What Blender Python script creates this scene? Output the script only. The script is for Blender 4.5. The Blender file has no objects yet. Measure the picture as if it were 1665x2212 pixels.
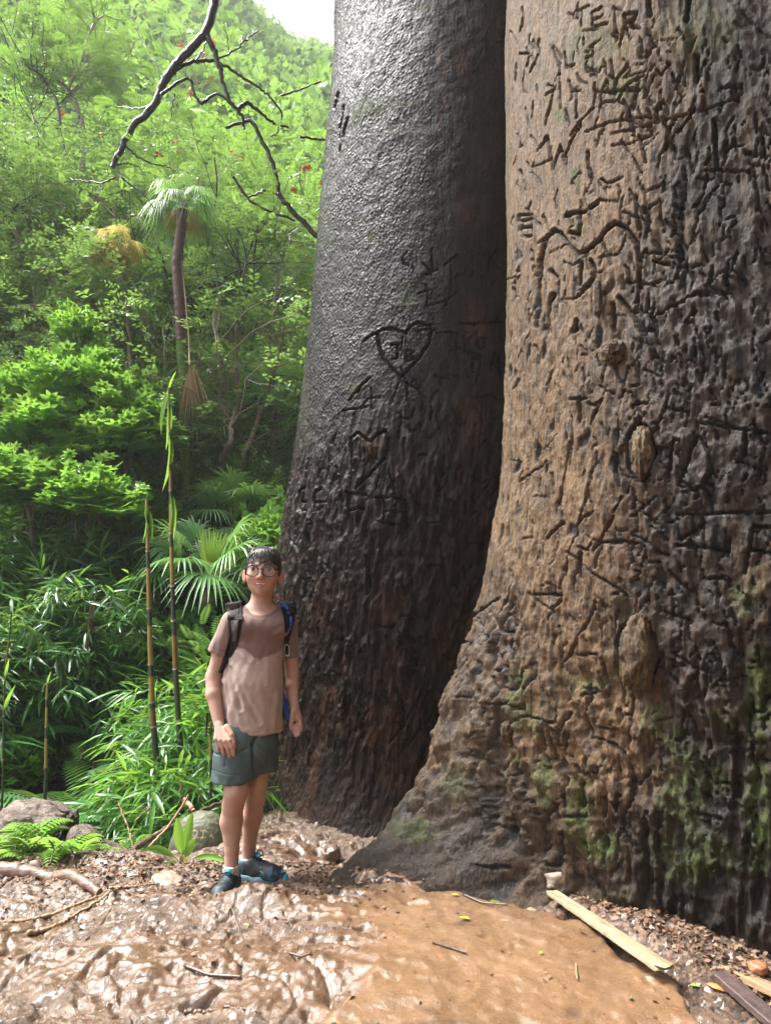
import bpy, math, random
import numpy as np
from mathutils import Vector, Matrix
R = math.radians
sc = bpy.context.scene
COL = sc.collection

# ------------------------------------------------------------ camera
CAMZ = 1.2
PITCH = R(8.2)
FD = 1536.0                      # focal length for a picture 1665 x 2212
cd = bpy.data.cameras.new('camera')
cd.sensor_fit = 'VERTICAL'; cd.sensor_height = 24.0; cd.lens = 24.0 * FD / 2212.0
cd.clip_start = 0.05; cd.clip_end = 800
cam = bpy.data.objects.new('camera', cd); COL.objects.link(cam)
cam.location = (0, 0, CAMZ); cam.rotation_euler = (R(90) + PITCH, 0, 0)
sc.camera = cam

# ------------------------------------------------------------ sky, sun, exposure
SUN_EL, SUN_AZ = R(60), R(-72)   # azimuth from +Y towards +X
w = bpy.data.worlds.new('World'); sc.world = w; w.use_nodes = True
nt = w.node_tree
sky = nt.nodes.new('ShaderNodeTexSky'); sky.sky_type = 'NISHITA'; sky.sun_disc = False
sky.sun_elevation = SUN_EL; sky.sun_rotation = SUN_AZ
sky.dust_density = 5.0; sky.air_density = 1.0; sky.ozone_density = 0.6
hs = nt.nodes.new('ShaderNodeHueSaturation'); hs.inputs['Saturation'].default_value = 0.45
nt.links.new(sky.outputs[0], hs.inputs['Color'])
nt.links.new(hs.outputs[0], nt.nodes['Background'].inputs[0])
nt.nodes['Background'].inputs[1].default_value = 0.15
sl = bpy.data.lights.new('sun', 'SUN'); sl.energy = 4.0; sl.angle = R(20); sl.color = (1, .975, .93)
sun = bpy.data.objects.new('sun', sl); COL.objects.link(sun)
sd = Vector((math.cos(SUN_EL) * math.sin(SUN_AZ), math.cos(SUN_EL) * math.cos(SUN_AZ), math.sin(SUN_EL)))
sun.rotation_euler = sd.to_track_quat('Z', 'Y').to_euler()
sc.view_settings.view_transform = 'Standard'; sc.view_settings.look = 'None'
sc.view_settings.exposure = 1.9; sc.view_settings.gamma = 1.0
sc.cycles.max_bounces = 7; sc.cycles.diffuse_bounces = 3; sc.cycles.glossy_bounces = 3
sc.cycles.transmission_bounces = 5; sc.cycles.transparent_max_bounces = 6; sc.cycles.volume_bounces = 1
sc.cycles.use_denoising = True
sc.cycles.sample_clamp_indirect = 6.0
sc.cycles.caustics_reflective = False; sc.cycles.caustics_refractive = False

# ------------------------------------------------------------ projection helpers
CP, SP = math.cos(PITCH), math.sin(PITCH)
def ray(u, v):
    x = (u - 832.5) / FD; t = (1106 - v) / FD
    return np.array([x, CP - t * SP, SP + t * CP])
def at(u, v, y):
    d = ray(u, v); k = y / d[1]
    return np.array([d[0] * k, y, CAMZ + d[2] * k])
def onz(u, v, z):
    d = ray(u, v); k = (z - CAMZ) / d[2]
    return np.array([d[0] * k, d[1] * k, z])
def proj(P):
    P = np.asarray(P, float); z = P[..., 2] - CAMZ
    dep = CP * P[..., 1] + SP * z; up = -SP * P[..., 1] + CP * z
    return 832.5 + FD * P[..., 0] / dep, 1106 - FD * up / dep

# ------------------------------------------------------------ noise
_rs = np.random.RandomState(7)
_perm = np.tile(_rs.permutation(256), 3).astype(np.int32)
_grad = _rs.normal(size=(256, 3)); _grad /= np.linalg.norm(_grad, axis=1)[:, None]
def pn(x, y, z=0.0, s=0):
    x, y, z = np.broadcast_arrays(np.asarray(x, float), np.asarray(y, float), np.asarray(z, float) + s * 17.31)
    xi, yi, zi = np.floor(x), np.floor(y), np.floor(z)
    fx, fy, fz = x - xi, y - yi, z - zi
    xi = xi.astype(np.int64) & 255; yi = yi.astype(np.int64) & 255; zi = zi.astype(np.int64) & 255
    ux, uy, uz = [f * f * f * (f * (f * 6 - 15) + 10) for f in (fx, fy, fz)]
    def g(a, b, c):
        h = _perm[_perm[_perm[(xi + a) & 255] + ((yi + b) & 255)] + ((zi + c) & 255)] & 255
        q = _grad[h]
        return q[..., 0] * (fx - a) + q[..., 1] * (fy - b) + q[..., 2] * (fz - c)
    l = lambda a, b, t: a + (b - a) * t
    return 1.6 * l(l(l(g(0,0,0), g(1,0,0), ux), l(g(0,1,0), g(1,1,0), ux), uy),
                   l(l(g(0,0,1), g(1,0,1), ux), l(g(0,1,1), g(1,1,1), ux), uy), uz)
def fbm(x, y, z=0.0, s=0, o=4, g=.5):
    r = 0; a = 1.0
    for i in range(o):
        r = r + a * pn(np.asarray(x) * 2**i, np.asarray(y) * 2**i, np.asarray(z) * 2**i, s + i); a *= g
    return r
def sst(a, b, x):
    t = np.clip((np.asarray(x, float) - a) / (b - a), 0, 1); return t * t * (3 - 2 * t)

# ------------------------------------------------------------ mesh helpers
def mesh_np(name, V, F, mat=None, parent=None, smooth=True, attrs=None, link=True):
    """V (n,3); F list of integer arrays (m,k)"""
    V = np.asarray(V, np.float32)
    F = [np.asarray(f, np.int32) for f in (F if isinstance(F, (list, tuple)) else [F]) if len(f)]
    me = bpy.data.meshes.new(name)
    me.vertices.add(len(V)); me.vertices.foreach_set('co', V.ravel())
    nl = sum(f.size for f in F); npol = sum(len(f) for f in F)
    me.loops.add(nl); me.loops.foreach_set('vertex_index', np.concatenate([f.ravel() for f in F]))
    me.polygons.add(npol)
    tot = np.concatenate([np.full(len(f), f.shape[1], np.int32) for f in F])
    st = np.concatenate([[0], np.cumsum(tot)[:-1]]).astype(np.int32)
    me.polygons.foreach_set('loop_start', st)
    me.polygons.foreach_set('use_smooth', np.full(npol, bool(smooth)))
    me.update(calc_edges=True); me.validate()
    for k, a in (attrs or {}).items():
        t = me.attributes.new(k, 'FLOAT', 'POINT'); t.data.foreach_set('value', np.asarray(a, np.float32))
    for m in (mat if isinstance(mat, (list, tuple)) else [mat]):
        if m: me.materials.append(m)
    o = bpy.data.objects.new(name, me)
    if link: COL.objects.link(o)
    if parent is not None: o.parent = parent
    return o
def tag(o, label=None, cat=None, group=None, kind=None):
    if label: o['label'] = label
    if cat: o['category'] = cat
    if group: o['group'] = group
    if kind: o['kind'] = kind
    return o
def empty(name, loc, label, cat, group=None, rz=0.0, s=1.0):
    o = bpy.data.objects.new(name, None); COL.objects.link(o)
    o.empty_display_size = .1
    o.location = [float(c) for c in loc]; o.rotation_euler = (0, 0, rz); o.scale = (s, s, s)
    return tag(o, label, cat, group)
def copy_tree(o, parent=None):
    c = o.copy(); COL.objects.link(c)
    if parent is not None: c.parent = parent
    for ch in o.children: copy_tree(ch, c)
    return c
def grid_faces(nu, nv, wrap=False):
    a = np.arange(nu * nv).reshape(nu, nv)
    if wrap: a = np.vstack([a, a[:1]])
    return np.stack([a[:-1, :-1], a[1:, :-1], a[1:, 1:], a[:-1, 1:]], -1).reshape(-1, 4)
class MB:
    """collects pieces of one mesh"""
    def __init__(s): s.V = []; s.F = {}; s.n = 0; s.A = []
    def add(s, V, F, a=0.0):
        V = np.asarray(V, float)
        for f in (F if isinstance(F, list) else [F]):
            f = np.asarray(f)
            if len(f): s.F.setdefault(f.shape[1], []).append(f + s.n)
        s.V.append(V); s.A.append(np.broadcast_to(np.asarray(a, float), (len(V),))); s.n += len(V)
    def tube(s, P, rad, sides=6, a=0.0, caps=True, flat=1.0):
        P = np.asarray(P, float); n = len(P)
        rad = np.broadcast_to(np.asarray(rad, float), (n,))
        T = np.gradient(P, axis=0); T /= np.linalg.norm(T, axis=1)[:, None] + 1e-9
        ref = np.array([0.13, 0.21, 1.0]) if abs(T[0][2]) < .9 else np.array([1.0, .1, 0.0])
        U = []; u = np.cross(T[0], ref); u /= np.linalg.norm(u)
        for i in range(n):
            u = u - T[i] * u.dot(T[i]); u /= np.linalg.norm(u) + 1e-9; U.append(u.copy())
        U = np.array(U); W = np.cross(T, U)
        th = np.arange(sides) / sides * 2 * math.pi
        V = P[None] + rad[None, :, None] * (np.cos(th)[:, None, None] * U[None] + flat * np.sin(th)[:, None, None] * W[None])
        F = [grid_faces(sides, n, True)]
        if caps and sides > 2:
            F.append(np.arange(sides)[None] * n); F.append((np.arange(sides)[::-1] * n + n - 1)[None])
        s.add(V.reshape(-1, 3), F, a)
    def box(s, c, h, M=None, a=0.0):
        q = np.array([[x, y, z] for x in (-1, 1) for y in (-1, 1) for z in (-1, 1)], float) * np.asarray(h)
        if M is not None: q = q @ np.asarray(M).T
        s.add(q + np.asarray(c), np.array([[0,1,3,2],[4,6,7,5],[0,4,5,1],[2,3,7,6],[0,2,6,4],[1,5,7,3]]), a)
    def build(s, name, mat=None, parent=None, smooth=True, link=True):
        return mesh_np(name, np.concatenate(s.V), [np.concatenate(f) for f in s.F.values()], mat, parent, smooth,
                       {'rnd': np.concatenate(s.A)}, link)
def stamp(mb, tv, tf, P, D, scale, rng, up=(0, 0, 1), roll=.5, a=None):
    """place template (x forward, z normal) at P along D, with random roll about D"""
    P = np.asarray(P, float); D = np.asarray(D, float); n = len(P)
    if n == 0: return
    D = D / (np.linalg.norm(D, axis=1)[:, None] + 1e-9)
    up = np.broadcast_to(np.asarray(up, float), (n, 3)) + rng.normal(size=(n, 3)) * roll
    Y = np.cross(up, D); Y /= np.linalg.norm(Y, axis=1)[:, None] + 1e-9
    Z = np.cross(D, Y)
    M = np.stack([D, Y, Z], -1) * np.broadcast_to(scale, (n,))[:, None, None]
    V = np.einsum('nij,kj->nki', M, tv) + P[:, None]
    k = len(tv)
    F = [(np.asarray(f)[None] + (np.arange(n) * k)[:, None, None]).reshape(-1, np.asarray(f).shape[1]) for f in tf]
    if a is None: a = rng.random(n)
    mb.add(V.reshape(-1, 3), F, np.repeat(np.broadcast_to(a, (n,)), k))

# ------------------------------------------------------------ materials
class NT:
    def __init__(s, name):
        s.m = bpy.data.materials.new(name); s.m.use_nodes = True; s.t = s.m.node_tree
        s.b = s.t.nodes['Principled BSDF']; s.out = s.t.nodes['Material Output']
        s.geo = None
    def n(s, typ, **kw):
        nd = s.t.nodes.new('ShaderNode' + typ)
        for k, v in kw.items():
            if k in nd.inputs and not hasattr(nd, k): nd.inputs[k].default_value = v
            elif hasattr(nd, k): setattr(nd, k, v)
            else: nd.inputs[k].default_value = v
        return nd
    def l(s, a, b): s.t.links.new(a, b)
    def coord(s, scale=(1, 1, 1), kind='Object'):
        tc = s.n('TexCoord'); mp = s.n('Mapping'); mp.inputs['Scale'].default_value = scale
        s.l(tc.outputs[kind], mp.inputs['Vector']); return mp.outputs[0]
    def noise(s, vec, scale, detail=4, rough=.55, dist=0.0):
        nd = s.n('TexNoise'); nd.inputs['Scale'].default_value = scale; nd.inputs['Detail'].default_value = detail
        nd.inputs['Roughness'].default_value = rough; nd.inputs['Distortion'].default_value = dist
        if vec is not None: s.l(vec, nd.inputs['Vector'])
        return nd.outputs['Fac']
    def vor(s, vec, scale, feat='F1', out='Distance', rnd=1.0):
        nd = s.n('TexVoronoi'); nd.feature = feat; nd.inputs['Scale'].default_value = scale
        nd.inputs['Randomness'].default_value = rnd
        if vec is not None: s.l(vec, nd.inputs['Vector'])
        return nd.outputs[out]
    def ramp(s, fac, stops, interp='LINEAR'):
        nd = s.n('ValToRGB'); cr = nd.color_ramp; cr.interpolation = interp
        while len(cr.elements) < len(stops): cr.elements.new(.5)
        for e, (p, c) in zip(cr.elements, stops):
            e.position = p; e.color = (c, c, c, 1) if isinstance(c, (int, float)) else (*c, 1)
        s.l(fac, nd.inputs[0]); return nd.outputs[0]
    def mix(s, fac, a, b, typ='MIX'):
        nd = s.n('Mix'); nd.data_type = 'RGBA'; nd.blend_type = typ
        for v, i in ((fac, 0), (a, 6), (b, 7)):
            if isinstance(v, (int, float)): nd.inputs[i].default_value = v if i == 0 else (v, v, v, 1)
            elif isinstance(v, tuple): nd.inputs[i].default_value = (*v, 1)
            else: s.l(v, nd.inputs[i])
        return nd.outputs[2]
    def math(s, op, a, b=0.0, c=None, clamp=False):
        nd = s.n('Math'); nd.operation = op; nd.use_clamp = clamp
        for v, i in ((a, 0), (b, 1), (c, 2)):
            if v is None: continue
            if isinstance(v, (int, float)): nd.inputs[i].default_value = v
            else: s.l(v, nd.inputs[i])
        return nd.outputs[0]
    def attr(s, name):
        nd = s.n('Attribute'); nd.attribute_name = name; return nd.outputs['Fac']
    def objrnd(s): return s.n('ObjectInfo').outputs['Random']
    def bump(s, h, strength=.5, dist=.01, prev=None):
        nd = s.n('Bump'); nd.inputs['Strength'].default_value = strength; nd.inputs['Distance'].default_value = dist
        s.l(h, nd.inputs['Height'])
        if prev is not None: s.l(prev, nd.inputs['Normal'])
        return nd.outputs[0]
    def set(s, **kw):
        names = dict(col='Base Color', rough='Roughness', spec='Specular IOR Level', coat='Coat Weight', coatr='Coat Roughness',
                     nrm='Normal', metal='Metallic', sss='Subsurface Weight', trans='Transmission Weight', ior='IOR', alpha='Alpha', sheen='Sheen Weight')
        for k, v in kw.items():
            i = s.b.inputs[names[k]]
            if isinstance(v, (int, float)) and k == 'col': i.default_value = (v, v, v, 1)
            elif isinstance(v, (int, float)): i.default_value = v
            elif isinstance(v, tuple): i.default_value = (*v, 1)
            else: s.l(v, i)
        return s.m
def simple(name, col, rough=.6, nscale=0, var=.25, bump=0, bdist=.003, spec=.5, coat=0, metal=0):
    s = NT(name)
    if nscale:
        v = s.coord(); f = s.noise(v, nscale, 5)
        c = s.mix(f, tuple(x * (1 - var * 1.6) for x in col), tuple(min(1, x * (1 + var * 1.6)) for x in col))
        s.set(col=c)
        if bump: s.set(nrm=s.bump(f, bump, bdist))
    else: s.set(col=tuple(col))
    return s.set(rough=rough, spec=spec, coat=coat, metal=metal)
# ============================================================ TERRAIN
def axis(lo, hi, d, far_lo, far_hi, g=1.16):
    c = np.arange(lo, hi + d / 2, d); a = []; s = d; x = lo
    while x > far_lo: s *= g; x -= min(s, 6); a.append(x)
    b = []; s = d; x = c[-1]
    while x < far_hi: s *= g; x += min(s, 6); b.append(x)
    return np.array(a[::-1] + list(c) + b)
def ridge_y(x):      # where the bank drops into the gully
    return 3.72 + .9 * sst(-1.25, -.55, x) + .05 * np.sin(x * 4)
def gz_base(x, y):
    x = np.asarray(x, float); y = np.asarray(y, float)
    yr = ridge_y(x)
    t = y - yr - .9 * sst(.3, 1.2, x)
    z = -.36 * sst(0, .8, t) + np.interp(y + .5 * pn(x * .5, y * .5, 0, 78) * sst(.6, 2, t), [5.2, 6.3, 7, 8, 10, 13, 20, 26], [0, .30, .9, 1.7, 2.7, 4.6, 8.6, 8.8])
    z = z + .085 * np.exp(-((y - 3.06) / .13) ** 2) * np.exp(-((x + .50) / .36) ** 2)     # hump in front of the shoes
    z = z - .055 * np.exp(-((y - 3.42) / .17) ** 2) * np.exp(-((x + .66) / .18) ** 2) - .035 * np.exp(-((y - 3.58) / .12) ** 2) * np.exp(-((x + .55) / .16) ** 2)
    z = z + .05 * np.exp(-((y - 2.55) / .5) ** 2) * np.exp(-((x + .1) / .9) ** 2)
    z = z - .10 * np.exp(-((x + .12) / .33) ** 2) * np.exp(-((y - 4.0) / .36) ** 2)       # low wet spot
    z = z + .075 * np.exp(-((np.hypot(x - 2.15, y - 3.7) - 1.43) / .2) ** 2) * sst(.15, .5, x) * (y < 4) - .03 * sst(4.0, 4.4, y)
    tt_ = np.clip((x + .02) / .75, 0, 1); z = z + .085 * np.exp(-((x + .02 - tt_ * .75) ** 2 / .02 + (y - 3.40 + .06 * tt_) ** 2 / .020))
    z = z + .07 * np.exp(-((x + .86) / .17) ** 2) * np.exp(-((y - 4.25) / .35) ** 2)
    z = z + 1.1 * np.clip(-1.2 - y, 0, 12) * sst(-9, -2, x) + .8 * np.clip(x - 4.5, 0, 14)  # unseen slopes behind the camera and at right, raised to block sky fill
    return z
def slab_top(u): return np.interp(u, [740, 800, 859, 941, 1079, 1134, 1217, 1272, 1354, 1547, 1700], [1930, 1905, 1892, 1930, 1955, 1966, 1990, 2014, 2083, 2212, 2320])
def slab_mask(u, v):   # smooth orange rock, right of centre
    a = (u - (735 - (v - 1930) * .28)) / 130
    c = (v - slab_top(u)) / 14
    return sst(0, 1, a) * sst(0, 1, c)
def gz(x, y, full=False):
    x = np.asarray(x, float); y = np.asarray(y, float)
    z = gz_base(x, y)
    near = np.exp(-np.clip(y - 5, 0, None) / 2) * (y > 0) * np.exp(-np.clip(abs(x) - 3, 0, None))
    u, v = proj(np.stack([x, np.maximum(y, .6), z], -1))
    wob = pn(x * 5, y * 5, 0, 3)
    wob2 = pn(x * 16, y * 16, 0, 4)
    m = slab_mask(u + wob * 110 + wob2 * 40, v + wob * 16 + wob2 * 8)
    warp = pn(x * 2.2, y * 2.2, 0, 9) * .25
    rough = .040 * fbm(x * 2.3 + warp, y * 2.6, 0, 1, 4) + .016 * np.abs(fbm(x * 4 + warp * 3, y * 5, 0, 21, 3)) + .012 * np.abs(fbm(x * 26 + warp * 6, y * 34, 0, 25, 3, .6)) \
        + .013 * np.abs(fbm(x * 13 + warp * 4, y * 17, 0, 5, 4, .65)) - .006 * sst(.55, .9, 1 - np.abs(pn(x * 9 + warp * 5, y * 12, 0, 44)) * 2)
    sm = sst(-.25, .25, fbm(x * 1.3 + 4, y * 2.0, 0, 47, 3))
    rough = rough - (.08 + .45 * sm) * (.012 * np.abs(fbm(x * 26 + warp * 6, y * 34, 0, 25, 3, .6)) + .013 * np.abs(fbm(x * 13 + warp * 4, y * 17, 0, 5, 4, .65)))
    pit = -.045 * sst(.42, .75, pn(x * 6.5, y * 6.5, 0, 33)) - .02 * sst(.35, .6, pn(x * 15, y * 15, 0, 36))
    crack = -.02 * sst(.93, 1.0, 1 - np.abs(pn(x * 3.5 + warp * 3, y * 5, 0, 41)))
    fine = .0038 * fbm(x * 75, y * 60, 0, 8, 3, .6)
    slab = .03 + .020 * fbm(x * 3, y * 3, 0, 50, 4) + .006 * fbm(x * 11 + warp, y * 13, 0, 51, 3) + .004 * sst(.3, .7, pn(x * 22, y * 22, 0, 55)) - .012 * sst(.5, .7, pn(x * 9, y * 9, 0, 57)) + .0008 * pn(x * 70, y * 70, 0, 58)
    z = z + near * ((1 - m) * ((1 - .75 * np.exp(-((x + .62) / .26) ** 2 - ((y - 3.45) / .24) ** 2)) * (rough + pit + crack) + fine) + m * slab)
    z = z + (1 - near) * .12 * fbm(x * .8, y * .8, 0, 70, 3)
    if full: return z, m, u, v, rough + pit + crack, sm
    return z
xs = axis(-2.3, 2.0, .0085, -70, 70); ys = axis(1.75, 4.35, .0085, -14, 90)
GX, GY = np.meshgrid(xs, ys, indexing='ij')
GZ, gm, gu, gv, grel, gsm = gz(GX, GY, True)
litter = sst(1865, 1885, gv) * 0 + (1 - sst(1920, 1990, gv + (gu - 300) * .05)) * (1 - sst(560, 700, gu)) * (GY < 5) + \
    sst(-8, 14, slab_top(gu) - gv) * sst(850, 930, gu) * (GY < 4)
wet = np.exp(-((GX + .1) / .5) ** 2 - ((GY - 4.0) / .35) ** 2)

s = NT('wet_mud')
v_ = s.coord()
n1 = s.noise(v_, 2.2, 6, .6); n2 = s.noise(v_, 14, 5, .65); n3 = s.noise(v_, 70, 4, .6)
c = s.ramp(n2, [(.22, (.034, .021, .013)), (.45, (.105, .064, .039)), (.75, (.20, .134, .092))])
c = s.mix(s.math('MULTIPLY', s.attr('sm'), .75), c, (.115, .066, .038))
slabc = s.ramp(n1, [(.3, (.135, .076, .040)), (.7, (.225, .132, .070))])
slabc = s.mix(s.ramp(n2, [(.55, 0.0), (.72, .7)]), slabc, (.22, .12, .06))
slabc = s.mix(s.ramp(s.vor(v_, 9, 'F1'), [(.06, .6), (.12, 0.0)]), slabc, (.36, .14, .06))
c = s.mix(s.attr('slab'), c, slabc)
lit = s.ramp(s.vor(v_, 75, 'F1', 'Color'), [(.2, (.035, .02, .013)), (.5, (.10, .06, .038)), (.9, (.20, .125, .08))])
c = s.mix(s.attr('litter'), c, lit)
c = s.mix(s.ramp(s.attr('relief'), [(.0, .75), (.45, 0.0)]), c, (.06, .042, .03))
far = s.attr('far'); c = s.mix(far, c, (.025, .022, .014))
rg = s.ramp(s.noise(v_, 8, 5, .7), [(.35, .12), (.65, .42)])
rg = s.mix(far, rg, .8); rg = s.mix(s.math('MULTIPLY', s.attr('litter'), .5), rg, .6)
b1 = s.bump(n3, .35, .004); b2 = s.bump(s.noise(v_, 19, 6, .72, 1.2), .8, .040, b1); b2n = b2.node; s.l(s.math('SUBTRACT', .72, s.math('MULTIPLY', s.math('MAXIMUM', s.attr('sm'), s.attr('slab')), .42)), b2n.inputs['Strength'])
s.set(col=c, rough=rg, spec=s.math('SUBTRACT', .5, s.math('MULTIPLY', far, .45)), nrm=b2, coat=s.math('MULTIPLY', s.math('SUBTRACT', 1.0, far), .22), coatr=.12)
MUD = s.m
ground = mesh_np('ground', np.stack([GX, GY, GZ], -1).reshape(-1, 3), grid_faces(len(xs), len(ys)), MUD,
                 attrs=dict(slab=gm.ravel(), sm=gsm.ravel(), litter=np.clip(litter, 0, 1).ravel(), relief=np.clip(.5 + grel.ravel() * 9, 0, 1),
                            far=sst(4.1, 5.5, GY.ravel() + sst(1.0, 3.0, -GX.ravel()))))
tag(ground, kind='structure')
GZI = GZ
def ground_z(x, y):
    return float(gz(np.array([x]), np.array([y]))[0])

# hill across the valley
HRT = [(-2.5, .8), (-1.2, 1.05), (-.56, 1.25), (-.40, 1.16), (-.27, .985), (-.20, .915), (-.15, .875), (-.09, .855), (.1, .80), (.5, .62), (1.2, .5)]
def hill_z(x, y):
    x = np.asarray(x, float); y = np.asarray(y, float)
    q = x / np.maximum(y, 1)
    rt = np.interp(q, [a for a, b in HRT], [b for a, b in HRT])
    top = 78 * rt
    t = np.clip((y - 19) / 59, 0, 1)
    z = (top - 7.5) * (t ** .88) + 7.5
    z = z + np.sin(t * 3.1) * 3.2 * pn(x * .06, y * .05, 0, 80) + t * (1 - .6 * sst(.8, 1, t)) * 3 * pn(x * .12, y * .1, 0, 81)
    z = z - np.clip(y - 80, 0, None) * .8
    return z
hx = np.linspace(-110, 110, 130); hy = np.linspace(19.0, 110, 90)
HX, HY = np.meshgrid(hx, hy, indexing='ij')
hill = mesh_np('hillside', np.stack([HX, HY, hill_z(HX, HY)], -1).reshape(-1, 3), grid_faces(130, 90),
               simple('hill_soil', (.03, .05, .018), .9, .5))
tag(hill, kind='structure')

# ============================================================ CARVED GIANT TREES
def S(o, k, pl, wd):     # strokes read in an enlarged crop -> 1665-wide picture coordinates
    return [([((o[0] + x / k) * .576, (o[1] + y / k) * .576) for x, y in p], (wd if not isinstance(p[0], float) else wd)) for p in pl]
Z6 = ((1000, 900), 1.665); Z7 = ((1850, 0), 1.58); Z8 = ((1850, 1400), 1.58); Z2 = ((1300, 2700), 1.0465); Z3 = ((1100, 0), 1.959)
L_ST = []
L_ST += S(*Z6, [[(690,580),(730,560),(790,553),(830,570),(870,590),(900,545),(950,520),(1000,535),(1030,575),(1020,640),(970,720),(910,790),(840,860),(780,800),(730,740),(700,660),(690,580)],
    [(610,635),(650,600),(690,580)], [(650,860),(600,910),(560,950),(515,1000)],
    [(545,1430),(535,1330),(530,1240),(575,1205),(620,1240),(660,1265),(700,1210),(745,1195),(770,1240),(760,1310),(740,1370),(680,1430),(600,1500)],
    [(505,1580),(560,1588),(620,1590)], [(515,1590),(515,1740)], [(515,1690),(610,1675)], [(690,1610),(780,1612),(870,1625)]], 15)
L_ST += S(*Z6, [[(235,1545),(212,1575),(205,1640),(212,1688),(240,1690),(248,1640),(222,1635)], [(342,1550),(310,1570),(300,1640),(310,1690),(335,1690),(340,1640)], [(312,1640),(372,1636)],
    [(780,655),(850,650)], [(820,655),(820,740),(790,748)], [(875,690),(875,760)], [(880,692),(925,700),(885,728),(930,742),(880,760)], [(600,1500),(560,1560)]], 11)
L_ST += S(*Z6, [[(590,1290),(590,1390)], [(615,1300),(615,1380)], [(640,1310),(640,1390)], [(667,1270),(665,1400)], [(690,1300),(690,1370)], [(740,1620),(740,1780)], [(870,1625),(880,1780)], [(740,1700),(870,1700)],
    [(660,930),(660,1060)], [(600,1060),(640,990),(720,985)], [(470,1065),(640,1045)], [(700,600),(720,690),(760,780)],
    [(740,1300),(700,1500),(690,1560)], [(590,940),(570,960)], [(430,1210),(400,1260),(420,1290)], [(385,1300),(390,1500)],
    [(1390,70),(1390,200)], [(1435,60),(1400,125),(1450,190)], [(880,80),(850,110),(855,150),(890,160)], [(1035,60),(1035,200)], [(1150,150),(1155,300)],
    [(1060,580),(1190,580)], [(1190,580),(1190,690)], [(1230,600),(1232,700)], [(1280,600),(1236,650),(1280,700)],
    [(1340,605),(1310,635),(1330,675),(1370,660),(1365,615),(1340,605)], [(1462,560),(1466,640)], [(1290,800),(1290,745),(1330,740),(1335,800)],
    [(1400,810),(1432,690),(1475,830)], [(1410,775),(1465,772)], [(1200,525),(1330,520),(1475,512)], [(1460,700),(1462,870)],
    [(880,890),(880,980)], [(840,870),(790,1000)], [(850,880),(930,930),(990,990)], [(920,860),(905,905)], [(922,862),(945,910)], [(960,870),(960,900)], [(830,1080),(850,1120),(900,1120),(925,1060)],
    [(1330,1300),(1370,1250),(1420,1300),(1400,1360)], [(1450,1480),(1440,1560),(1380,1600)], [(1270,1480),(1350,1520),(1450,1470)], [(1350,1640),(1390,1690),(1430,1640)],
    [(890,1560),(930,1640),(980,1700)], [(1060,1600),(1070,1700),(1120,1760)], [(1190,1780),(1180,1900)], [(1240,1640),(1250,1700)], [(1380,1560),(1400,1640)],
    [(700,1760),(860,1790)], [(1250,1890),(1370,1890)], [(780,2100),(800,2130),(790,2160)], [(1100,1540),(1060,1580)], [(770,1450),(800,1580)],
    [(1120,840),(1190,850)], [(1300,980),(1400,970)], [(1340,990),(1345,1060)], [(1410,960),(1450,1010),(1490,990)], [(1190,1050),(1220,1100),(1180,1140)]], 7)
L_ST += S((1000,2200), 1.665, [[(620,650),(625,690)], [(660,655),(662,700)], [(625,672),(660,670)], [(720,680),(740,650),(775,680),(760,740),(725,720),(720,680)], [(860,780),(850,860)],
    [(880,650),(870,700),(905,690)], [(960,830),(975,900)], [(990,860),(1010,900)], [(900,780),(850,880)], [(400,520),(500,600),(495,800)], [(830,180),(1000,195)], [(680,240),(760,260),(800,240)],
    [(500,700),(480,800),(520,810)], [(640,770),(600,840)], [(820,760),(860,790)]], 7)
L_ST += S(*Z3, [[(372,780),(355,880),(345,980),(350,1110)], [(405,870),(378,960),(372,1000)], [(330,690),(300,800)]], 13)
R_ST = []
R_ST += S(*Z7, [[(500,70),(575,40)], [(530,60),(530,160)], [(598,80),(600,170)], [(590,90),(650,50)], [(600,130),(660,100)], [(600,170),(690,150)], [(720,50),(728,150)], [(720,55),(765,65)],
    [(190,50),(190,110),(170,190)], [(240,240),(268,310),(275,230)], [(270,310),(250,370),(220,430)], [(350,290),(395,400),(395,520),(398,640)], [(425,310),(440,405),(490,385)],
    [(555,350),(600,330),(605,270)], [(500,440),(520,480),(560,500)], [(560,430),(620,425)], [(555,390),(620,460)], [(600,390),(590,460)], [(705,360),(712,470)], [(740,190),(740,240),(715,210),(740,190)], [(540,230),(545,270)],
    [(320,500),(352,510),(345,590),(300,740)], [(452,480),(475,545),(525,540)], [(492,530),(498,700)], [(612,500),(600,640),(500,740),(455,800)], [(640,560),(640,645)], [(640,570),(680,480),(690,560)], [(640,610),(720,605)],
    [(735,600),(770,530),(820,480),(890,450)], [(735,600),(770,615)], [(860,480),(830,645)], [(800,540),(870,530)], [(950,440),(890,580)], [(965,410),(985,440),(1040,370)], [(900,300),(905,360)],
    [(430,650),(450,740)], [(120,190),(150,260)], [(165,320),(215,320),(200,400)], [(140,380),(135,480)], [(190,640),(210,760)], [(235,600),(225,700)],
    [(190,960),(230,1030),(270,1090)], [(165,1010),(185,1130)], [(640,1060),(670,1090),(760,1050)], [(920,650),(930,790)], [(1060,600),(1065,740)], [(980,520),(985,640)], [(1000,640),(1030,780)],
    [(780,680),(870,750)], [(620,1180),(670,1190)], [(310,560),(370,520)]], 10)
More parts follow.
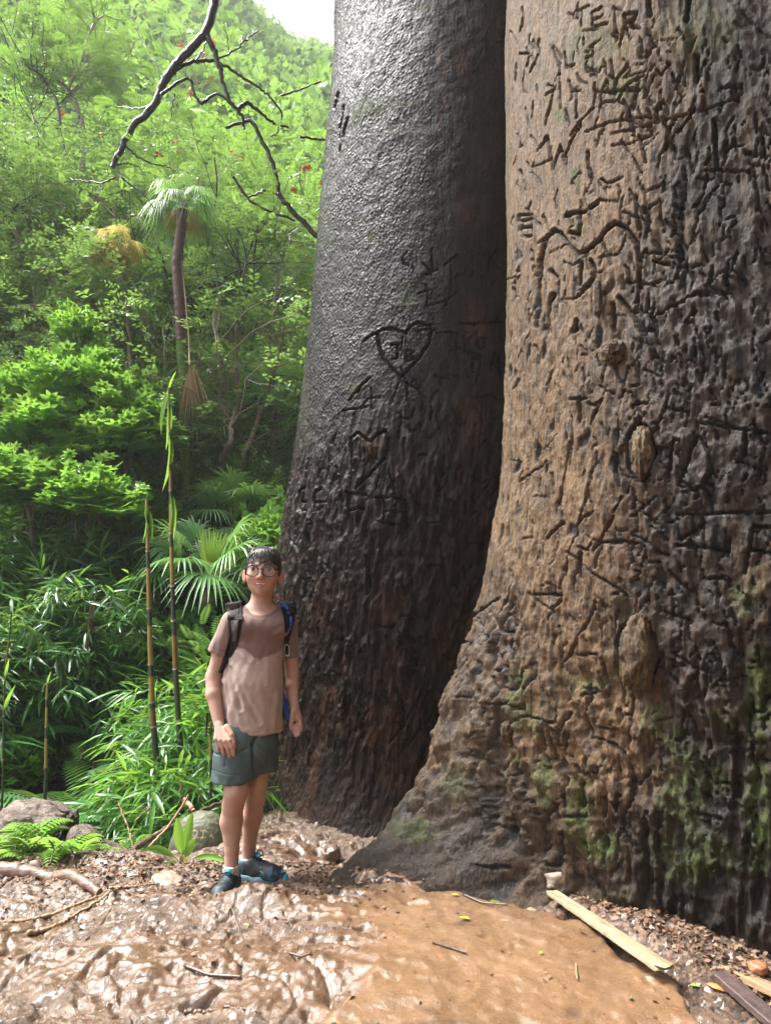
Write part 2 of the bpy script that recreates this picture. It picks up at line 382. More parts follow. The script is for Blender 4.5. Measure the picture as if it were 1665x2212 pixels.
R_ST += S(*Z7, [[(255,890),(285,850),(312,808)], [(312,808),(322,900),(335,1000)], [(335,1000),(365,930),(392,860)], [(392,860),(405,940),(435,880),(480,800),(520,740)], [(555,900),(560,990),(575,1080)], [(160,1010),(170,1080)],
    [(145,1275),(210,1272),(212,1395),(155,1400),(145,1275)], [(165,1310),(200,1300)], [(165,1350),(205,1345)], [(780,90),(785,150),(795,205)], [(790,90),(850,75),(838,120),(800,135),(870,175)]], 15)
R_ST += S(*Z7, [[(410,1275),(470,1255),(545,1250)], [(495,1260),(505,1330),(490,1385),(440,1375)], [(570,1230),(610,1200)]], 24)
R_ST += S(*Z7, [[(240,1930),(244,1750),(255,1550),(285,1420),(340,1360),(382,1382),(420,1440),(480,1500),(540,1480),(610,1420),(660,1360),(712,1320),(780,1350),(840,1440),(862,1550),(862,1700),(842,1850)],
    [(300,2000),(308,1850),(330,1740)], [(310,1600),(345,1640)], [(500,1550),(500,1680)], [(740,1760),(830,1880),(920,2010),(985,2150)], [(700,1800),(715,1960)], [(915,0),(925,90)], [(1150,0),(1135,110)],
    [(560,1540),(590,1600)], [(480,1760),(540,1700),(590,1640)], [(490,1900),(470,1960)], [(1190,310),(1195,470)], [(1300,700),(1320,1000)]], 26)
R_ST += S(*Z7, [[(550,780),(700,720),(900,690),(1080,700)], [(700,790),(900,740),(1250,640),(1450,560)], [(700,860),(800,850),(920,800)], [(930,1900),(1100,1800),(1250,1730)], [(1050,420),(1100,560)], [(1470,60),(1560,150),(1645,220)],
    [(880,1100),(900,1200),(860,1400)], [(960,1200),(880,1260),(800,1120)], [(900,1130),(1040,1080)], [(760,1250),(880,1300)], [(890,1300),(1000,1500)], [(1020,1300),(1150,1480)], [(890,1500),(1100,1490)], [(1250,1000),(1500,1010),(1560,1060)],
    [(1480,880),(1630,930)], [(1130,860),(1180,1020)], [(1590,730),(1640,800)], [(900,1690),(990,1660)], [(1220,1250),(1190,1400)], [(360,1660),(362,1850)], [(640,1440),(680,1560)], [(860,2080),(960,1900)]], 9)
R_ST += S(*Z8, [[(445,155),(560,150)], [(512,160),(505,290)], [(560,180),(605,192),(655,155)], [(650,165),(600,260),(580,300)], [(600,1060),(640,980),(685,910),(725,850)], [(740,920),(800,1030),(860,1150)], [(645,1000),(770,1010)],
    [(440,1060),(590,1180),(790,1310)], [(300,985),(360,930),(410,885)], [(410,1745),(470,1650),(520,1560),(580,1460),(620,1350)], [(612,1365),(640,1480),(655,1620),(680,1800)], [(498,1665),(640,1665)],
    [(960,1730),(1040,1790),(1135,1870)], [(820,1890),(812,2060),(808,2190)], [(250,1310),(410,1312)], [(640,1020),(620,1150)], [(580,1850),(592,1960)], [(540,1905),(640,1880)], [(490,910),(540,860),(600,820)],
    [(500,1030),(560,1050),(590,1010)], [(380,780),(410,620),(430,520),(455,410)], [(330,600),(345,720)], [(1090,840),(1300,835),(1640,818)], [(900,830),(980,900),(1030,990)], [(1230,300),(1640,360)]], 13)
R_ST += S(*Z8, [[(595,620),(570,700),(545,800),(480,960),(420,1180)], [(590,440),(600,520),(595,620)], [(650,300),(690,380)], [(630,1000),(650,960)], [(460,250),(470,400),(450,540)], [(760,280),(745,560)],
    [(540,40),(545,140)], [(150,640),(300,520)], [(530,1400),(500,1500)], [(700,1440),(710,1560)], [(300,1900),(330,2200)], [(465,1850),(475,1920)], [(1100,1900),(1140,1960)], [(1440,1800),(1420,1900)], [(1090,1570),(1050,1640)], [(660,1900),(700,2000)]], 8)
R_ST += S(*Z8, [[(1200,395),(1165,500),(1125,640),(1180,690)], [(1225,385),(1285,470),(1300,590),(1240,680),(1180,700)], [(1085,400),(1060,500),(1040,600)], [(1180,80),(1160,260)], [(1240,860),(1260,1020)], [(1085,1020),(1250,1030),(1400,1060)], [(1540,900),(1520,1040),(1490,1180)],
    [(1545,905),(1645,915)], [(1525,1045),(1645,1070)], [(1265,1750),(1270,1850),(1235,2010)], [(1210,1760),(1225,1960)], [(1500,330),(1490,500)], [(1130,980),(1250,890)], [(1500,600),(1480,640)], [(1400,980),(1390,1080)], [(1170,1300),(1100,1240),(1040,1170)],
    [(1390,1480),(1410,1620)], [(1540,300),(1600,420)]], 18)
R_ST += S(*Z2, [[(948,150),(935,250),(920,380)], [(950,70),(1010,75),(1060,100),(1100,150),(1120,220),(1118,320),(1085,400),(1065,470),(1060,510)], [(962,320),(950,370)], [(800,10),(800,120)], [(560,60),(580,0)], [(765,180),(770,120)], [(1230,380),(1215,520)], [(1375,370),(1480,385)]], 13)
def rnd_strokes(n, box, seed, vert=1.0, lmin=10, lmax=45, w=(3, 6)):
    g = np.random.RandomState(seed); o = []
    for i in range(n):
        u = g.uniform(box[0], box[2]); v = g.uniform(box[1], box[3]); L = g.uniform(lmin, lmax)
        a = math.pi / 2 + g.normal() * .28 if g.random_sample() < vert else g.uniform(0, math.pi)
        m = g.normal() * L * .1
        p = [(u - math.cos(a) * L / 2, v - math.sin(a) * L / 2), (u + m, v), (u + math.cos(a) * L / 2, v + math.sin(a) * L / 2)]
        if g.random_sample() < .3: p.append((p[-1][0] + g.normal() * L * .4, p[-1][1] + g.normal() * 6))
        o.append((p, g.uniform(*w) / .365))
    return o
L_ST += rnd_strokes(170, (860, 560, 1075, 1640), 1, .5, 8, 34, (1.2, 3))
L_ST += rnd_strokes(60, (600, 1000, 900, 1700), 2, .8, 10, 40, (2, 4))
R_ST += rnd_strokes(520, (1100, 20, 1665, 1900), 3, .75, 9, 44, (1.0, 2.6))
for _c, _r in (((1376, 1412), (43, 80)), ((1387, 978), (27, 62))):
    R_ST.append(([(_c[0] + _r[0] * math.cos(q), _c[1] + _r[1] * math.sin(q)) for q in np.linspace(0, 2 * math.pi, 25)], 22))
R_ST += rnd_strokes(240, (1330, 60, 1665, 1500), 4, .75, 16, 70, (2, 5))
R_ST += rnd_strokes(70, (1000, 1300, 1250, 1850), 5, .95, 25, 90, (3, 7))
R_ST += rnd_strokes(60, (1250, 1400, 1665, 1850), 6, .9, 20, 70, (2.5, 6))
def carve_map(u, v, strokes, vis):
    out = np.zeros(u.shape); lip = np.zeros(u.shape)
    wig = 1.5 * pn(u * .05, v * .05, 0, 90) + 1.0 * pn(u * .16, v * .16, 0, 91)
    uu = u + wig; vv = v + 1.5 * pn(u * .07, v * .07, 0, 92)
    order = np.argsort(uu.ravel()); us = uu.ravel()[order]; vs = vv.ravel()[order]; vi = vis.ravel()[order]
    O = np.zeros(len(us)); Lp = np.zeros(len(us))
    for p, wd in strokes:
        hw = wd * .365 * .46 + .7; n = len(p) - 1
        for i in range(n):
            (x0, y0), (x1, y1) = p[i], p[i + 1]
            a, b = np.searchsorted(us, [min(x0, x1) - hw * 2.4, max(x0, x1) + hw * 2.4])
            if b <= a: continue
            U = us[a:b]; V = vs[a:b]
            sel = (V > min(y0, y1) - hw * 2.4) & (V < max(y0, y1) + hw * 2.4) & vi[a:b]
            if not sel.any(): continue
            U = U[sel]; V = V[sel]; dx, dy = x1 - x0, y1 - y0; L2 = dx * dx + dy * dy + 1e-6
            t = np.clip(((U - x0) * dx + (V - y0) * dy) / L2, 0, 1)
            d = np.hypot(U - x0 - t * dx, V - y0 - t * dy)
            amp = min(1.0, .45 + hw / 9)
            c_ = amp * (1 - sst(.35 * hw, 1.15 * hw, d)); l_ = amp * np.exp(-((d - 1.7 * hw) / (.45 * hw)) ** 2)
            idx = np.arange(a, b)[sel]
            O[idx] = np.maximum(O[idx], c_); Lp[idx] = np.maximum(Lp[idx], l_)
    out = np.empty(len(us)); out[order] = O; lp = np.empty(len(us)); lp[order] = Lp
    return out.reshape(u.shape), lp.reshape(u.shape)
def blob(u, v, pts, s=8):
    r = 0
    n = 14 * pn(u * .03, v * .03, 0, 100) + 7 * pn(u * .1, v * .1, 0, 101)
    for cu, cv, ru, rv, a in pts:
        r = np.maximum(r, a * (1 - sst(.4, 1.15, np.hypot((u + n - cu) / ru, (v + n * .8 - cv) / rv))))
    return r
def contour_r(pts, c, theta=None, lean=0.0):
    """radius of the trunk at each height so that its left edge meets the seen outline"""
    o = []
    for u, v in pts:
        d = ray(u, v); q = d[0] / d[1]
        if theta is None:
            c0 = c
            for _ in range(6 if lean else 0):
                r = (c[0] - q * c0[1]) / math.hypot(1, q); y = c0[1] + r * q / math.hypot(1, q)
                c = (c0[0] + lean * (CAMZ + y * d[2] / d[1]), c0[1])
            r = (c[0] - q * c[1]) / math.hypot(1, q)
            n = np.array([-1, q]) / math.hypot(1, q); y = c[1] + r * n[1]
        else:
            dx, dy = math.cos(theta), math.sin(theta); r = (q * c[1] - c[0]) / (dx - q * dy); y = c[1] + r * dy
        o.append((CAMZ + y * d[2] / d[1], r)); c = c0 if theta is None else c
    o.sort(); return np.array(o)
def dense(lo, hi, d, a, b, step):
    return np.concatenate([np.arange(a, lo, step), np.arange(lo, hi, d), np.arange(hi, b + step, step)])

# ---- rear tree
LC = (.27, 5.45); LEAN = .12
LT = contour_r([(722,0),(722,80),(718,150),(712,230),(705,300),(697,400),(690,500),(681,600),(671,700),(658,800),(644,900),(630,1000),(615,1100),(603,1200),(597,1300),(594,1400),(590,1500),(586,1600),(578,1700),(566,1780),(548,1850)], LC, None, LEAN)
def build_trunk(name, C, Rf, th0, th1, dth, z0, z1, dz, zt, disp, parent, mat, lean):
    th = np.concatenate([np.arange(th1, th0 + 2 * math.pi, .05), [th0 + 2 * math.pi]]) - 2 * math.pi
    th = np.concatenate([th[:-1], np.arange(th0, th1, dth)])
    zz = np.concatenate([[z0 - .5], np.arange(z0, z1, dz), np.linspace(z1 + .1, zt, 24)])
    TH, ZZ = np.meshgrid(th, zz, indexing='ij')
    Rr = Rf(TH, ZZ)
    P = np.stack([C[0] + lean * ZZ + Rr * np.cos(TH), C[1] + Rr * np.sin(TH), ZZ], -1)
    u, v = proj(P)
    D, at_ = disp(P, TH, ZZ, u, v)
    Rr = Rr + D
    P = np.stack([C[0] + lean * ZZ + Rr * np.cos(TH), C[1] + Rr * np.sin(TH), ZZ + at_.pop('dz', 0)], -1)
    o = mesh_np(name, P.reshape(-1, 3), grid_faces(len(th), len(zz), True), mat, parent, attrs={k: a.ravel() for k, a in at_.items()})
    return o
def L_R(TH, ZZ):
    r = np.interp(ZZ, LT[:, 0], LT[:, 1])
    a = np.angle(np.exp(1j * (TH - math.pi * 1.5)))
    foot = np.exp(-np.clip(ZZ + .1, 0, None) / .22) * .15
    # broad hollow on the side that faces the front tree
    return r + foot * (np.abs(a) < 2) - .06 * np.exp(-((a - .1) / .5) ** 2) * (1 - sst(2.5, 5, ZZ))
def L_D(P, TH, ZZ, u, v):
    x = TH * 1.15; z = ZZ
    vis = (np.sin(TH) < .35)
    low = 1 - sst(1.6, 3.2, z + .4 * pn(x, z, 0, 60))
    ridg = 1 - np.abs(fbm(x * 9, z * 1.6, 0, 61, 4))
    d = .018 * fbm(x * 1.5, z * .6, 0, 62, 3)
    d = d + low * (.034 * (ridg - .7) + .018 * fbm(x * 24, z * 8, 0, 63, 4, .6)) * (1 - .75 * sst(-.1, .6, -(z - .6) ) )
    d = d + .0065 * (np.abs(pn(x * 42, z * 30, 0, 64)) + np.abs(pn(x * 60, z * 44, 0, 68)) * .6) * .8 * (1 - .55 * sst(780, 1000, u)) + .004 * fbm(x * 12, z * 10, 0, 65, 3)
    cv, lp = carve_map(u, v, L_ST, vis)
    d = d - (.030 + .016 * low) * cv + .003 * lp
    moss = blob(u, v, [(800,235,45,28,.8),(770,255,18,35,1),(860,225,50,16,.6),(745,320,14,20,.7),(800,505,16,28,1),(785,470,30,10,.6),(905,15,35,12,.8),(880,640,20,50,.6),(715,520,10,20,.5),(700,330,8,300,.5),(655,800,8,220,.5),(603,1150,9,150,.45),(760,840,30,14,.6),(860,285,20,14,.6)])
    bare = blob(u, v, [(955,180,14,130,.9),(985,140,30,45,.6),(905,420,60,160,.25),(1010,460,60,60,.5),(1000,900,70,90,.35),(1040,350,60,60,.25),(805,420,12,50,.5),(1030,700,40,60,.5),(802,965,28,30,.8),(880,750,40,35,.45)])
    tone = .22 + .5 * bare + .25 * sst(1.9, .9, z) * (fbm(x * 5, z * 3, 0, 66, 3) > .15)
    return d, dict(carve=cv, moss=moss, tone=np.clip(tone, 0, 1), low=low, peb=1 - .55 * sst(830, 1020, u), cool=(1 - low) * (1 - .8 * sst(900, 1060, u + 60 * pn(x * 2, z * 1.4, 0, 69))) * .9, wet=np.clip(1 - .75 * sst(850, 1060, u + 50 * pn(x * 3, z * 3, 0, 67)) - .4 * sst(.7, .2, z) * (u > 640), 0, 1))
def bark(name, dark, mid, light, wetr, dryr, pebble=85, spec=.3, gap=.75, pbd=.016, fib=.6, cool=(.04, .045, .05)):
    s = NT(name); v = s.coord((1, 1, .6)); vi = s.coord(); vf = s.coord((1, 1, .10)); low = s.attr('low')
    n1 = s.noise(v, 4.5, 6, .65, .6); n2 = s.noise(v, 26, 6, .7); n3 = s.noise(v, 120, 3, .6); nf = s.noise(vf, 42, 6, .7, .4); nb = s.noise(vi, 1.7, 5, .6, .5)
    pa = s.vor(s.coord((1, 1, .75)), pebble, 'F1'); pv = s.vor(s.coord((1, 1, .3)), pebble * .8, 'F1')
    pb = s.mix(low, pa, pv)
    patch = s.ramp(s.noise(vi, 3.2, 5, .65, .8), [(.36, .15), (.62, 1.0)])
    pb = s.mix(s.math('MULTIPLY', patch, s.attr('peb')), .35, pb)
    tone = s.math('ADD', s.attr('tone'), s.math('MULTIPLY', s.math('SUBTRACT', n2, .5), .8))
    tone = s.math('ADD', tone, s.math('MULTIPLY', s.math('SUBTRACT', nf, .5), fib * 1.4))
    tone = s.math('ADD', tone, s.math('MULTIPLY', s.math('SUBTRACT', n1, .5), .8), clamp=True)
    c = s.ramp(tone, [(0, dark), (.45, mid), (1, light)])
    c = s.mix(s.math('MULTIPLY', s.ramp(nb, [(.42, 0.0), (.62, .55)]), low), c, tuple(x * .5 for x in mid))
    c = s.mix(s.math('MULTIPLY', s.attr('cool'), s.ramp(nb, [(.3, .9), (.7, .35)])), c, cool)  # blue-grey sky sheen painted into the upper bark colour
    c = s.mix(s.math('MULTIPLY', s.ramp(n3, [(.35, .5), (.6, 0.0)]), .8), c, tuple(x * .35 for x in dark))
    c = s.mix(s.math('MULTIPLY', s.ramp(nf, [(.33, 1.0), (.46, 0.0)]), fib), c, tuple(x * .5 for x in dark))
    mossf = s.math('MULTIPLY', s.attr('moss'), s.ramp(s.noise(v, 40, 6, .75), [(.40, 0.0), (.55, .85)]))
    c = s.mix(mossf, c, s.ramp(n3, [(.3, (.035, .055, .014)), (.7, (.10, .14, .035))]))
    c = s.mix(s.math('MULTIPLY', s.attr('carve'), .92), c, tuple(x * .25 for x in dark))
    c = s.mix(s.ramp(pb, [(.25, 0.0), (.75, gap)]), c, tuple(x * .4 for x in dark))
    rg = s.mix(s.attr('wet'), dryr, wetr); rg = s.mix(s.ramp(n2, [(.45, 0.0), (.65, .75)]), rg, .8); rg = s.mix(mossf, rg, .85)
    b = s.bump(n3, .4, .003); b = s.bump(pb, 1.0, pbd, b); b = s.bump(nf, fib, .018, b); b = s.bump(n2, .6, .014, b)
    s.set(col=c, rough=rg, spec=spec, nrm=b)
    return s.m
LB = bark('wet_dark_bark', (.005, .0028, .002), (.036, .0155, .0078), (.20, .090, .038), .36, .7, 58, .15, .85, .011, .45, (.020, .024, .030))
rear = empty('giant_tree', (LC[0], LC[1], 0), 'huge dark wet tree trunk behind the boy, carved with two hearts', 'tree', 'giant carved trees')
def reparent(o, p):
    o.parent = p; o.matrix_parent_inverse = Matrix.Translation(p.location).inverted()
lt = build_trunk('trunk', LC, L_R, R(150), R(345), .0066, -.45, 6.6, .0085, 15, L_D, None, LB, LEAN)
reparent(lt, rear)

# ---- front tree
RC = (2.15, 3.70)
RT = contour_r([(1092,0),(1091,250),(1090,500),(1091,700),(1092,820)], RC)
R0_top = RT
FL = [(1092,820),(1090,950),(1085,1020),(1074,1090),(1060,1150),(1047,1220),(1035,1290),(1022,1350),(1008,1400),(985,1460),(960,1520),(942,1590),(925,1650),(900,1700),(878,1750),(850,1790),(825,1820),(795,1850),(765,1880),(735,1910),(700,1935)]
_tab = []
for i, (u_, v_) in enumerate(FL):
    th_ = R(170 + 19 * (i / (len(FL) - 1)) ** 1.0)
    d_ = ray(u_, v_); q_ = d_[0] / d_[1]; dx_, dy_ = math.cos(th_), math.sin(th_)
    r_ = (q_ * RC[1] - RC[0]) / (dx_ - q_ * dy_); y_ = RC[1] + r_ * dy_
    _tab.append((CAMZ + y_ * d_[2] / d_[1], r_, th_))
_tab.sort(); _tab = np.array(_tab)
def R_R(TH, ZZ):
    r0 = np.interp(ZZ, RT[:, 0], RT[:, 1])
    th = np.angle(np.exp(1j * TH)) % (2 * math.pi)
    rl = np.interp(ZZ, _tab[:, 0], _tab[:, 1]); tl = np.interp(ZZ, _tab[:, 0], _tab[:, 2])
    F = np.clip(rl - r0, 0, None) * (ZZ < _tab[-1, 0])
    a = th - tl
    wdt = .17 + .23 * sst(0, 1.8, ZZ)
    lobe = np.where(a < 0, np.exp(-(a / .26) ** 2), np.exp(-(a / wdt) ** 2))
    # body keeps a little of the flare all round
    foot = np.exp(-np.clip(ZZ + .05, 0, None) / .33) * (-.02 - .04 * np.exp(-((th - R(212)) / .3) ** 2) + .05 * np.exp(-((th - R(192)) / .12) ** 2)) * (1 + .4 * np.sin(th * 5 + 1))
    return r0 + F * lobe + foot * (1 - lobe)
def R_D(P, TH, ZZ, u, v):
    x = TH * 1.5; z = ZZ
    vis = (np.sin(TH) < .3)
    warp = .25 * pn(x * 1.2, z * .8, 0, 110)
    base = 1 - sst(.5, 1.6, z + .3 * pn(x * 2, z, 0, 111))
    left = 1 - sst(1090, 1240, u + .18 * (v - 1300))
    right = sst(1300, 1500, u + 60 * pn(x * 2, z * 2, 0, 112))
    mid = sst(400, 700, v + 120 * pn(x * 2, z * 2, 0, 113))
    rid = 1 - np.abs(fbm((x + warp * .6) * 12, z * 1.2, 0, 114, 2)) * 1.7
    rid2 = 1 - np.abs(fbm((x + warp) * 13, z * 3.0, 0, 115, 3)) * 1.5
    d = .030 * fbm(x * 1.2, z * .8, 0, 116, 2)
    d = d + base * left * .042 * (rid - .4) + base * .020 * (rid2 - .4)
    d = d + (.003 + .011 * right + .004 * mid) * (rid2 - .5)
    d = d + (.003 + .007 * mid + .006 * right) * fbm(x * 15, z * 9, 0, 117, 4, .6)
    d = d + .0032 * fbm(x * 42, z * 18, 0, 118, 4, .6)
    pits = sst(.38, .6, pn(x * 13, z * 8, 0, 119)) * mid
    d = d - .016 * pits * (1 - right * .5)
    chunk = sst(.1, .35, fbm(x * 5, z * 3, 0, 120, 2)) * base
    d = d + .012 * chunk
    d = d + base * (.020 * fbm(P[..., 0] * 7, P[..., 1] * 7, z * 7, 140, 4, .6) + .012 * np.abs(fbm(P[..., 0] * 20, P[..., 1] * 20, z * 12, 141, 3, .6)))
    far_ = sst(1.62, 1.95, np.hypot(P[..., 0] - RC[0], P[..., 1] - RC[1])) * (P[..., 2] < 1.2)
    dz = far_ * (.030 * fbm(P[..., 0] * 6, P[..., 1] * 10, 0, 150, 4, .6) + .020 * (1 - 2 * np.abs(pn(P[..., 0] * 5, P[..., 1] * 17 + P[..., 0] * 3, 0, 151))) + .008 * fbm(P[..., 0] * 30, P[..., 1] * 30, 0, 152, 3, .6))
    cv, lp = carve_map(u, v, R_ST, vis)
    d = d - .037 * cv + .003 * lp
    moss = blob(u, v, [(1280,100,90,60,.5),(1210,250,20,20,.9),(1345,190,50,40,.7),(1500,60,120,80,.35),(1240,380,14,36,.9),(1240,490,25,12,.6),(1130,1500,30,90,.7),(1165,1560,25,30,.9),(1190,1690,30,60,.8),(1260,1480,60,25,.6),
        (1095,1680,14,30,1),(1130,1640,18,18,1),(1300,1830,45,40,1),(1260,1740,30,90,.8),(1410,1560,30,50,.8),(1480,1700,60,120,.7),(1540,1680,40,40,.8),(1640,1500,40,120,.9),(1640,1750,40,160,.9),(1500,1850,110,70,.7),(1450,1600,30,60,.6),(1350,1330,20,40,.5),(900,1800,60,35,.7),(990,1690,40,60,.4),
        (1610,1280,40,70,.5),(1330,1940,60,20,.3),(1560,1550,40,30,.6),(1095,500,8,500,.35)])
    red = 0
    dark_r = sst(1250, 1520, u + 90 * pn(x * 1.4, z * 1.4, 0, 121) - 60 * sst(600, 200, v))  # right side darker: wet stain, plus shade painted into the bark tone
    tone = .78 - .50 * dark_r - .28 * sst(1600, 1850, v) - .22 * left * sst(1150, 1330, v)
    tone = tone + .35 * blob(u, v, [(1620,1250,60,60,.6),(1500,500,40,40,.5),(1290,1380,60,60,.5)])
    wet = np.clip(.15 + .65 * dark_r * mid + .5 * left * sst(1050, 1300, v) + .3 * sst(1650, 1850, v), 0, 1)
    tone = tone - .25 * pits
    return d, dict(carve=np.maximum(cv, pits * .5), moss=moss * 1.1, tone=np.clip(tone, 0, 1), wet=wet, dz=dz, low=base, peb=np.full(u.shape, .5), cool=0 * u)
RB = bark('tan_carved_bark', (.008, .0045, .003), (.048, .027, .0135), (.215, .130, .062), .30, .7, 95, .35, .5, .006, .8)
front = empty('giant_tree', (RC[0], RC[1], 0), 'huge tan trunk filling the right side, covered in carved letters, one root flaring left', 'tree', 'giant carved trees')
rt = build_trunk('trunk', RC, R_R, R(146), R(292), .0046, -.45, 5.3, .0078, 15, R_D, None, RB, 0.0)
reparent(rt, front)
def burl(u, v, yh, sx, sz, tilt, seed, label):
    th = np.linspace(0, math.pi, 60)[:, None]; ph = np.linspace(0, 2 * math.pi, 72, endpoint=False)[None]
    X = np.sin(th) * np.cos(ph); Y = np.sin(th) * np.sin(ph); Z = np.cos(th) * np.ones_like(ph)
    rr = 1 + .20 * fbm(X * 1.8, Y * 1.8, Z * 1.6, seed, 5, .6) + .045 * fbm(X * 9, Y * 9, Z * 5, seed + 3, 3)
    P = np.stack([X * rr * sx, Y * rr * sx * .9, Z * rr * sz], -1)
    c_, s_ = math.cos(tilt), math.sin(tilt)
    P = np.stack([P[..., 0] * c_ + P[..., 2] * s_, P[..., 1], -P[..., 0] * s_ + P[..., 2] * c_], -1)
    # find trunk surface along the ray
    d = ray(u, v); ys = np.linspace(1.8, 4.4, 1500); Q = np.array([0, 0, CAMZ])[None] + d[None] * (ys / d[1])[:, None]
    th_ = np.arctan2(Q[:, 1] - RC[1], Q[:, 0] - RC[0]); rr_ = np.hypot(Q[:, 0] - RC[0], Q[:, 1] - RC[1])
    k = np.argmax(rr_ < R_R(th_, Q[:, 2]))
    P = P + Q[k] + d * (yh - .022)
    a = grid_faces(60, 72).reshape(-1, 4)
    idx = np.arange(60 * 72).reshape(60, 72); idx = np.hstack([idx, idx[:, :1]])
    F = np.stack([idx[:-1, :-1], idx[1:, :-1], idx[1:, 1:], idx[:-1, 1:]], -1).reshape(-1, 4)
    one = np.ones(60 * 72)
    cr = sst(.55, .75, pn(X * 4, Y * 4, Z * 1.2, seed + 7)).ravel()
    o = mesh_np('burl', P.reshape(-1, 3), F, RB, attrs=dict(carve=cr, moss=one * .12, tone=one * .66, wet=one * .4, low=one * 0, peb=one * .3, cool=one * 0))
    o['label'] = label; reparent(o, front); return o
burl(1376, 1412, -.012, .066, .136, .12, 5, 'larger oval brown burl low on the trunk')
burl(1387, 978, -.008, .042, .104, .06, 9, 'narrow reddish burl at mid height')
burl(1094, 1580, .0, .028, .045, .0, 15, 'small round knob on the flaring root')
burl(1290, 585 + 60, .0, .020, .08, .03, 19, 'thin raised scar under the zigzag carving')
burl(1325, 760, .0, .05, .05, .1, 23, 'low rounded swelling under the thin scar')
# ============================================================ PLANTS
def leafmat(name, c0, c1, c2, rough=.38, trans=.35, spec=.5, tint=(.47, .74, .12), coat=0.0):
    s = NT(name)
    r = s.math('FRACT', s.math('ADD', s.attr('rnd'), s.math('MULTIPLY', s.objrnd(), .15)))
    c = s.ramp(r, [(0, c0), (.55, c1), (1, c2)])
    v = s.coord(); c = s.mix(s.ramp(s.noise(v, 1.6, 3), [(.35, .45), (.65, 0.0)]), c, c0)
    s.set(col=c, rough=rough, spec=spec, coat=coat, coatr=.15)
    tr = s.n('BsdfTranslucent'); s.l(s.mix(.5, c, tint, 'MIX'), tr.inputs['Color'])
    mx = s.n('MixShader'); mx.inputs[0].default_value = trans
    s.l(s.b.outputs[0], mx.inputs[1]); s.l(tr.outputs[0], mx.inputs[2]); s.l(mx.outputs[0], s.out.inputs['Surface'])
    return s.m
M_GLOSSY = leafmat('glossy_bright_leaf', (.03, .12, .012), (.095, .29, .022), (.26, .54, .05), .30)
M_YOUNG = leafmat('young_yellow_green_leaf', (.06, .20, .014), (.15, .38, .025), (.30, .56, .05), .3, .45)
M_DARK = leafmat('glossy_dark_leaf', (0.013, 0.056, 0.019), (0.026, 0.104, 0.029), (0.048, 0.176, 0.040), .24, .22)
M_BAMB = leafmat('bamboo_leaf', (0.016, 0.064, 0.019), (0.035, 0.144, 0.029), (0.112, 0.352, 0.048), .27, .3)
M_BAMBY = leafmat('bamboo_leaf_young', (.022, .095, .014), (.06, .21, .02), (.15, .38, .035), .32, .4)
M_FERN = leafmat('fern_frond', (0.013, 0.072, 0.022), (0.029, 0.136, 0.032), (0.080, 0.272, 0.048), .4, .3)
M_FERNY = leafmat('fern_frond_bright', (0.080, 0.192, 0.019), (0.192, 0.416, 0.032), (0.352, 0.550, 0.064), .45, .4)
M_PALM = leafmat('palm_leaf', (.05, .16, .05), (.11, .27, .08), (.20, .42, .12), .33, .3)
M_PALMY = leafmat('palm_spear_leaf', (0.192, 0.352, 0.032), (0.320, 0.512, 0.048), (0.480, 0.550, 0.080), .4, .4)
M_PALMD = leafmat('yellowed_palm_leaf', (0.30, .22, .04), (.55, .45, .08), (.55, .50, .14), .6, .4, .3, (.7, .6, .2)) #(0.176, 0.132, 0.033), (0.374, 0.308, 0.066), (0.495, 0.440, 0.110), .6, .3, .3, (.6, .5, .2))
M_DEAD = leafmat('dead_frond', (.22, .13, .075), (.42, .27, .16), (.58, .42, .27), .8, .15, .2, (.4, .25, .12))
M_TREE = leafmat('tree_leaf', (.045, .12, .03), (.11, .25, .04), (.25, .47, .08), .42, .35)
M_SMALL = leafmat('small_tree_leaf', (.055, .12, .04), (.11, .22, .06), (.20, .36, .09), .38, .3)
M_FAR = leafmat('hill_forest_leaf', (.06, .13, .035), (.13, .25, .05), (.27, .42, .08), .6, .3, .3)
M_STEM = simple('thin_stem', (.09, .075, .045), .6, 30, .4)
M_BARKG = simple('grey_brown_bark', (.25, .195, .145), .65, 22, .5, .6, .01)
M_BARKD = simple('dark_wet_bark', (.035, .026, .022), .38, 30, .4, .7, .008)
M_BARKR = simple('red_brown_bark', (.085, .036, .024), .6, 24, .5, .7, .012)
M_FLOW = simple('orange_petal', (.75, .13, .03), .5)

def oval(wd=.2, droop=.1, seg=3):
    V = [(0, 0, 0)]; n = seg
    for i in range(1, n):
        t = i / n; ww = wd * math.sin(math.pi * t ** .8); z = -droop * t * t
        V += [(t, ww, z + .25 * ww), (t, 0, z), (t, -ww, z + .25 * ww)]
    V.append((1, 0, -droop)); V = np.array(V)
    T = [(0, 2, 1), (0, 3, 2)]; Q = []
    for i in range(n - 2):
        b = 1 + 3 * i; Q += [(b, b + 1, b + 4, b + 3), (b + 1, b + 2, b + 5, b + 4)]
    b = 1 + 3 * (n - 2); T += [(b, b + 1, b + 3), (b + 1, b + 2, b + 3)]
    F = [np.array(T)] + ([np.array(Q)] if Q else [])
    return V, F
def rhomb(wd=.2, droop=.05):
    return np.array([(0, 0, 0), (.45, wd, .04), (1, 0, -droop), (.45, -wd, .04)]), [np.array([(0, 3, 2, 1)])]
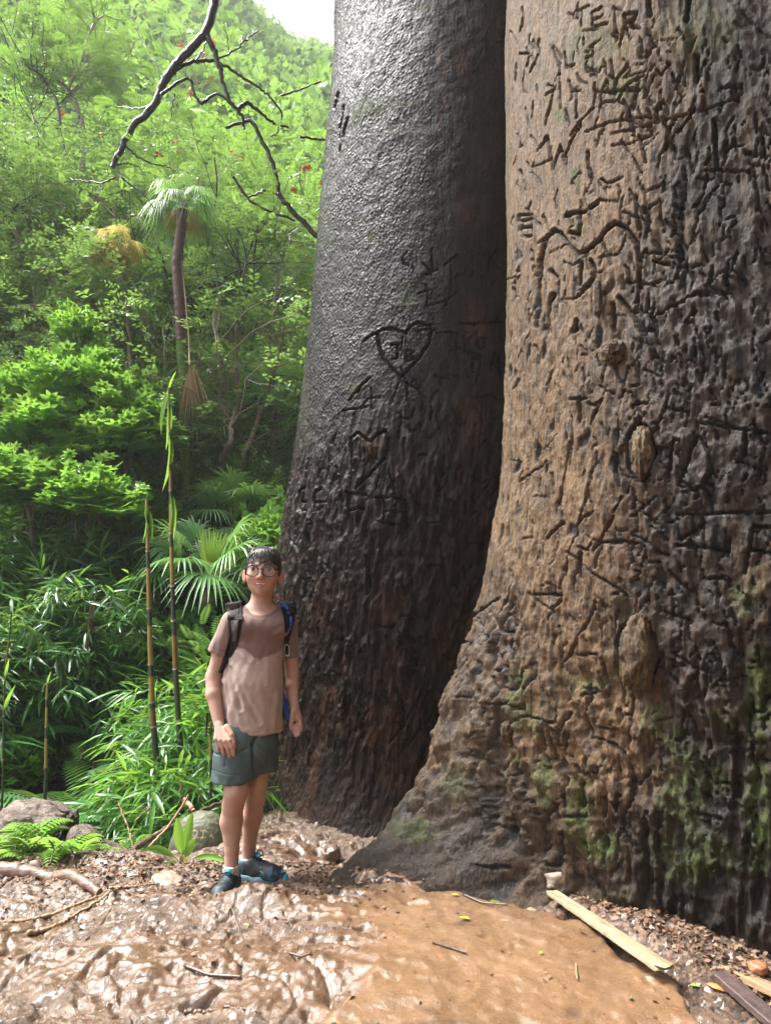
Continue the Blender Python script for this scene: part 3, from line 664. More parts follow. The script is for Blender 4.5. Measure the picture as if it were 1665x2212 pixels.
def combine(items):
    """items: (V,F,dir,up,scale,pos) -> one template"""
    VV = []; FF = {}; n = 0
    for V, F, d, up, s_, p in items:
        d = np.array(d, float); d /= np.linalg.norm(d); y = np.cross(up, d); y /= np.linalg.norm(y) + 1e-9; z = np.cross(d, y)
        VV.append((V * s_) @ np.stack([d, y, z]) + np.array(p))
        for f in F: FF.setdefault(f.shape[1], []).append(f + n)
        n += len(V)
    return np.concatenate(VV), [np.concatenate(f) for f in FF.values()]
def sprig_whorl(n, wd, droop, seed, seg=3):
    g = np.random.RandomState(seed); V, F = oval(wd, droop, seg); it = []
    for i in range(n):
        a = i * 2.4 + g.normal() * .2; e = .25 + .35 * g.random_sample()
        d = (math.cos(a) * .9 + .35, math.sin(a) * .9, e * .5)
        it.append((V, F, d, (0, 0, 1), .8 + .4 * g.random_sample(), (.28 * i / n, 0, 0)))
    return combine(it)
def sprig_bamboo(n, seed):
    g = np.random.RandomState(seed); V, F = oval(.055, .25, 3); it = []
    for i in range(n):
        a = g.normal() * .75; d = (math.cos(a), math.sin(a), -.15 + g.normal() * .25)
        it.append((V, F, d, (0, 0, 1), .7 + .5 * g.random_sample(), (.7 * i / n, .04 * g.normal(), 0)))
    return combine(it)
def sprig_twig(n, wd, seed, L=1.0):
    g = np.random.RandomState(seed); V, F = rhomb(wd); it = []
    for i in range(n):
        sd = 1 if i % 2 else -1; a = sd * (.8 + .3 * g.normal())
        it.append((V, F, (math.cos(a), math.sin(a), .1 * g.normal()), (g.normal() * .4, g.normal() * .4, 1), .26 * (.8 + .4 * g.random_sample()), (L * i / n, 0, -.1 * (i / n) ** 2)))
    return combine(it)
def pinnate(n, wd=.22, L=1.0, arch=.25, w=.28, rach=True):
    V, F = rhomb(wd); it = []
    for i in range(n):
        t = (i + .6) / n; ll = w * math.sin(math.pi * (t * .82 + .14)) ** .7
        for sd in (1, -1): it.append((V, F, (.35, sd, -.12), (0, 0, 1), ll, (t * L, 0, -arch * t * t)))
    if rach:
        P = np.array([(t * L, y * .006, -arch * t * t) for t in np.linspace(0, 1, 6) for y in (1, -1)])
        it.append((P, [np.array([(2*i, 2*i+1, 2*i+3, 2*i+2) for i in range(5)])], (1, 0, 0), (0, 0, 1), 1, (0, 0, 0)))
    return combine(it)
T_WHORL = sprig_whorl(7, .21, .14, 1); T_WHORL2 = sprig_whorl(6, .26, .1, 2); T_BAMB = sprig_bamboo(7, 3)
T_TWIG = sprig_twig(9, .24, 4); T_TWIG2 = sprig_twig(7, .34, 6); T_PIN = pinnate(12, .12); T_PINS = pinnate(8, .26, 1, .2, .34, False)

def dome_points(g, n, w, h, seed, fill=.5, low=.0):
    o = []
    while len(o) < n:
        P = g.normal(size=(n * 2, 3)); P /= np.linalg.norm(P, axis=1)[:, None]; P[:, 2] = np.abs(P[:, 2]) * (1 - low) + P[:, 2] * low
        r = 1 + .60 * pn(P[:, 0] * 1.9, P[:, 1] * 1.9, P[:, 2] * 1.9, seed) + .32 * pn(P[:, 0] * 5, P[:, 1] * 5, P[:, 2] * 5, seed + 1)
        r = r * (1 - fill * g.random_sample(n * 2) ** 1.5)
        Q = P * r[:, None]
        o += list(np.concatenate([Q, P], 1))
    o = np.array(o[:n]); P = o[:, :3] * np.array([w, w, h]); return P, o[:, 3:]
def bush(name, kind, seed, w, h, n, leaf, mat, label, cat, stems=7):
    g = np.random.RandomState(seed); rt_ = empty(name, (0, 0, 0), label, cat)
    P, N = dome_points(g, n, w, h, seed)
    mb = MB(); droop = -.35 if kind == 'bamb' else .25
    D = N + np.array([0, 0, droop]) + g.normal(size=N.shape) * .45
    if kind == 'bamb': D[:, 2] -= .3
    T = {'whorl': T_WHORL, 'bamb': T_BAMB, 'whorl2': T_WHORL2, 'twig': T_TWIG, 'pin': T_PIN}[kind]
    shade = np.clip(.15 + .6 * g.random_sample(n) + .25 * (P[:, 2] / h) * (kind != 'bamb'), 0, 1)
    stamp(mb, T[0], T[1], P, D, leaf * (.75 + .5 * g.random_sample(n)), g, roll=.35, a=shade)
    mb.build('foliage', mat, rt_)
    sb = MB()
    for i in range(stems):
        k = g.randint(n); e = P[k]; b = np.array([g.normal() * .08, g.normal() * .08, -.5])
        m = (b + e) / 2 + np.array([0, 0, .15 * h]) + g.normal(size=3) * .05 * w
        t = np.linspace(0, 1, 7)[:, None]; C_ = (1 - t) ** 2 * b + 2 * t * (1 - t) * m + t * t * e
        sb.tube(C_, np.linspace(.018, .004, 7), 5)
    sb.build('stem', M_STEM, rt_)
    return rt_
def grow(g, p, d, L, r, lev, tubes, tips, wig=.22, seg=7, nb=(3, 5), ang=.75, shr=.62, up=.06, first=.3):
    P = [np.array(p, float)]; d = np.array(d, float); d /= np.linalg.norm(d); Ds = [d]
    for i in range(seg):
        d = d + g.normal(size=3) * wig; d[2] += up; d /= np.linalg.norm(d); P.append(P[-1] + d * L / seg); Ds.append(d)
    P = np.array(P); r1 = r * (.35 if lev == 0 else .55)
    tubes.append((P, np.linspace(r, r1, len(P))))
    if lev == 0:
        for i in range(2, seg + 1): tips.append((P[i], Ds[i]))
        return
    for k in range(g.randint(nb[0], nb[1] + 1)):
        t = first + (1 - first) * (k + g.random_sample()) / nb[1]; i = min(int(t * seg), seg)
        q = np.cross(Ds[i], g.normal(size=3)); q /= np.linalg.norm(q) + 1e-9
        dd = Ds[i] * math.cos(ang) + q * math.sin(ang) * (.8 + .5 * g.random_sample())
        rr = r + (r1 - r) * i / seg
        grow(g, P[i], dd, L * shr * (.75 + .5 * g.random_sample()), rr * .62, lev - 1, tubes, tips, wig, max(4, seg - 1), nb, ang, shr, up, .25)
    tips.append((P[-1], Ds[-1]))
def leafy(g, tips, T, leaf, per, jit, mat, root, name='crown', droop=.0, up=.35):
    P = np.array([t[0] for t in tips]); D = np.array([t[1] for t in tips])
    P = np.repeat(P, per, 0) + g.normal(size=(len(P) * per, 3)) * jit; D = np.repeat(D, per, 0) * .6 + g.normal(size=P.shape) * .7
    D[:, 2] = D[:, 2] * .4 + droop
    mb = MB(); sh = np.clip(.5 + .9 * pn(P[:, 0] * 1.3, P[:, 1] * 1.3, P[:, 2] * 1.3, g.randint(99)) + g.normal(size=len(P)) * .15, 0, 1)
    stamp(mb, T[0], T[1], P, D, leaf * (.7 + .6 * g.random_sample(len(P))), g, roll=up, a=sh)
    return mb.build(name, mat, root)
def tubes_obj(tubes, name, mat, root, sides=6, rmin=.0):
    mb = MB()
    for P, r in tubes:
        if r[0] >= rmin: mb.tube(P, r, sides if r[0] > .02 else 4, caps=False)
    return mb.build(name, mat, root)
def tree(name, seed, H, r, lev, T, leaf, per, jit, leafm, barkm, label, cat='tree', wig=.2, nb=(3, 5), ang=.8, n_main=1, up=.05, flowers=0, droop=0.0, lean=.15):
    g = np.random.RandomState(seed); rt_ = empty(name, (0, 0, 0), label, cat); tubes = []; tips = []
    for i in range(n_main):
        d = np.array([g.normal() * lean, g.normal() * lean, 1.0])
        grow(g, (g.normal() * .1 * (n_main > 1), g.normal() * .1 * (n_main > 1), -.3), d, H * .62, r, lev, tubes, tips, wig, 8, nb, ang, .62, up, .4)
    tubes_obj(tubes, 'trunk', barkm, rt_)
    leafy(g, tips, T, leaf, per, jit, leafm, rt_, droop=droop)
    if flowers:
        V, F = rhomb(.35)
        for k in range(flowers):
            mb = MB()
            c = tips[g.randint(len(tips))][0] + g.normal(size=3) * .1
            for q in range(12): stamp(mb, V, F, [c + g.normal(size=3) * .03], [g.normal(size=3)], .09, g)
            mb.build('flower', M_FLOW, rt_)
    return rt_
def fan(mb, hub, fwd, up, r, g, nseg=34, spread=125, droop=.3, fold=.05, split=.5, a=.5):
    """one fan-shaped palm blade"""
    fwd = np.array(fwd, float); fwd /= np.linalg.norm(fwd); sd = np.cross(up, fwd); sd /= np.linalg.norm(sd) + 1e-9; nz = np.cross(fwd, sd)
    th = np.radians(np.linspace(-spread, spread, nseg)); dth = th[1] - th[0]
    rs = np.array([0.03, .25, .5, .75, 1.0])
    for k, t in enumerate(th):
        L = r * (.86 + .14 * math.cos(t)) * (1 + .06 * g.normal()); V = []
        hw = np.array([.5, .5, .40, .22, .02]) * dth * np.array([.03, .25, .5, .6, .6]) * L * 1.02
        dr = droop * (.5 + 1.1 * g.random_sample()) * L * (rs - split * .6).clip(0) ** 2 * 2.4
        c_ = np.outer(rs * L * math.cos(t), fwd) + np.outer(rs * L * math.sin(t), sd) - np.outer(.18 * L * rs * (1 - math.cos(t * .5)), nz)
        c_ = c_ + hub; c_[:, 2] -= dr
        q = -math.sin(t) * fwd + math.cos(t) * sd
        for s_ in (-1, 0, 1): V.append(c_ + np.outer(hw * s_, q) + np.outer(np.abs(s_) * hw * .45, nz))
        V = np.concatenate(V); F = grid_faces(3, 5); mb.add(V, F, np.clip(a + g.normal() * .18, 0, 1))
def fan_palm(name, seed, nleaf, pet, rad, trunk_h, label, trunk_r=.07, mat=None, spear=0, dead=0, droop=.35, e0=.15, e1=1.25):
    g = np.random.RandomState(seed); rt_ = empty(name, (0, 0, 0), label, 'palm')
    fb = MB(); pb = MB(); top = np.array([0, 0, trunk_h])
    for i in range(nleaf):
        az = i * 2.399 + g.normal() * .15; e = e0 + (e1 - e0) * (i + .5) / nleaf + g.normal() * .08
        d = np.array([math.cos(az) * math.cos(e), math.sin(az) * math.cos(e), math.sin(e)])
        L = pet * (.8 + .35 * g.random_sample()); t = np.linspace(0, 1, 6)[:, None]
        C_ = top + d * L * t - np.array([0, 0, 1]) * (.22 * L * math.cos(e)) * t * t
        pb.tube(C_, np.linspace(.014, .007, 6), 5)
        dd = C_[-1] - C_[-2]; dd /= np.linalg.norm(dd); f = dd + np.array([0, 0, -.35 * math.cos(e)])
        fan(fb, C_[-1], f, (g.normal() * .25, g.normal() * .25, 1) if e < 1.1 else (-d[0], -d[1], .3), rad * (.8 + .35 * g.random_sample()), g, droop=droop, a=.35 + .35 * g.random_sample())
        fo = fb.build('fan_leaf', mat or M_PALM, rt_); pb.build('leaf_stalk', M_STEM, fo); fb = MB(); pb = MB()
    if spear:
        sb = MB(); 
        for k in range(spear): fan(sb, top + np.array([.03 * k, -.02 * k, .1]), (g.normal() * .12 + .1 * k, g.normal() * .1, 1), (.2, -1, .0), rad * 1.0, g, 14, 16 + 8 * k, 0, a=.6)
        sb.build('spear_leaf', M_PALMY, rt_)
    if dead:
        db = MB()
        for k in range(dead):
            az = k * 2.4; d = np.array([math.cos(az), math.sin(az), -.7])
            fan(db, top + d * .22, (d[0] * .5, d[1] * .5, -1), (d[0], d[1], .6), rad * .95, g, 18, 60, .1, a=g.random_sample())
        db.build('withered_leaf', M_PALMD, rt_)
    if trunk_h > .2:
        tb = MB(); zz = np.linspace(-.6, trunk_h, 40); rr = trunk_r * (1 + .12 * np.abs(np.sin(zz * 22)) + .1 * g.normal(size=40) * .3)
        tb.tube(np.stack([.04 * np.sin(zz * .8), .03 * np.cos(zz), zz], 1), rr, 12); tb.build('trunk', M_BARKG, rt_)
    return rt_
def fern(name, seed, n, L, mat, label, npin=24, e=(.35, 1.1), wd=.24):
    g = np.random.RandomState(seed); rt_ = empty(name, (0, 0, 0), label, 'fern'); mb = MB(); V, F = rhomb(.16, .1)
    sb = MB()
    for i in range(n):
        az = i * 2.399 + g.normal() * .3; el = g.uniform(*e); ll = L * (.7 + .5 * g.random_sample())
        t = np.linspace(0, 1, npin + 2); d = np.array([math.cos(az), math.sin(az), 0]); sd = np.array([-d[1], d[0], 0])
        h = math.tan(el) * .8
        C_ = np.outer(t * ll * math.cos(el) * 1.1, d); C_[:, 2] = ll * (t * math.sin(el) * 1.25 - t * t * (.62 + .25 * math.cos(el)))
        sb.tube(C_[::3], .003, 4, caps=False)
        T = np.gradient(C_, axis=0); T /= np.linalg.norm(T, axis=1)[:, None]
        P = []; D = []; S_ = []
        for k in range(3, npin + 1):
            w_ = wd * ll * math.sin(math.pi * min(1, (t[k] * .9 + .1)) ** .8) + .01
            for s_ in (1, -1): P.append(C_[k]); D.append(sd * s_ + T[k] * .35 + np.array([0, 0, -.12])); S_.append(w_)
        stamp(mb, V, F, P, D, np.array(S_), g, up=(0, 0, 1), roll=.06, a=np.clip(.5 + .3 * g.normal(), 0, 1))
        fo = mb.build('frond', mat, rt_); sb.build('midrib', M_STEM, fo); mb = MB(); sb = MB()
    return rt_

# ---- prototypes (moved into place by the first use)
USED = set(); PROTO = {}
def proto(k):
    if k not in PROTO:
        PROTO[k] = {
        'glossyA': lambda: bush('broadleaf_shrub', 'whorl', 11, .62, .75, 760, .105, M_GLOSSY, '', 'shrub'),
        'glossyB': lambda: bush('broadleaf_shrub', 'whorl2', 12, .55, .6, 620, .095, M_GLOSSY, '', 'shrub'),
        'darkA': lambda: bush('broadleaf_shrub', 'whorl', 13, .6, .7, 680, .12, M_DARK, '', 'shrub'),
        'bambA': lambda: bush('bamboo_clump', 'bamb', 14, .6, .8, 900, .17, M_BAMB, '', 'bamboo'),
        'bambY': lambda: bush('bamboo_clump', 'bamb', 15, .5, .5, 210, .2, M_BAMBY, '', 'bamboo'),
        'smallA': lambda: bush('small_leaved_shrub', 'twig', 16, .7, .7, 900, .2, M_SMALL, '', 'shrub'),
        'pinA': lambda: bush('feathery_shrub', 'pin', 17, .7, .6, 420, .28, M_FERN, '', 'shrub'),
        'treeA': lambda: tree('flame_tree', 21, 7.5, .11, 3, T_PIN, .42, 2, .12, M_TREE, M_BARKG, '', wig=.26, nb=(3, 5), ang=.85, flowers=22),
        'treeB': lambda: tree('slender_tree', 22, 6.5, .07, 3, T_TWIG, .34, 3, .13, M_SMALL, M_BARKG, '', wig=.2, nb=(3, 5), ang=.7, n_main=3, lean=.35),
        'treeC': lambda: tree('broadleaf_tree', 23, 7, .10, 3, T_TWIG2, .42, 4, .18, M_TREE, M_BARKG, '', wig=.2, nb=(4, 5), ang=.85),
        'treeD': lambda: tree('slender_tree', 24, 7, .06, 3, T_TWIG, .34, 2, .14, M_SMALL, M_BARKD, '', wig=.24, nb=(3, 4), ang=.6, n_main=4, lean=.4),
        'palmA': lambda: fan_palm('fan_palm', 31, 15, .62, .52, .35, '', spear=3),
        'palmB': lambda: fan_palm('fan_palm', 32, 13, .75, .6, 1.3, ''),
        'palmT': lambda: fan_palm('tall_fan_palm', 33, 16, .7, .75, .0, '', dead=9, droop=.7, e0=-.35, e1=1.1),
        'fernA': lambda: fern('fern', 41, 11, .75, M_FERN, ''),
        'fernB': lambda: fern('fern', 42, 9, .8, M_FERN, '', 28),
        'fernY': lambda: fern('fern', 43, 9, .40, M_FERNY, '', 16, wd=.17),
        }[k]()
    return PROTO[k]
def put(k, p, s, rz, label, group, tilt=(0, 0), name=None):
    pr = proto(k)
    if k in USED: o = copy_tree(pr)
    else: o = pr; USED.add(k)
    o.location = [float(c) for c in p]; o.scale = (s, s, s) if np.isscalar(s) else s
    o.rotation_euler = (tilt[0], tilt[1], rz); o['label'] = label; o['group'] = group
    return o
def pg(u, v, y, k, s, rz, label, group, dz=0.0, tilt=(0, 0)):
    """(u, v) = where the foot of the plant is, hidden or not, at distance y"""
    p = at(u, v, y); gzz = ground_z(p[0], p[1]) if y < 19 else float(hill_z(p[0], p[1]))
    if p[2] > gzz + .1: p[2] = gzz + .1 + (p[2] - gzz - .1) * .35
    return put(k, p, s, rz, label, group, tilt)
# ============================================================ PLACING THE PLANTS
G1 = 'shrubs on the gully side'; G2 = 'bamboo foliage in the gully'; G3 = 'ferns on the gully side'; G4 = 'fan palms in the gully'; G5 = 'trees rising from the gully'
# front row: ferns and bamboo foliage below the bank edge
for a in [
 ('fernA', 95, 1760, 4.65, .85, 2.2, 'dark fern rising right behind the cut log, nearest the bank edge', G3),
 ('fernB', 215, 1750, 4.75, .85, 1.1, 'dark fern between the cut log and the left tall cane', G3),
 ('fernA', 290, 1730, 4.95, .85, 3.9, 'dark fern directly left of the left tall cane foot', G3),
 ('fernB', 25, 1730, 4.8, .85, 5.6, 'dark fern at the left edge above the bright fern', G3),
 ('fernB', 150, 1700, 5.0, .95, .3, 'large dark green fern just behind the cut log', G3),
 ('fernA', 20, 1740, 5.2, .9, 1.3, 'dark fern at the far left edge above the cut log', G3),
 ('fernA', 300, 1620, 5.6, 1.1, 2.4, 'dark fern left of the taller bamboo canes', G3),
 ('fernB', 400, 1560, 6.0, 1.1, .9, 'wide dark fern between the two bamboo canes', G3),
 ('fernB', 215, 1560, 6.0, 1.15, 4.0, 'dark fern under the leaning reddish stem', G3),
 ('fernA', 80, 1560, 5.9, 1.0, 5.0, 'dark fern behind the short green cane at left', G3),
 ('fernA', 470, 1640, 5.4, .8, 3.3, 'dark fern tucked behind the boy and left of his hand', G3),
 ('bambY', 400, 1800, 4.75, .75, .4, 'bright bamboo tuft beside the fallen branch', G2),
 ('bambY', 330, 1830, 4.6, .55, 1.6, 'low bright bamboo tuft beneath the crossed sticks', G2),
 ('bambY', 425, 1700, 4.9, 1.0, 2.5, 'bright bamboo tuft at the level of the boy shorts', G2),
 ('bambA', 440, 1850, 5.2, .62, 3.5, 'dark bamboo mass behind the mossy stone', G2),
 ('bambY', 420, 1560, 5.2, 1.0, 4.4, 'bright bamboo spray just left of the boy elbow', G2),
 ('bambY', 470, 1340, 5.6, 1.0, 5.2, 'bright bamboo spray behind the boy right shoulder', G2),
 ('bambY', 380, 1400, 5.6, .7, .2, 'small bamboo spray beside the tallest cane', G2),
 ('bambA', 60, 1480, 6.3, 1.25, 1.0, 'dark drooping bamboo at the far left edge', G2),
 ('bambA', 205, 1500, 6.6, 1.2, 2.2, 'dark drooping bamboo over the reddish stem', G2),
 ('bambA', 310, 1560, 6.8, 1.0, 3.1, 'dark bamboo behind the left cane', G2),
 ('bambA', 130, 1330, 7.2, 1.35, 4.0, 'pale tipped bamboo crown under the bright shrub at left', G2),
 ('bambA', 20, 1200, 7.0, 1.1, 5.0, 'bamboo at the left edge below the bright shrub', G2),
 ('glossyB', 70, 1440, 6.2, .8, 0.5, 'light green thin-leaved shrub at the left edge, mid height', G1),
 ('glossyB', 20, 1650, 5.6, .6, 1.4, 'small light green shrub at the left edge near the ferns', G1),
 ('darkA', 250, 1330, 7.4, 1.15, .7, 'large dark glossy shrub left of the canes', G1),
 ('darkA', 330, 1250, 7.8, 1.0, 2.0, 'dark glossy shrub between the canes and the fan palm', G1),
 ('darkA', 170, 1170, 8.2, 1.1, 3.0, 'dark glossy shrub beneath the bright crown', G1),
 ('glossyA', 120, 1010, 8.4, 1.25, .4, 'bright green glossy shrub forming the wide mound at left', G1),
 ('glossyA', 255, 1010, 8.2, .95, 1.9, 'bright green glossy shrub right of the wide mound', G1),
 ('glossyA', 20, 960, 8.8, 1.1, 3.7, 'bright green glossy shrub cut by the left edge', G1),
 ('glossyB', 165, 810, 9.4, 1.1, 4.6, 'bright yellow-green shrub top standing above the mound', G1),
 ('glossyB', 270, 870, 9.0, .7, 2.6, 'small yellow-green tuft right of the shrub top', G1),
 ('glossyB', 320, 1150, 7.9, .9, 5.5, 'bright green shrub behind the tallest cane', G1),
 ('glossyB', 590, 1120, 8.2, 1.0, .9, 'bright green shrub against the rear trunk', G1),
 ('glossyB', 560, 1240, 7.6, .8, 2.9, 'green shrub above the boy head beside the rear trunk', G1),
 ('smallA', 480, 1060, 9.5, 1.2, .2, 'fine-leaved shrub at the foot of the forked trunks', G1),
 ('smallA', 400, 1000, 10.5, 1.2, 1.2, 'fine-leaved shrub at the foot of the tall palm', G1),
 ('smallA', 590, 1000, 10.5, 1.1, 2.2, 'fine-leaved shrub near the rear trunk', G1),
 ('pinA', 540, 1420, 6.4, .9, 3.0, 'feathery dark shrub behind the boy neck', G1),
 ('darkA', 440, 1420, 6.6, .8, 4.2, 'dark shrub below the fan palm', G1),
 ('pinA', 350, 1450, 6.6, .8, 1.0, 'feathery shrub between the canes low down', G1),
 ('palmA', 445, 1290, 7.0, 1.0, .2, 'fan palm with an upright yellow-green spear leaf, behind the boy', G4),
 ('palmB', 590, 1080, 10.0, 1.0, 1.2, 'fan palm on a short trunk beside the rear trunk', G4),
 ('palmA', 505, 1180, 8.8, 1.0, 2.6, 'fan palm partly behind the boy, right of the spear leaf', G4),
 ('palmB', 545, 960, 11.0, 1.0, 3.6, 'fan palm at the base of the forked trunks', G4),
 ('palmB', 60, 1000, 11.5, 1.15, 4.4, 'fan palm with stiff fans above the bright mound at the left edge', G4),
 ('palmB', 240, 960, 12.0, 1.1, 5.3, 'fan palm behind the yellow-green shrub top', G4),
 ('palmB', 350, 1100, 9.6, .9, .8, 'drooping fan palm behind the tallest cane', G4),
 ('palmA', 620, 1200, 8.4, .8, 4.9, 'fan palm with bluish leaves tucked by the rear trunk', G4),
 ('bambA', -140, 1480, 5.8, 1.3, 3.0, 'dark bamboo beyond the left edge of the view', G2), ('glossyA', -200, 1200, 8.0, 1.5, 1.0, 'bright shrub beyond the left edge of the view', G1), ('darkA', -380, 1380, 6.8, 1.5, 2.0, 'dark shrub beyond the left edge of the view', G1),
 ('smallA', -420, 1050, 10, 1.8, 2.0, 'fine-leaved shrub beyond the left edge of the view', G1), ('fernA', -120, 1720, 5.0, 1.1, 1.0, 'dark fern beyond the left edge of the view', G3), ('bambA', -330, 1560, 5.4, 1.1, .4, 'dark bamboo farther beyond the left edge', G2),
]:
    k, u_, v_, y_, s_, rz_, lab, grp = a
    pg(u_, v_, y_, k, s_, rz_, lab, grp)
# tall palms
def palm_trunk(root, P, r, mats, label=None):
    mb = MB(); n = 46; t = np.linspace(0, 1, n); Q = np.array([np.interp(t, np.linspace(0, 1, len(P)), [p[i] for p in P]) for i in range(3)]).T
    rr = r * (1 + .18 * np.abs(np.sin(t * 60)) + .1 * np.sin(t * 143)); mb.tube(Q, rr, 14)
    o = mb.build('trunk', mats, None); reparent(o, root)
    if label: o['label'] = label
pt = put('palmT', at(398, 445, 9.2), .44, .4, 'tall palm with red-brown shaggy trunk and a skirt of hanging grey-yellow fans', 'tall fan palms')
def reparent2(o, p):
    o.parent = p; bpy.context.view_layer.update(); o.matrix_parent_inverse = p.matrix_world.inverted()
for lst, m_, nm in (([at(400, 1080, 8.9), at(402, 930, 8.9), at(397, 800, 8.9), at(392, 735, 8.9)], simple('mossy_palm_bark', (.10, .15, .03), .8, 20, .5, .5, .01), 'mossy lower trunk'),
                    ([at(392, 735, 8.9), at(388, 650, 8.9), at(382, 570, 8.9), at(396, 455, 8.9)], M_BARKR, 'red-brown upper trunk')):
    mb = MB(); n = 40; t = np.linspace(0, 1, n); A_ = np.array(lst); Q = np.array([np.interp(t, np.linspace(0, 1, len(A_)), A_[:, i]) for i in range(3)]).T
    mb.tube(Q, .062 * (1 + .2 * np.abs(np.sin(t * 40)) + .12 * np.sin(t * 97)), 12); o = mb.build('trunk', m_, None); o['label'] = nm; reparent2(o, pt)
pt2 = put('palmT', at(255, 530, 9.3), .30, 1.4, 'tall palm with drooping bright yellow fans left of the red-brown trunk', 'tall fan palms')
for ch in pt2.children:
    if ch.name.startswith('fan_leaf'):
        ch.data = ch.data.copy(); ch.data.materials[0] = M_PALMD
mb = MB(); mb.tube([at(262, 980, 9.3), at(285, 800, 9.3), at(275, 680, 9.3), at(258, 535, 9.3)], [.04, .036, .032, .03], 10); o = mb.build('trunk', M_BARKG, None); reparent2(o, pt2)
# explicit leaning trunks seen in the thicket
def seen_tree(name, lines, y, label, seed, leafn=26, T=T_TWIG, leaf=.3, lm=M_SMALL, bm=M_BARKG, group=G5):
    g = np.random.RandomState(seed); b = at(*lines[0][0][0], y); rt_ = empty(name, b, label, 'tree', group); tubes = []; tips = []
    for pts, w0, w1 in lines:
        P = np.array([at(u + g.normal() * 1.0, v, y + .35 * math.sin(i * 1.3 + seed)) for i, (u, v) in enumerate(pts)]) - b
        n = len(P) * 5; t = np.linspace(0, 1, n); Q = np.array([np.interp(t, np.linspace(0, 1, len(P)), P[:, i]) for i in range(3)]).T
        for _ in range(3): Q[1:-1] = (Q[:-2] + 2 * Q[1:-1] + Q[2:]) / 4
        Q[1:-1] += g.normal(size=(n - 2, 3)) * .006
        k = y / FD * .5; tubes.append((Q, np.linspace(w0 * k, w1 * k, n)))
        for j in range(leafn):
            i = g.randint(n // 3, n); d = g.normal(size=3); d[2] = abs(d[2]) * .6 + .1
            grow(g, Q[i], d, .7 + .8 * g.random_sample(), .012, 1, tubes, tips, .25, 5, (1, 3), .7, .6, .03)
    tubes_obj(tubes, 'trunk', bm, rt_, 8); leafy(g, tips, T, leaf, 2, .09, lm, rt_); return rt_
def z4(l): return [(x * .4151, 576 + y * .4151) for x, y in l]
seen_tree('slender_tree', [(z4([(1130,1200),(1140,1080),(1165,980),(1210,900),(1200,830),(1240,720),(1230,450),(1245,300)]), 15, 9), (z4([(1205,860),(1180,700),(1175,550),(1130,430),(1110,240)]), 8, 4)], 9.0, 'pale-barked trunk forked like a Y behind the boy, left of the rear trunk', 51, 7)
seen_tree('slender_tree', [(z4([(1195,1190),(1210,1120),(1250,1010),(1300,920),(1370,720),(1400,600),(1450,480),(1480,300)]), 13, 6), (z4([(1262,990),(1240,880),(1215,800)]), 8, 6)], 9.3, 'dark curving trunk leaning right toward the rear trunk', 52, 7)
seen_tree('slender_tree', [(z4([(690,1060),(695,900),(700,600),(700,420),(660,250),(640,100),(620,-40),(590,-300)]), 9, 5)], 11, 'thin reddish trunk left of the mossy palm trunk', 53, 12)
seen_tree('slender_tree', [(z4([(730,600),(745,430),(770,250),(760,60),(800,-100),(830,-300)]), 9, 5), (z4([(740,470),(800,330),(870,260)]), 5, 3)], 12, 'thin speckled trunk close left of the palm trunk', 54, 12)
seen_tree('slender_tree', [(z4([(440,600),(440,400),(430,200),(410,100),(330,0),(300,-150)]), 11, 6), (z4([(430,200),(440,60),(500,-150)]), 8, 4)], 12.5, 'pale trunk rising through the yellow-green shrub top', 55, 12)
seen_tree('slender_tree', [(z4([(260,500),(200,420),(150,300),(110,180),(70,0),(20,-300)]), 10, 6), (z4([(190,400),(120,150),(90,-100)]), 7, 4)], 11.5, 'thin trunk leaning left at the upper left edge', 56, 14)
seen_tree('slender_tree', [(z4([(1020,1100),(1010,980),(1035,800),(1040,600),(1060,420)]), 6, 3)], 10, 'very thin pale stem right of the mossy palm trunk', 57, 6)
seen_tree('slender_tree', [(z4([(880,1180),(885,1000),(850,800),(860,500),(855,300)]), 7, 4)], 9.6, 'thin pale stem just right of the tallest cane', 58, 6)
def z3_(l): return [(x * .4497, y * .4497) for x, y in l]
seen_tree('crooked_tree', [(z3_([(400,820),(402,600),(362,480),(330,430),(285,385)]), 12, 7), (z3_([(345,450),(390,400),(440,350),(540,342)]), 7, 4), (z3_([(400,290),(415,200),(450,120),(500,70)]), 7, 4), (z3_([(330,430),(400,290)]), 7, 6), (z3_([(300,400),(265,290),(235,215),(205,50)]), 7, 4)], 12.5, 'crooked branching tree in the upper left, left of the hanging branch', 61, 9, T_PIN, .3, M_TREE, M_BARKG)
seen_tree('crooked_tree', [(z3_([(330,900),(280,470),(220,400),(200,360),(130,320),(95,255)]), 7, 4), (z3_([(225,720),(170,600),(140,480)]), 6, 3)], 12, 'thin dark crooked tree near the upper left edge', 62, 10, T_TWIG, .28, M_SMALL, M_BARKD)
seen_tree('slender_tree', [(z3_([(170,1560),(65,1150),(50,1050),(80,980),(180,920)]), 8, 4), (z3_([(62,1150),(120,1000),(0,860)]), 5, 3)], 10.8, 'thin dark stem bending at the left edge below the hazy trees', 63, 5, T_TWIG, .26, M_SMALL, M_BARKD)
seen_tree('slender_tree', [(z3_([(280,1600),(190,1400),(130,1250),(60,1100),(-40,980)]), 8, 5)], 11, 'pale stem leaning far left through the thicket', 64, 6, T_TWIG, .26, M_SMALL, M_BARKG)
seen_tree('slender_tree', [(z3_([(330,1600),(270,1400),(240,1150),(185,940),(170,700)]), 9, 5), (z3_([(262,1330),(300,1150),(340,1000)]), 5, 3)], 11.3, 'pale speckled stem in the middle of the left thicket', 65, 6, T_TWIG, .26, M_SMALL, M_BARKG)
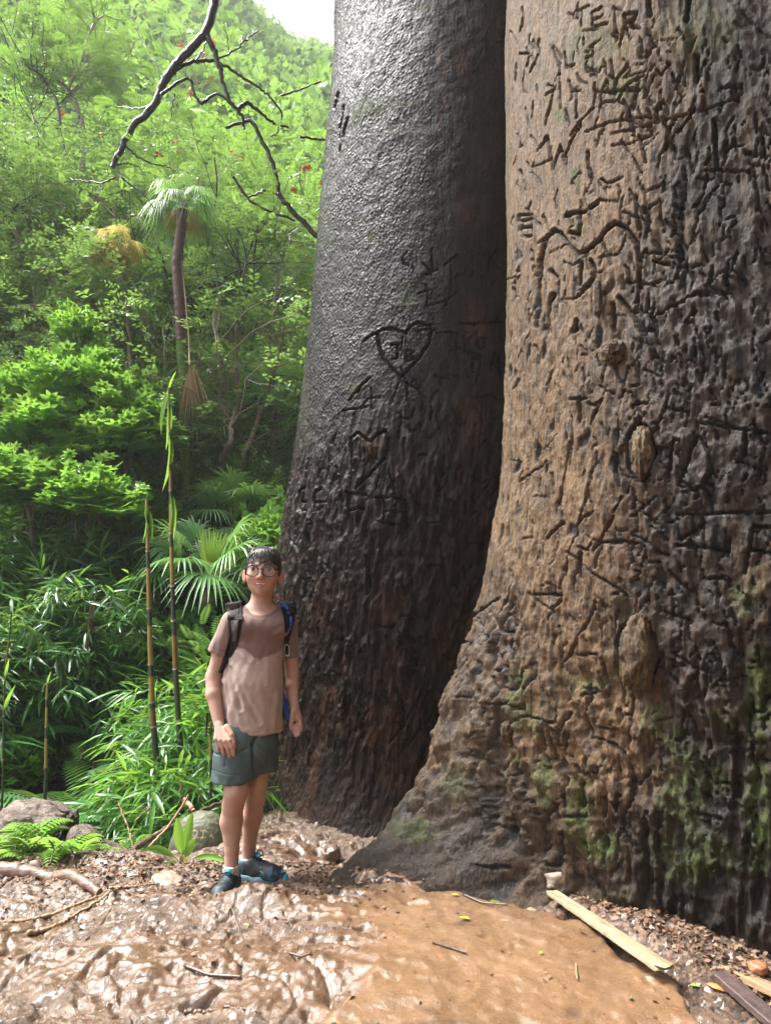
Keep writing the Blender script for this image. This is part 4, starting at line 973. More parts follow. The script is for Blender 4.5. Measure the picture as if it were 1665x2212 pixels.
seen_tree('slender_tree', [(z3_([(385,1600),(385,1380),(412,1230),(418,1040),(440,860)]), 11, 6), (z3_([(400,1300),(350,1200),(330,1100)]), 5, 3)], 11.6, 'straighter grey stem left of the yellow drooping palm', 66, 6, T_TWIG, .26, M_SMALL, M_BARKG)
seen_tree('slender_tree', [(z3_([(780,1700),(830,1500),(960,1380),(1100,1320),(1260,1230)]), 7, 3), (z3_([(1160,1600),(1170,1300),(1230,1100)]), 6, 3)], 10.5, 'thin limbs slanting right beyond the red-brown palm trunk', 67, 7, T_TWIG, .26, M_SMALL, M_BARKD)
seen_tree('slender_tree', [(z3_([(1300,1560),(1340,1300),(1400,1130)]), 7, 3)], 11, 'short stem close to the rear trunk at mid height', 68, 8, T_TWIG2, .3, M_TREE, M_BARKG)
YT = [(165, 735, 8.3, (.52, .5, .62), 4.6, 'topmost yellow-green crown of the young trees, standing alone', 1, .1), (205, 800, 8.25, (.5, .62, .45), 1.6, 'yellow-green crown just below and right of the topmost one', 1, -.25), (110, 815, 8.35, (.55, .5, .5), 3.1, 'yellow-green crown just below and left of the topmost one', 1, .3),
      (270, 850, 8.1, (.48, .4, .4), 2.6, 'small yellow-green crown right of the others', 1, -.3), (50, 890, 8.1, (.95, .8, .62), .6, 'broad bright crown at the far left of the young trees', 0, .25), (165, 880, 8.0, (.95, .85, .7), 5.2, 'broad bright crown in the middle of the young trees', 0, -.1),
      (280, 925, 7.9, (.85, .7, .55), 3.9, 'broad bright crown at the right of the young trees', 0, -.25), (60, 1085, 7.0, (1.0, .8, .55), 4.2, 'bright shrub crown at the left edge just above the bamboo leaves', 0, .1), (190, 1110, 6.9, (.95, .8, .55), 2.9, 'bright shrub crown hugging the left tall cane, above the bamboo leaves', 0, -.1), (100, 960, 7.7, (1.1, .9, .6), 2.2, 'lowest broad bright crown at left, over the drooping bamboo', 0, .15), (230, 985, 7.7, (.95, .9, .6), 1.1, 'lowest broad bright crown, left of the tall canes', 0, -.15)]
for u_, v_, y_, s_, rz_, lab, yg, ti in YT:
    pts = [(u_ * .9 + 20, 1060 if v_ < 1000 else 1200), (u_ * .95 + 10, 980 if v_ < 940 else v_ + 45), (u_, v_ - 4)]
    o = put('glossyB' if yg else 'glossyA', at(u_, v_, y_), s_, rz_, lab, 'young trees above the shrubs', (ti * .6, ti))
    for ch in o.children:
        if yg and ch.name.startswith('foliage'): ch.data = ch.data.copy(); ch.data.materials[0] = M_YOUNG
    mb = MB(); mb.tube([at(pu, pv, y_ + .05) for pu, pv in pts], .02, 8); q = mb.build('trunk', M_BARKG, None); reparent2(q, o)
# bushy trees filling the slope
g_ = np.random.RandomState(5)
TL = [
 ('treeB', -150, 900, 13, 1.1, 'small-leaved tree just beyond the left edge of the view'), ('treeC', -250, 650, 21, 1.4, 'leafy tree on the slope beyond the left edge'),
 ('treeB', 60, 900, 13, 1.0, 'small-leaved tree with several grey stems at the left edge'), ('treeD', 160, 880, 14, 1.0, 'small-leaved tree with dark stems above the yellow-green shrub'),
 ('treeB', 310, 900, 15, 1.05, 'small-leaved tree between the yellow palm and the red-brown palm trunk'), ('treeD', 470, 930, 13.5, .9, 'dark-stemmed tree right of the red-brown palm trunk'),
 ('treeB', 590, 930, 14, .9, 'small-leaved tree touching the rear trunk'), ('treeC', 640, 780, 17, .85, 'leafy tree against the upper part of the rear trunk'),
 ('treeD', 20, 760, 17, 1.2, 'dark-stemmed tree on the slope at the left edge'), ('treeC', 400, 760, 19, 1.1, 'broad leafy tree behind the tall palm'),
 ('treeC', 230, 740, 20, 1.1, 'broad leafy tree behind the yellow palm'), ('treeA', 200, 760, 16, 1.25, 'feathery flame tree with orange flowers, upper left'),
 ('treeA', 560, 740, 15, .95, 'feathery flame tree with orange flowers beside the rear trunk'), ('treeA', 380, 640, 20, 1.35, 'feathery flame tree with orange flowers under the hanging branch'),
 ('treeA', 60, 600, 22, 1.3, 'feathery flame tree on the upper slope at the far left'), ('treeC', 600, 560, 22, .62, 'leafy tree high on the slope below the white sky'),
 ('treeC', 470, 560, 26, 1.0, 'leafy tree on the slope below the sky gap, left of the rear trunk'), ('treeC', 130, 560, 27, 1.5, 'leafy tree on the upper left slope'),
 ('treeA', 300, 520, 28, 1.6, 'tall feathery tree on the hazy slope at left centre'), ('treeC', 20, 500, 31, 1.6, 'hazy leafy tree at the top left edge'),
 ('treeC', 680, 420, 30, .7, 'hazy leafy tree at the foot of the sky gap'), ('treeB', 440, 1000, 12, .55, 'low fine-leaved tree at the foot of the palm trunk'),
 ('treeB', 30, 1010, 11, .8, 'low fine-leaved tree above the wide bright mound at the left edge'), ('treeB', 130, 985, 12.5, .75, 'low fine-leaved tree behind the yellow-green shrub top'), ('treeC', 90, 900, 14.5, .7, 'small leafy tree in the gap above the bright mound'),
 ('treeB', 90, 1080, 10.5, .7, 'low fine-leaved tree behind the wide bright mound'), ('treeD', 300, 1080, 10.5, .7, 'low dark-stemmed tree behind the canes'),
]
for k, u_, v_, y_, s_, lab in TL:
    pg(u_, v_, y_, k, s_, g_.uniform(0, 6.28), lab, G5)
# far wooded hillside: reads as one mass
g = np.random.RandomState(77); N_ = 13500
yy = 24 + 66 * g.random_sample(N_) ** .9; qq = np.where(g.random_sample(N_) < .26, g.uniform(-1.3, -.66, N_), g.uniform(-.66, .02, N_)); xx = qq * yy
mb = MB(); cz = hill_z(xx, yy)
rad = .9 + 1.5 * g.random_sample(N_)
tone = np.clip(.5 + .8 * pn(xx * .09, yy * .09, 0, 130) + .25 * g.normal(size=N_), 0, 1)
K = 26
U = g.normal(size=(N_, K, 3)); U /= np.linalg.norm(U, axis=2)[..., None]; U[..., 2] = np.abs(U[..., 2])
P = np.stack([xx, yy, cz], -1)[:, None] + U * rad[:, None, None] * np.array([1, 1, 1.15]) * (.75 + .4 * g.random_sample((N_, K, 1)))
V_, F_ = rhomb(.42, .1)
Vq = np.concatenate([V_, V_ @ np.array([[.5, .86, 0], [-.86, .5, 0], [0, 0, 1]]) * .8 + [.1, 0, .15]]); Fq = [np.concatenate([F_[0], F_[0] + 4])]
stamp(mb, Vq, Fq, P.reshape(-1, 3), (U + g.normal(size=U.shape) * .5).reshape(-1, 3), .40 + .28 * g.random_sample(N_ * K), g, roll=.6, a=np.clip(np.repeat(tone, K) + g.normal(size=N_ * K) * .1, 0, 1))
hf = mb.build('hillside_forest', M_FAR); tag(hf, 'dense bright green forest covering the hillside under the sky gap', 'forest', kind='stuff')

# ---- unseen crowns and limbs of the giant trees, added to block sky light
def shade_crown(root, C, z, spread, n, seed, bark_, off=(0, 0)):
    g = np.random.RandomState(seed); tubes = []; tips = []
    for i in range(7):
        a = i * .9 + g.normal() * .2; grow(g, (C[0], C[1], z), (math.cos(a) + off[0], math.sin(a) + off[1], .35), spread, .22, 2, tubes, tips, .18, 6, (3, 5), .7, .6, .02)
    o = tubes_obj(tubes, 'limb', bark_, None, 7); reparent(o, root)
    P = np.array([t[0] for t in tips]); P = np.repeat(P, n * 3, 0) + g.normal(size=(len(P) * n * 3, 3)) * .8
    mb = MB(); stamp(mb, T_TWIG2[0], T_TWIG2[1], P, g.normal(size=P.shape), .8, g, roll=.6); o = mb.build('crown', M_TREE, None); reparent(o, root)
shade_crown(front, RC, 11, 5.4, 11, 61, M_BARKG, (.75, -.75))
shade_crown(rear, (LC[0] + 1.9, LC[1] - .5), 14.5, 4.2, 5, 62, M_BARKD)
# haze in the valley air
hz = bpy.data.meshes.new('haze'); lo = (-125, -30, -8); hi = (125, 130, 230)
vs_ = [(x, y, z) for x in (lo[0], hi[0]) for y in (lo[1], hi[1]) for z in (lo[2], hi[2])]
hz.from_pydata(vs_, [], [(0,1,3,2),(4,6,7,5),(0,4,5,1),(2,3,7,6),(0,2,6,4),(1,5,7,3)])
hm = bpy.data.materials.new('haze_air'); hm.use_nodes = True; t_ = hm.node_tree; t_.nodes.remove(t_.nodes['Principled BSDF'])
pv = t_.nodes.new('ShaderNodeVolumePrincipled'); pv.inputs['Color'].default_value = (.93, .97, 1, 1); pv.inputs['Density'].default_value = .0014; pv.inputs['Anisotropy'].default_value = .2
t_.links.new(pv.outputs[0], t_.nodes['Material Output'].inputs['Volume']); hz.materials.append(hm)
ho = bpy.data.objects.new('haze', hz); COL.objects.link(ho); tag(ho, 'pale damp haze filling the valley air', 'haze', kind='stuff')
# ============================================================ HANGING BRANCH, CANES, LOGS, STONES
def z3(l): return [(x * .4497, y * .4497) for x, y in l]
def curve(P, n, it=2, jit=0, g=None):
    P = np.asarray(P, float); d = np.concatenate([[0], np.cumsum(np.linalg.norm(np.diff(P, axis=0), axis=1))]); t = np.linspace(0, d[-1], n)
    Q = np.array([np.interp(t, d, P[:, i]) for i in range(3)]).T
    for _ in range(it): Q[1:-1] = (Q[:-2] + 2 * Q[1:-1] + Q[2:]) / 4
    if jit: Q[1:-1] += g.normal(size=(n - 2, 3)) * jit
    return Q
BL = [([(1050,-160),(1035,0),(1015,90),(985,160),(930,220),(880,280),(830,330),(785,400),(750,500),(700,550),(640,600),(600,680),(570,740),(538,805)], 21, 9, 7.0, 7.0),
 ([(990,160),(1030,240),(1055,330),(1080,420),(1105,490),(1145,530),(1165,570),(1172,620)], 14, 8, 7.0, 7.2),
 ([(1140,525),(1190,490),(1240,530),(1295,580),(1340,600),(1385,612)], 10, 5, 7.2, 7.5),
 ([(790,400),(830,350),(870,315),(940,295),(1030,290),(1090,320),(1180,380),(1270,440),(1330,500),(1355,540),(1350,595)], 10, 4, 7.0, 7.4),
 ([(1040,280),(1100,262),(1150,230),(1195,180),(1240,145)], 5, 2.5, 7.2, 7.3), ([(940,290),(970,250),(1000,190)], 4, 2, 7.1, 7.1),
 ([(770,460),(810,430),(850,400),(915,370),(925,420),(940,465),(970,500),(1010,465),(1045,450),(1090,472),(1122,520)], 6.5, 3.5, 6.9, 7.1),
 ([(560,790),(568,830),(600,870),(680,920),(715,960),(745,1010)], 5, 2, 7, 6.9), ([(545,800),(600,780),(655,795),(690,830)], 4, 1.5, 7, 7.1),
 ([(560,850),(500,880),(400,870),(330,855)], 4, 1.5, 6.9, 7.1), ([(720,515),(640,520),(560,515)], 4, 1.5, 7, 7.2), ([(660,590),(600,610),(560,625)], 3, 1.5, 7, 7.1),
 ([(1085,615),(1140,595),(1205,570),(1260,680),(1310,780),(1325,860),(1345,940),(1400,1010),(1450,1060),(1520,1130),(1600,1180)], 6, 9, 7.2, 7.6),
 ([(1120,850),(1190,960),(1280,1010),(1420,1060)], 5, 5, 7.2, 7.4), ([(1190,950),(1270,915),(1340,930)], 4, 5, 7.3, 7.4),
 ([(1320,470),(1440,430),(1540,390)], 5, 3, 7.4, 7.4), ([(1440,655),(1490,665),(1570,672)], 5, 5, 7.4, 7.5), ([(1300,655),(1335,640),(1345,590)], 3, 3, 7.4, 7.4),
 ([(780,380),(740,290),(690,210),(640,120)], 3, 2, 7, 7.2), ([(1100,250),(1095,180),(1075,110)], 3, 2, 7.2, 7.2), ([(600,700),(660,750),(740,790),(820,800)], 4, 2, 7, 7.1), ([(840,450),(830,520),(815,600)], 3, 1.5, 6.9, 6.9)]
g = np.random.RandomState(91); hb = empty('hanging_branch', at(465, 0, 7), 'dark crooked bare branch hanging into the picture from above at upper left', 'branch')
b0 = np.array(hb.location)
tb = []; tps = []
for k, (pts, w0, w1, ya, yb) in enumerate(BL):
    pp = z3(pts); n = len(pp); P = np.array([at(u, v, ya + (yb - ya) * i / (n - 1)) for i, (u, v) in enumerate(pp)]) - b0
    Q = curve(P, n * 5, 2, .006, g); r = np.linspace(w0, w1, len(Q)) * 1.2 * 7.1 / FD * .5 * (1 + .10 * g.normal(size=len(Q)).cumsum() * .25).clip(.75, 1.3)
    tb.append((Q, r))
    if k >= 7:
        for j in range(5): i = g.randint(len(Q)); tps.append((Q[i], Q[min(i + 1, len(Q) - 1)] - Q[i] + g.normal(size=3) * .02))
for k, (Q, r) in enumerate(tb):
    m = MB(); m.tube(Q, r, 8); m.build('limb' if k < 7 else 'twig', M_BARKD, hb)
leafy(g, tps, T_PIN, .17, 2, .08, M_TREE, hb, 'leaves')

# bamboo canes
s = NT('bamboo_cane'); r_ = s.attr('rnd'); v = s.coord((1, 1, .15))
cc = s.ramp(r_, [(.0, (.012, .018, .012)), (.25, (.02, .055, .025)), (.45, (.09, .045, .02)), (.7, (.33, .21, .05)), (1, (.30, .33, .06))])
s.set(col=s.mix(s.math('MULTIPLY', s.noise(v, 60, 4), .5), cc, (.05, .03, .02)), rough=.32, spec=.6); M_CANE = s.m
M_RING = simple('cane_node_ring', (.30, .24, .16), .6, 60)
def cane(label, pts, y, w0, w1, nodes, bands, leaves, seed):
    g = np.random.RandomState(seed); P = np.array([at(u, v, y) for u, v in pts]); P[0, 2] -= .5
    rt_ = empty('bamboo_cane', P[0], label, 'bamboo', 'bamboo canes behind the bank'); P = P - P[0]
    Q = curve(P, 160, 4); V = np.array([proj(q + np.array(rt_.location))[1] for q in Q])
    w = np.linspace(w0, w1, len(Q)) * 1.12 * y / FD * .5
    nd = np.array(nodes, float); mb = MB(); mb.tube(Q, w, 12)
    b = np.zeros(len(Q))
    for i, vv in enumerate(V):
        k = int(np.sum(nd > vv)); b[i] = bands[min(k, len(bands) - 1)]
        ab = nd[k - 1] if k > 0 else 2000; be = nd[k] if k < len(nd) else nd[-1] - 120
        f = (ab - vv) / max(ab - be, 1)
        if f > .72: b[i] = min(b[i], .22)      # darker sheath mark under the next ring
    mb.A = [np.tile(b, 12)]
    mb.build('culm', M_CANE, rt_)
    for q in nd:
        i = int(np.argmin(abs(V - q))); t = np.array([Q[i] + (Q[min(i+1, 159)] - Q[i-1]) * k for k in (-.22, 0, .22)])
        m2 = MB(); m2.tube(t, w[i] * np.array([1.05, 1.28, 1.05]), 12); m2.build('node_ring', M_RING, rt_)
    V_, F_ = oval(.06, .35, 5)
    for k, (vv, L, sx, dz) in enumerate(leaves):
        i = int(np.argmin(abs(V - vv))); mb = MB(); stamp(mb, V_, F_, [Q[i]], [(sx, -.15, dz)], L, g, roll=.1, a=.9); mb.build('sheath_leaf', M_BAMBY, rt_)
cane('thick yellow-banded bamboo cane, the left of the two tall canes', [(356,1830),(352,1790),(345,1740),(338,1640),(330,1540),(325,1400),(320,1200),(318,1110),(317,1075)], 4.75, 15, 6,
     [1770, 1650, 1567, 1519, 1436, 1315, 1190, 1110], [.35, .45, .1, .55, .72, .78, .7, .9, .95], [(1080,.10,.1,1),(1085,.26,.25,-.9),(1090,.28,.55,-1.1),(1085,.2,-.1,-1)], 1)
cane('tallest bamboo cane, dark lower down and yellow above, nearer the boy', [(398,1760),(396,1700),(391,1620),(385,1540),(380,1450),(374,1300),(370,1150),(368,1000),(366,900),(364,835)], 4.95, 14, 4,
     [1640, 1560, 1446, 1340, 1262, 1150, 1060, 1000, 930, 870], [.05, .1, .3, .62, .15, .78, .85, .75, .9, .95, 1], [(850,.16,.15,1.2),(850,.3,-.3,-1),(860,.36,.25,-1.4),(930,.42,.3,-1.3),(1060,.4,.35,-1.2)], 2)
cane('short green bamboo cane with a budding tip, left of the tall canes', [(98,1760),(99,1700),(100,1640),(101,1560),(102,1500),(103,1475)], 4.6, 9, 4, [1658, 1570, 1510], [.3, .8, .95, .95], [(1480,.12,-.5,.4),(1480,.12,.5,.6),(1482,.1,.1,1)], 3)
cane('thin dark cane with dry brown sheaths at the far left edge', [(6,1760),(7,1700),(8,1600),(10,1500),(13,1436),(22,1370),(26,1320)], 4.5, 5, 2.5, [1640, 1548, 1470], [.1, .2, .5, .6], [(1540,.2,.25,1),(1470,.15,.15,1)], 4)
cane('yellowish cane half hidden behind the boy hand', [(456,1720),(456,1690),(455,1600),(455,1560)], 4.5, 7, 5, [1640, 1570], [.7, .75, .8], [(1560,.2,-.6,-.5)], 5)
# leaning red-brown stem
def stick(name, label, cat, pts, w0, w1, mat, group=None, jit=.004, seed=3, n=40, base=None, flat=1.0, sides=9, knots=.15):
    """pts: (u, v, y)"""
    g = np.random.RandomState(seed); P = np.array([at(*p) for p in pts]); ym = np.mean([p[2] for p in pts])
    Q = curve(P - P[0], n, 2, jit, g); mb = MB(); w_ = np.linspace(w0, w1, n) * ym / FD * .5 * (1 + knots * pn(np.linspace(0, 9, n), 0, 0, seed))
    mb.tube(Q, w_, sides, flat=flat); o = mb.build(name, mat, None); o.location = P[0]; tag(o, label, cat, group); return o
stick('leaning_stem', 'short red-brown tree stem leaning among the dark bamboo', 'tree stem', [(165,1800,6.0),(178,1600,6.0),(183,1450,6.0),(190,1400,6.0),(202,1300,6.0)], 15, 13, simple('dull_red_brown_bark', (.11, .05, .03), .6, 24, .5, .7, .012))
# fallen branch and loose sticks on the bank edge
M_STICKT = simple('tan_dry_stick', (.30, .20, .11), .6, 40, .35, .4, .004)
M_WETB = simple('wet_brown_branch', (.10, .065, .045), .35, 25, .5, .8, .008)
fb_ = stick('fallen_branch', 'thick wet brown branch lying diagonally on the bank edge', 'branch', [(228,1872,3.72),(262,1850,3.78),(300,1828,3.9),(330,1808,4.0),(372,1785,4.1),(410,1765,4.2),(455,1742,4.35),(480,1732,4.4)], 13, 9, M_WETB, seed=6, knots=.3)
stick('bamboo_stick', 'long tan stick crossing the fallen branch, rising to the right', 'stick', [(286,1866,3.85),(330,1822,3.95),(365,1785,4.05),(398,1735,4.1),(408,1715,4.12)], 5.5, 4.5, M_STICKT, 'loose sticks on the bank edge', 0.001, 7)
stick('bamboo_stick', 'pale thin stick leaning left, its foot by the fallen branch', 'stick', [(290,1862,4.0),(287,1830,4.05),(280,1795,4.1),(268,1765,4.15),(254,1728,4.2)], 4, 3, M_STICKT, 'loose sticks on the bank edge', .002, 8)
stick('bamboo_stick', 'yellow cane fragment half buried in the bright bamboo tuft', 'stick', [(292,1775,4.5),(310,1757,4.5),(332,1740,4.55)], 5, 5, simple('yellow_cane', (.35, .28, .08), .4, 20), 'loose sticks on the bank edge', .001, 9)
stick('broken_wood', 'broken splintered piece of pale orange wood above the mossy stone', 'wood piece', [(392,1722,4.3),(405,1735,4.28),(418,1752,4.25)], 13, 9, simple('splintered_wood', (.34, .20, .12), .45, 35, .8, .8, .01), None, .003, 10, 14)
stick('thin_twig', 'thin brown twig hanging from the tan stick', 'twig', [(388,1715,4.2),(391,1695,4.2),(385,1680,4.2)], 3, 2, M_STICKT, None, .002, 12, 12)
stick('thin_twig', 'forked grey twig standing beside the fallen branch foot', 'twig', [(226,1870,3.75),(224,1852,3.76),(214,1846,3.76),(196,1852,3.74)], 4, 2, M_WETB, None, .002, 13, 12)

# logs
s = NT('cut_log_wood'); v = s.coord((1, 1, 3)); n1 = s.noise(v, 9, 6, .7, 2.0); n2 = s.noise(v, 40, 4)
c = s.ramp(n1, [(.3, (.035, .026, .022)), (.5, (.13, .09, .065)), (.7, (.27, .18, .12))]); c = s.mix(s.math('MULTIPLY', n2, .5), c, (.06, .05, .045))
s.set(col=c, rough=.5, nrm=s.bump(n1, .8, .02)); M_LOG = s.m
s = NT('mossy_stone'); v = s.coord(); n1 = s.noise(v, 16, 6, .7); ed = s.ramp(s.vor(s.coord((1, 1, .5)), 42, 'DISTANCE_TO_EDGE'), [(0, 1.0), (.07, 0.0)])
c = s.ramp(n1, [(.3, (.045, .052, .038)), (.7, (.13, .12, .085))]); c = s.mix(s.math('MULTIPLY', ed, .7), c, (.022, .026, .016)); c = s.mix(s.math('MULTIPLY', s.attr('moss'), .5), c, (.09, .12, .04)); c = s.mix(s.attr('carve'), c, (.52, .42, .24))
s.set(col=c, rough=.6, nrm=s.bump(n1, .7, .012)); M_MOSSY = s.m
def lump(name, label, cat, c, rad, seed, mat, amp=.18, fr=1.5, rot=(0, 0, 0), sq=0.0, nu=48, nv=64, attrs=None, group=None, flatbot=False):
    th = np.linspace(0, math.pi, nu)[:, None]; ph = np.linspace(0, 2 * math.pi, nv, endpoint=False)[None]
    X = np.sin(th) * np.cos(ph); Y = np.sin(th) * np.sin(ph); Z = np.cos(th) * np.ones_like(ph)
    if sq:
        k = (np.abs(X) ** (2 + sq) + np.abs(Y) ** (2 + sq) + np.abs(Z) ** (2 + sq)) ** (-1 / (2 + sq)); X, Y, Z = X * k, Y * k, Z * k
    rr = 1 + amp * fbm(X * fr, Y * fr, Z * fr, seed, 4) + amp * .5 * (np.round(3 * pn(X * 1.3, Y * 1.3, Z * 1.3, seed + 9)) / 3)
    P = np.stack([X * rr * rad[0], Y * rr * rad[1], Z * rr * rad[2]], -1)
    idx = np.arange(nu * nv).reshape(nu, nv); idx = np.hstack([idx, idx[:, :1]])
    F = np.stack([idx[:-1, :-1], idx[1:, :-1], idx[1:, 1:], idx[:-1, 1:]], -1).reshape(-1, 4)
    at_ = {k: f(P, np.array(c)).ravel() for k, f in (attrs or {}).items()}
    o = mesh_np(name, P.reshape(-1, 3), F, mat, attrs=at_); o.location = [float(q) for q in c]; o.rotation_euler = rot
    return tag(o, label, cat, group)
def log(name, label, P0, P1, r0, r1, seed, mat=M_LOG, cut=True):
    g = np.random.RandomState(seed); P0 = np.array(P0); P1 = np.array(P1); ax = P1 - P0; L = np.linalg.norm(ax); ax /= L
    U = np.cross(ax, (0, 0, 1)); U /= np.linalg.norm(U); W = np.cross(U, ax)
    t = np.linspace(0, 1, 40); th = np.linspace(0, 2 * math.pi, 72, endpoint=False); T_, H = np.meshgrid(t, th, indexing='ij')
    r = (r0 + (r1 - r0) * T_) * (1 + .07 * fbm(np.cos(H) * 1.5, np.sin(H) * 1.5, T_ * 1.5, seed, 3) + .035 * (1 - 2 * np.abs(pn(H * 3.2, T_ * 1.2, 0, seed))))
    e = .06 * pn(H * 2, 0, 0, seed + 5) + .03 * pn(H * 7, 0, 0, seed + 6)
    tt = T_ * L + e * (T_ > .93) * r0 * 3
    P = P0 + ax * tt[..., None] + U * (r * np.cos(H))[..., None] + W * (r * np.sin(H))[..., None]
    F = grid_faces(72, 40, True); V = P.transpose(1, 0, 2).reshape(-1, 3); idx = np.arange(72) * 40
    rt_ = empty(name, P0, label, 'log', 'cut logs beside the path'); o = mesh_np('bark', V - P0, [F], mat, rt_)
    cr = []                                                                  # sawn end, with rings
    for i, k in enumerate(np.linspace(0, 1, 9)):
        q = P0 + ax * (L + .012 * math.sin(i * 2.1) * (1 - k)) + 0 * ax; ring = V[idx + 39] - (P0 + ax * L); cr.append(P0 + ax * (L + .003 * math.sin(i * 3)) + ring * max(k, .02) * .985)
    cr = np.array(cr); o2 = mesh_np('sawn_end', cr.transpose(1, 0, 2).reshape(-1, 3) - P0, [grid_faces(72, 9, True)], simple('sawn_wood_' + str(seed), (.19, .12, .085), .55, 14, .8, .9, .02), rt_)
    return rt_
def old_log(label, p, rad, seed, rot):
    rt_ = empty('cut_log', p, label, 'log', 'cut logs beside the path'); rt_.rotation_euler = rot
    o = lump('bark', '', '', (0, 0, 0), rad, seed, M_LOG, .10, 1.6, (0, 0, 0), .8, 90, 120); o.parent = rt_
    v = np.array([tuple(q.co) for q in o.data.vertices]); k = v[:, 0] / rad[0]
    v[:, 2] += rad[2] * (.07 * pn(v[:, 0] * 6, v[:, 1] * 50, v[:, 2] * 50, seed) - .10 * sst(.55, .8, pn(v[:, 0] * 9, v[:, 1] * 16, v[:, 2] * 30, seed + 2)))
    v[:, 0] += rad[0] * sst(.5, .9, k) * .35 * pn(v[:, 1] * 22, v[:, 2] * 22, 0, seed + 4)
    o.data.vertices.foreach_set('co', v.astype(np.float32).ravel()); o.data.update()
    g = np.random.RandomState(seed)
    for i in range(4):
        q = lump('rotten_piece', '', '', (rad[0] * (.85 + .08 * g.normal()), -rad[1] * .5 * g.random_sample(), rad[2] * (.5 - .4 * i)), (rad[0] * .13, rad[1] * .5, rad[2] * .28), seed + i, M_ROT, .4, 2.2, (g.normal() * .3, 0, 0), .8, 24, 30); q.parent = rt_
M_ROT = simple('rotten_dark_wood', (.028, .018, .014), .6, 40, .6, .9, .02)
old_log('large weathered cut log at the left edge behind the ferns', at(70, 1800, 4.15), (.20, .17, .165), 3, (0, .12, .1))
old_log('smaller dark split log right of the bright ferns', at(178, 1822, 3.98), (.085, .09, .085), 14, (0, .25, .3))
lump('fallen_trunk_piece', 'rounded brown wood lump lying between the small log and the fallen branch', 'wood piece', at(232, 1850, 3.98), (.20, .09, .075), 5, M_LOG, .1, 2, (0, .45, .2))
CST = [[(0,14),(9,10),(18,14),(14,26),(2,40)], [(2,40),(8,36),(20,32)], [(28,12),(40,10),(46,16)], [(36,10),(34,34)], [(28,34),(44,30)], [(56,30),(60,22),(66,36)]]
def stone_carve(P, c):
    W = P + c; u, v = proj(W); sx = 1.0
    out = np.zeros(u.shape)
    for pl in CST:
        pl = [(414 + x * .72, 1786 + y * .72) for x, y in pl]
        for (x0, y0), (x1, y1) in zip(pl[:-1], pl[1:]):
            dx, dy = x1 - x0, y1 - y0; t = np.clip(((u - x0) * dx + (v - y0) * dy) / (dx * dx + dy * dy), 0, 1)
            out = np.maximum(out, (1 - sst(.5, 1.5, np.hypot(u - x0 - t * dx, v - y0 - t * dy))) * (P[..., 1] < 0))
    return out * .8
def stone_moss(P, c): return np.clip(sst(.3, .9, P[..., 2] / .2 + .5 * pn(P[..., 0] * 14, P[..., 1] * 14, P[..., 2] * 14, 3)), 0, 1) * .7
so = lump('mossy_stone', 'rounded mossy grey stone with pale scratched numerals, behind the boy legs', 'stone', at(436, 1858, 4.0), (.175, .13, .245), 6, M_MOSSY, .035, 2, (0, 0, 0), .2, 150, 200, dict(carve=stone_carve, moss=stone_moss))
M_ROCK = simple('wet_brown_rock', (.13, .085, .06), .35, 18, .7, .9, .015)
M_ROCKG = simple('pale_muddy_stone', (.30, .23, .18), .3, 22, .6, .8, .01)
def stone(u, v, y, rad, seed, label, mat=M_ROCK, lift=.3):
    p = at(u, v, y); p[2] = ground_z(p[0], p[1]) + rad[2] * lift
    return lump('stone', label, 'stone', p, rad, seed, mat, .16, 1.4, (0, 0, seed * .7), .6, 30, 40)
stone(713, 1838, 4.0, (.065, .05, .042), 11, 'angular wet brown stone lying at the foot of the rear trunk', M_ROCK, .8)
stone(362, 1900, 3.45, (.10, .07, .035), 12, 'pale flat muddy stone left of the boy shoes', M_ROCKG, .1)
stone(452, 1898, 3.42, (.032, .028, .022), 13, 'small rounded stone just left of the boy near shoe', M_ROCK, .3)
stone(1205, 1935, 3.2, (.075, .06, .045), 14, 'grey mossy stone under the top end of the pale board', M_ROCKG, .2)
stone(1265, 2006, 3.0, (.028, .02, .012), 15, 'dark flat pebble on the orange rock', M_ROCK, .3)
stone(1148, 1990, 3.05, (.03, .022, .018), 16, 'pale pebble set in the middle of the orange rock', M_ROCKG, .3)
stone(1640, 2160, 2.45, (.028, .024, .02), 17, 'orange-brown pebble beside the long plank at right', simple('orange_pebble', (.3, .13, .06), .4, 20), .5)
# surface root at the left
def root(label, pts, r, seed, mat=None):
    P = []
    for u, v in pts:
        q = onz(u, v, 0); q[2] = ground_z(q[0], q[1]) + r * .35; P.append(q)
    P = np.array(P); n = 60; Q = curve(P - P[0], n, 3, .002, np.random.RandomState(seed)); mb = MB(); mb.tube(Q, r * np.linspace(1, .45, n) * (1 + .1 * pn(np.linspace(0, 8, n), 0, 0, seed)), 14)
    o = mb.build('root', mat or M_ROOT, None); o.location = P[0]; return tag(o, label, 'root', 'roots crossing the path')
s = NT('muddy_root'); v = s.coord((1, 4, 4)); n1 = s.noise(v, 10, 5, .6); s.set(col=s.ramp(n1, [(.3, (.11, .06, .04)), (.7, (.24, .15, .10))]), rough=.38, nrm=s.bump(n1, .6, .01), coat=.2); M_ROOT = s.m
root('thick smooth muddy root running in from the left edge', [(-60,1885),(0,1893),(60,1898),(110,1903),(150,1914),(185,1930),(215,1940)], .040, 3)
root('thin pale root below the thick root, curving right', [(-20,2005),(60,1990),(120,1975),(180,1955),(240,1935)], .010, 4, M_STICKT)
root('thin root under the first thin root, reddish', [(60,2020),(110,2005),(150,1985),(195,1965),(235,1948)], .009, 5, M_STICKT)
root('thin root across the mud left of the boy shoes', [(235,1930),(290,1925),(330,1918),(355,1912)], .007, 6, M_STICKT)
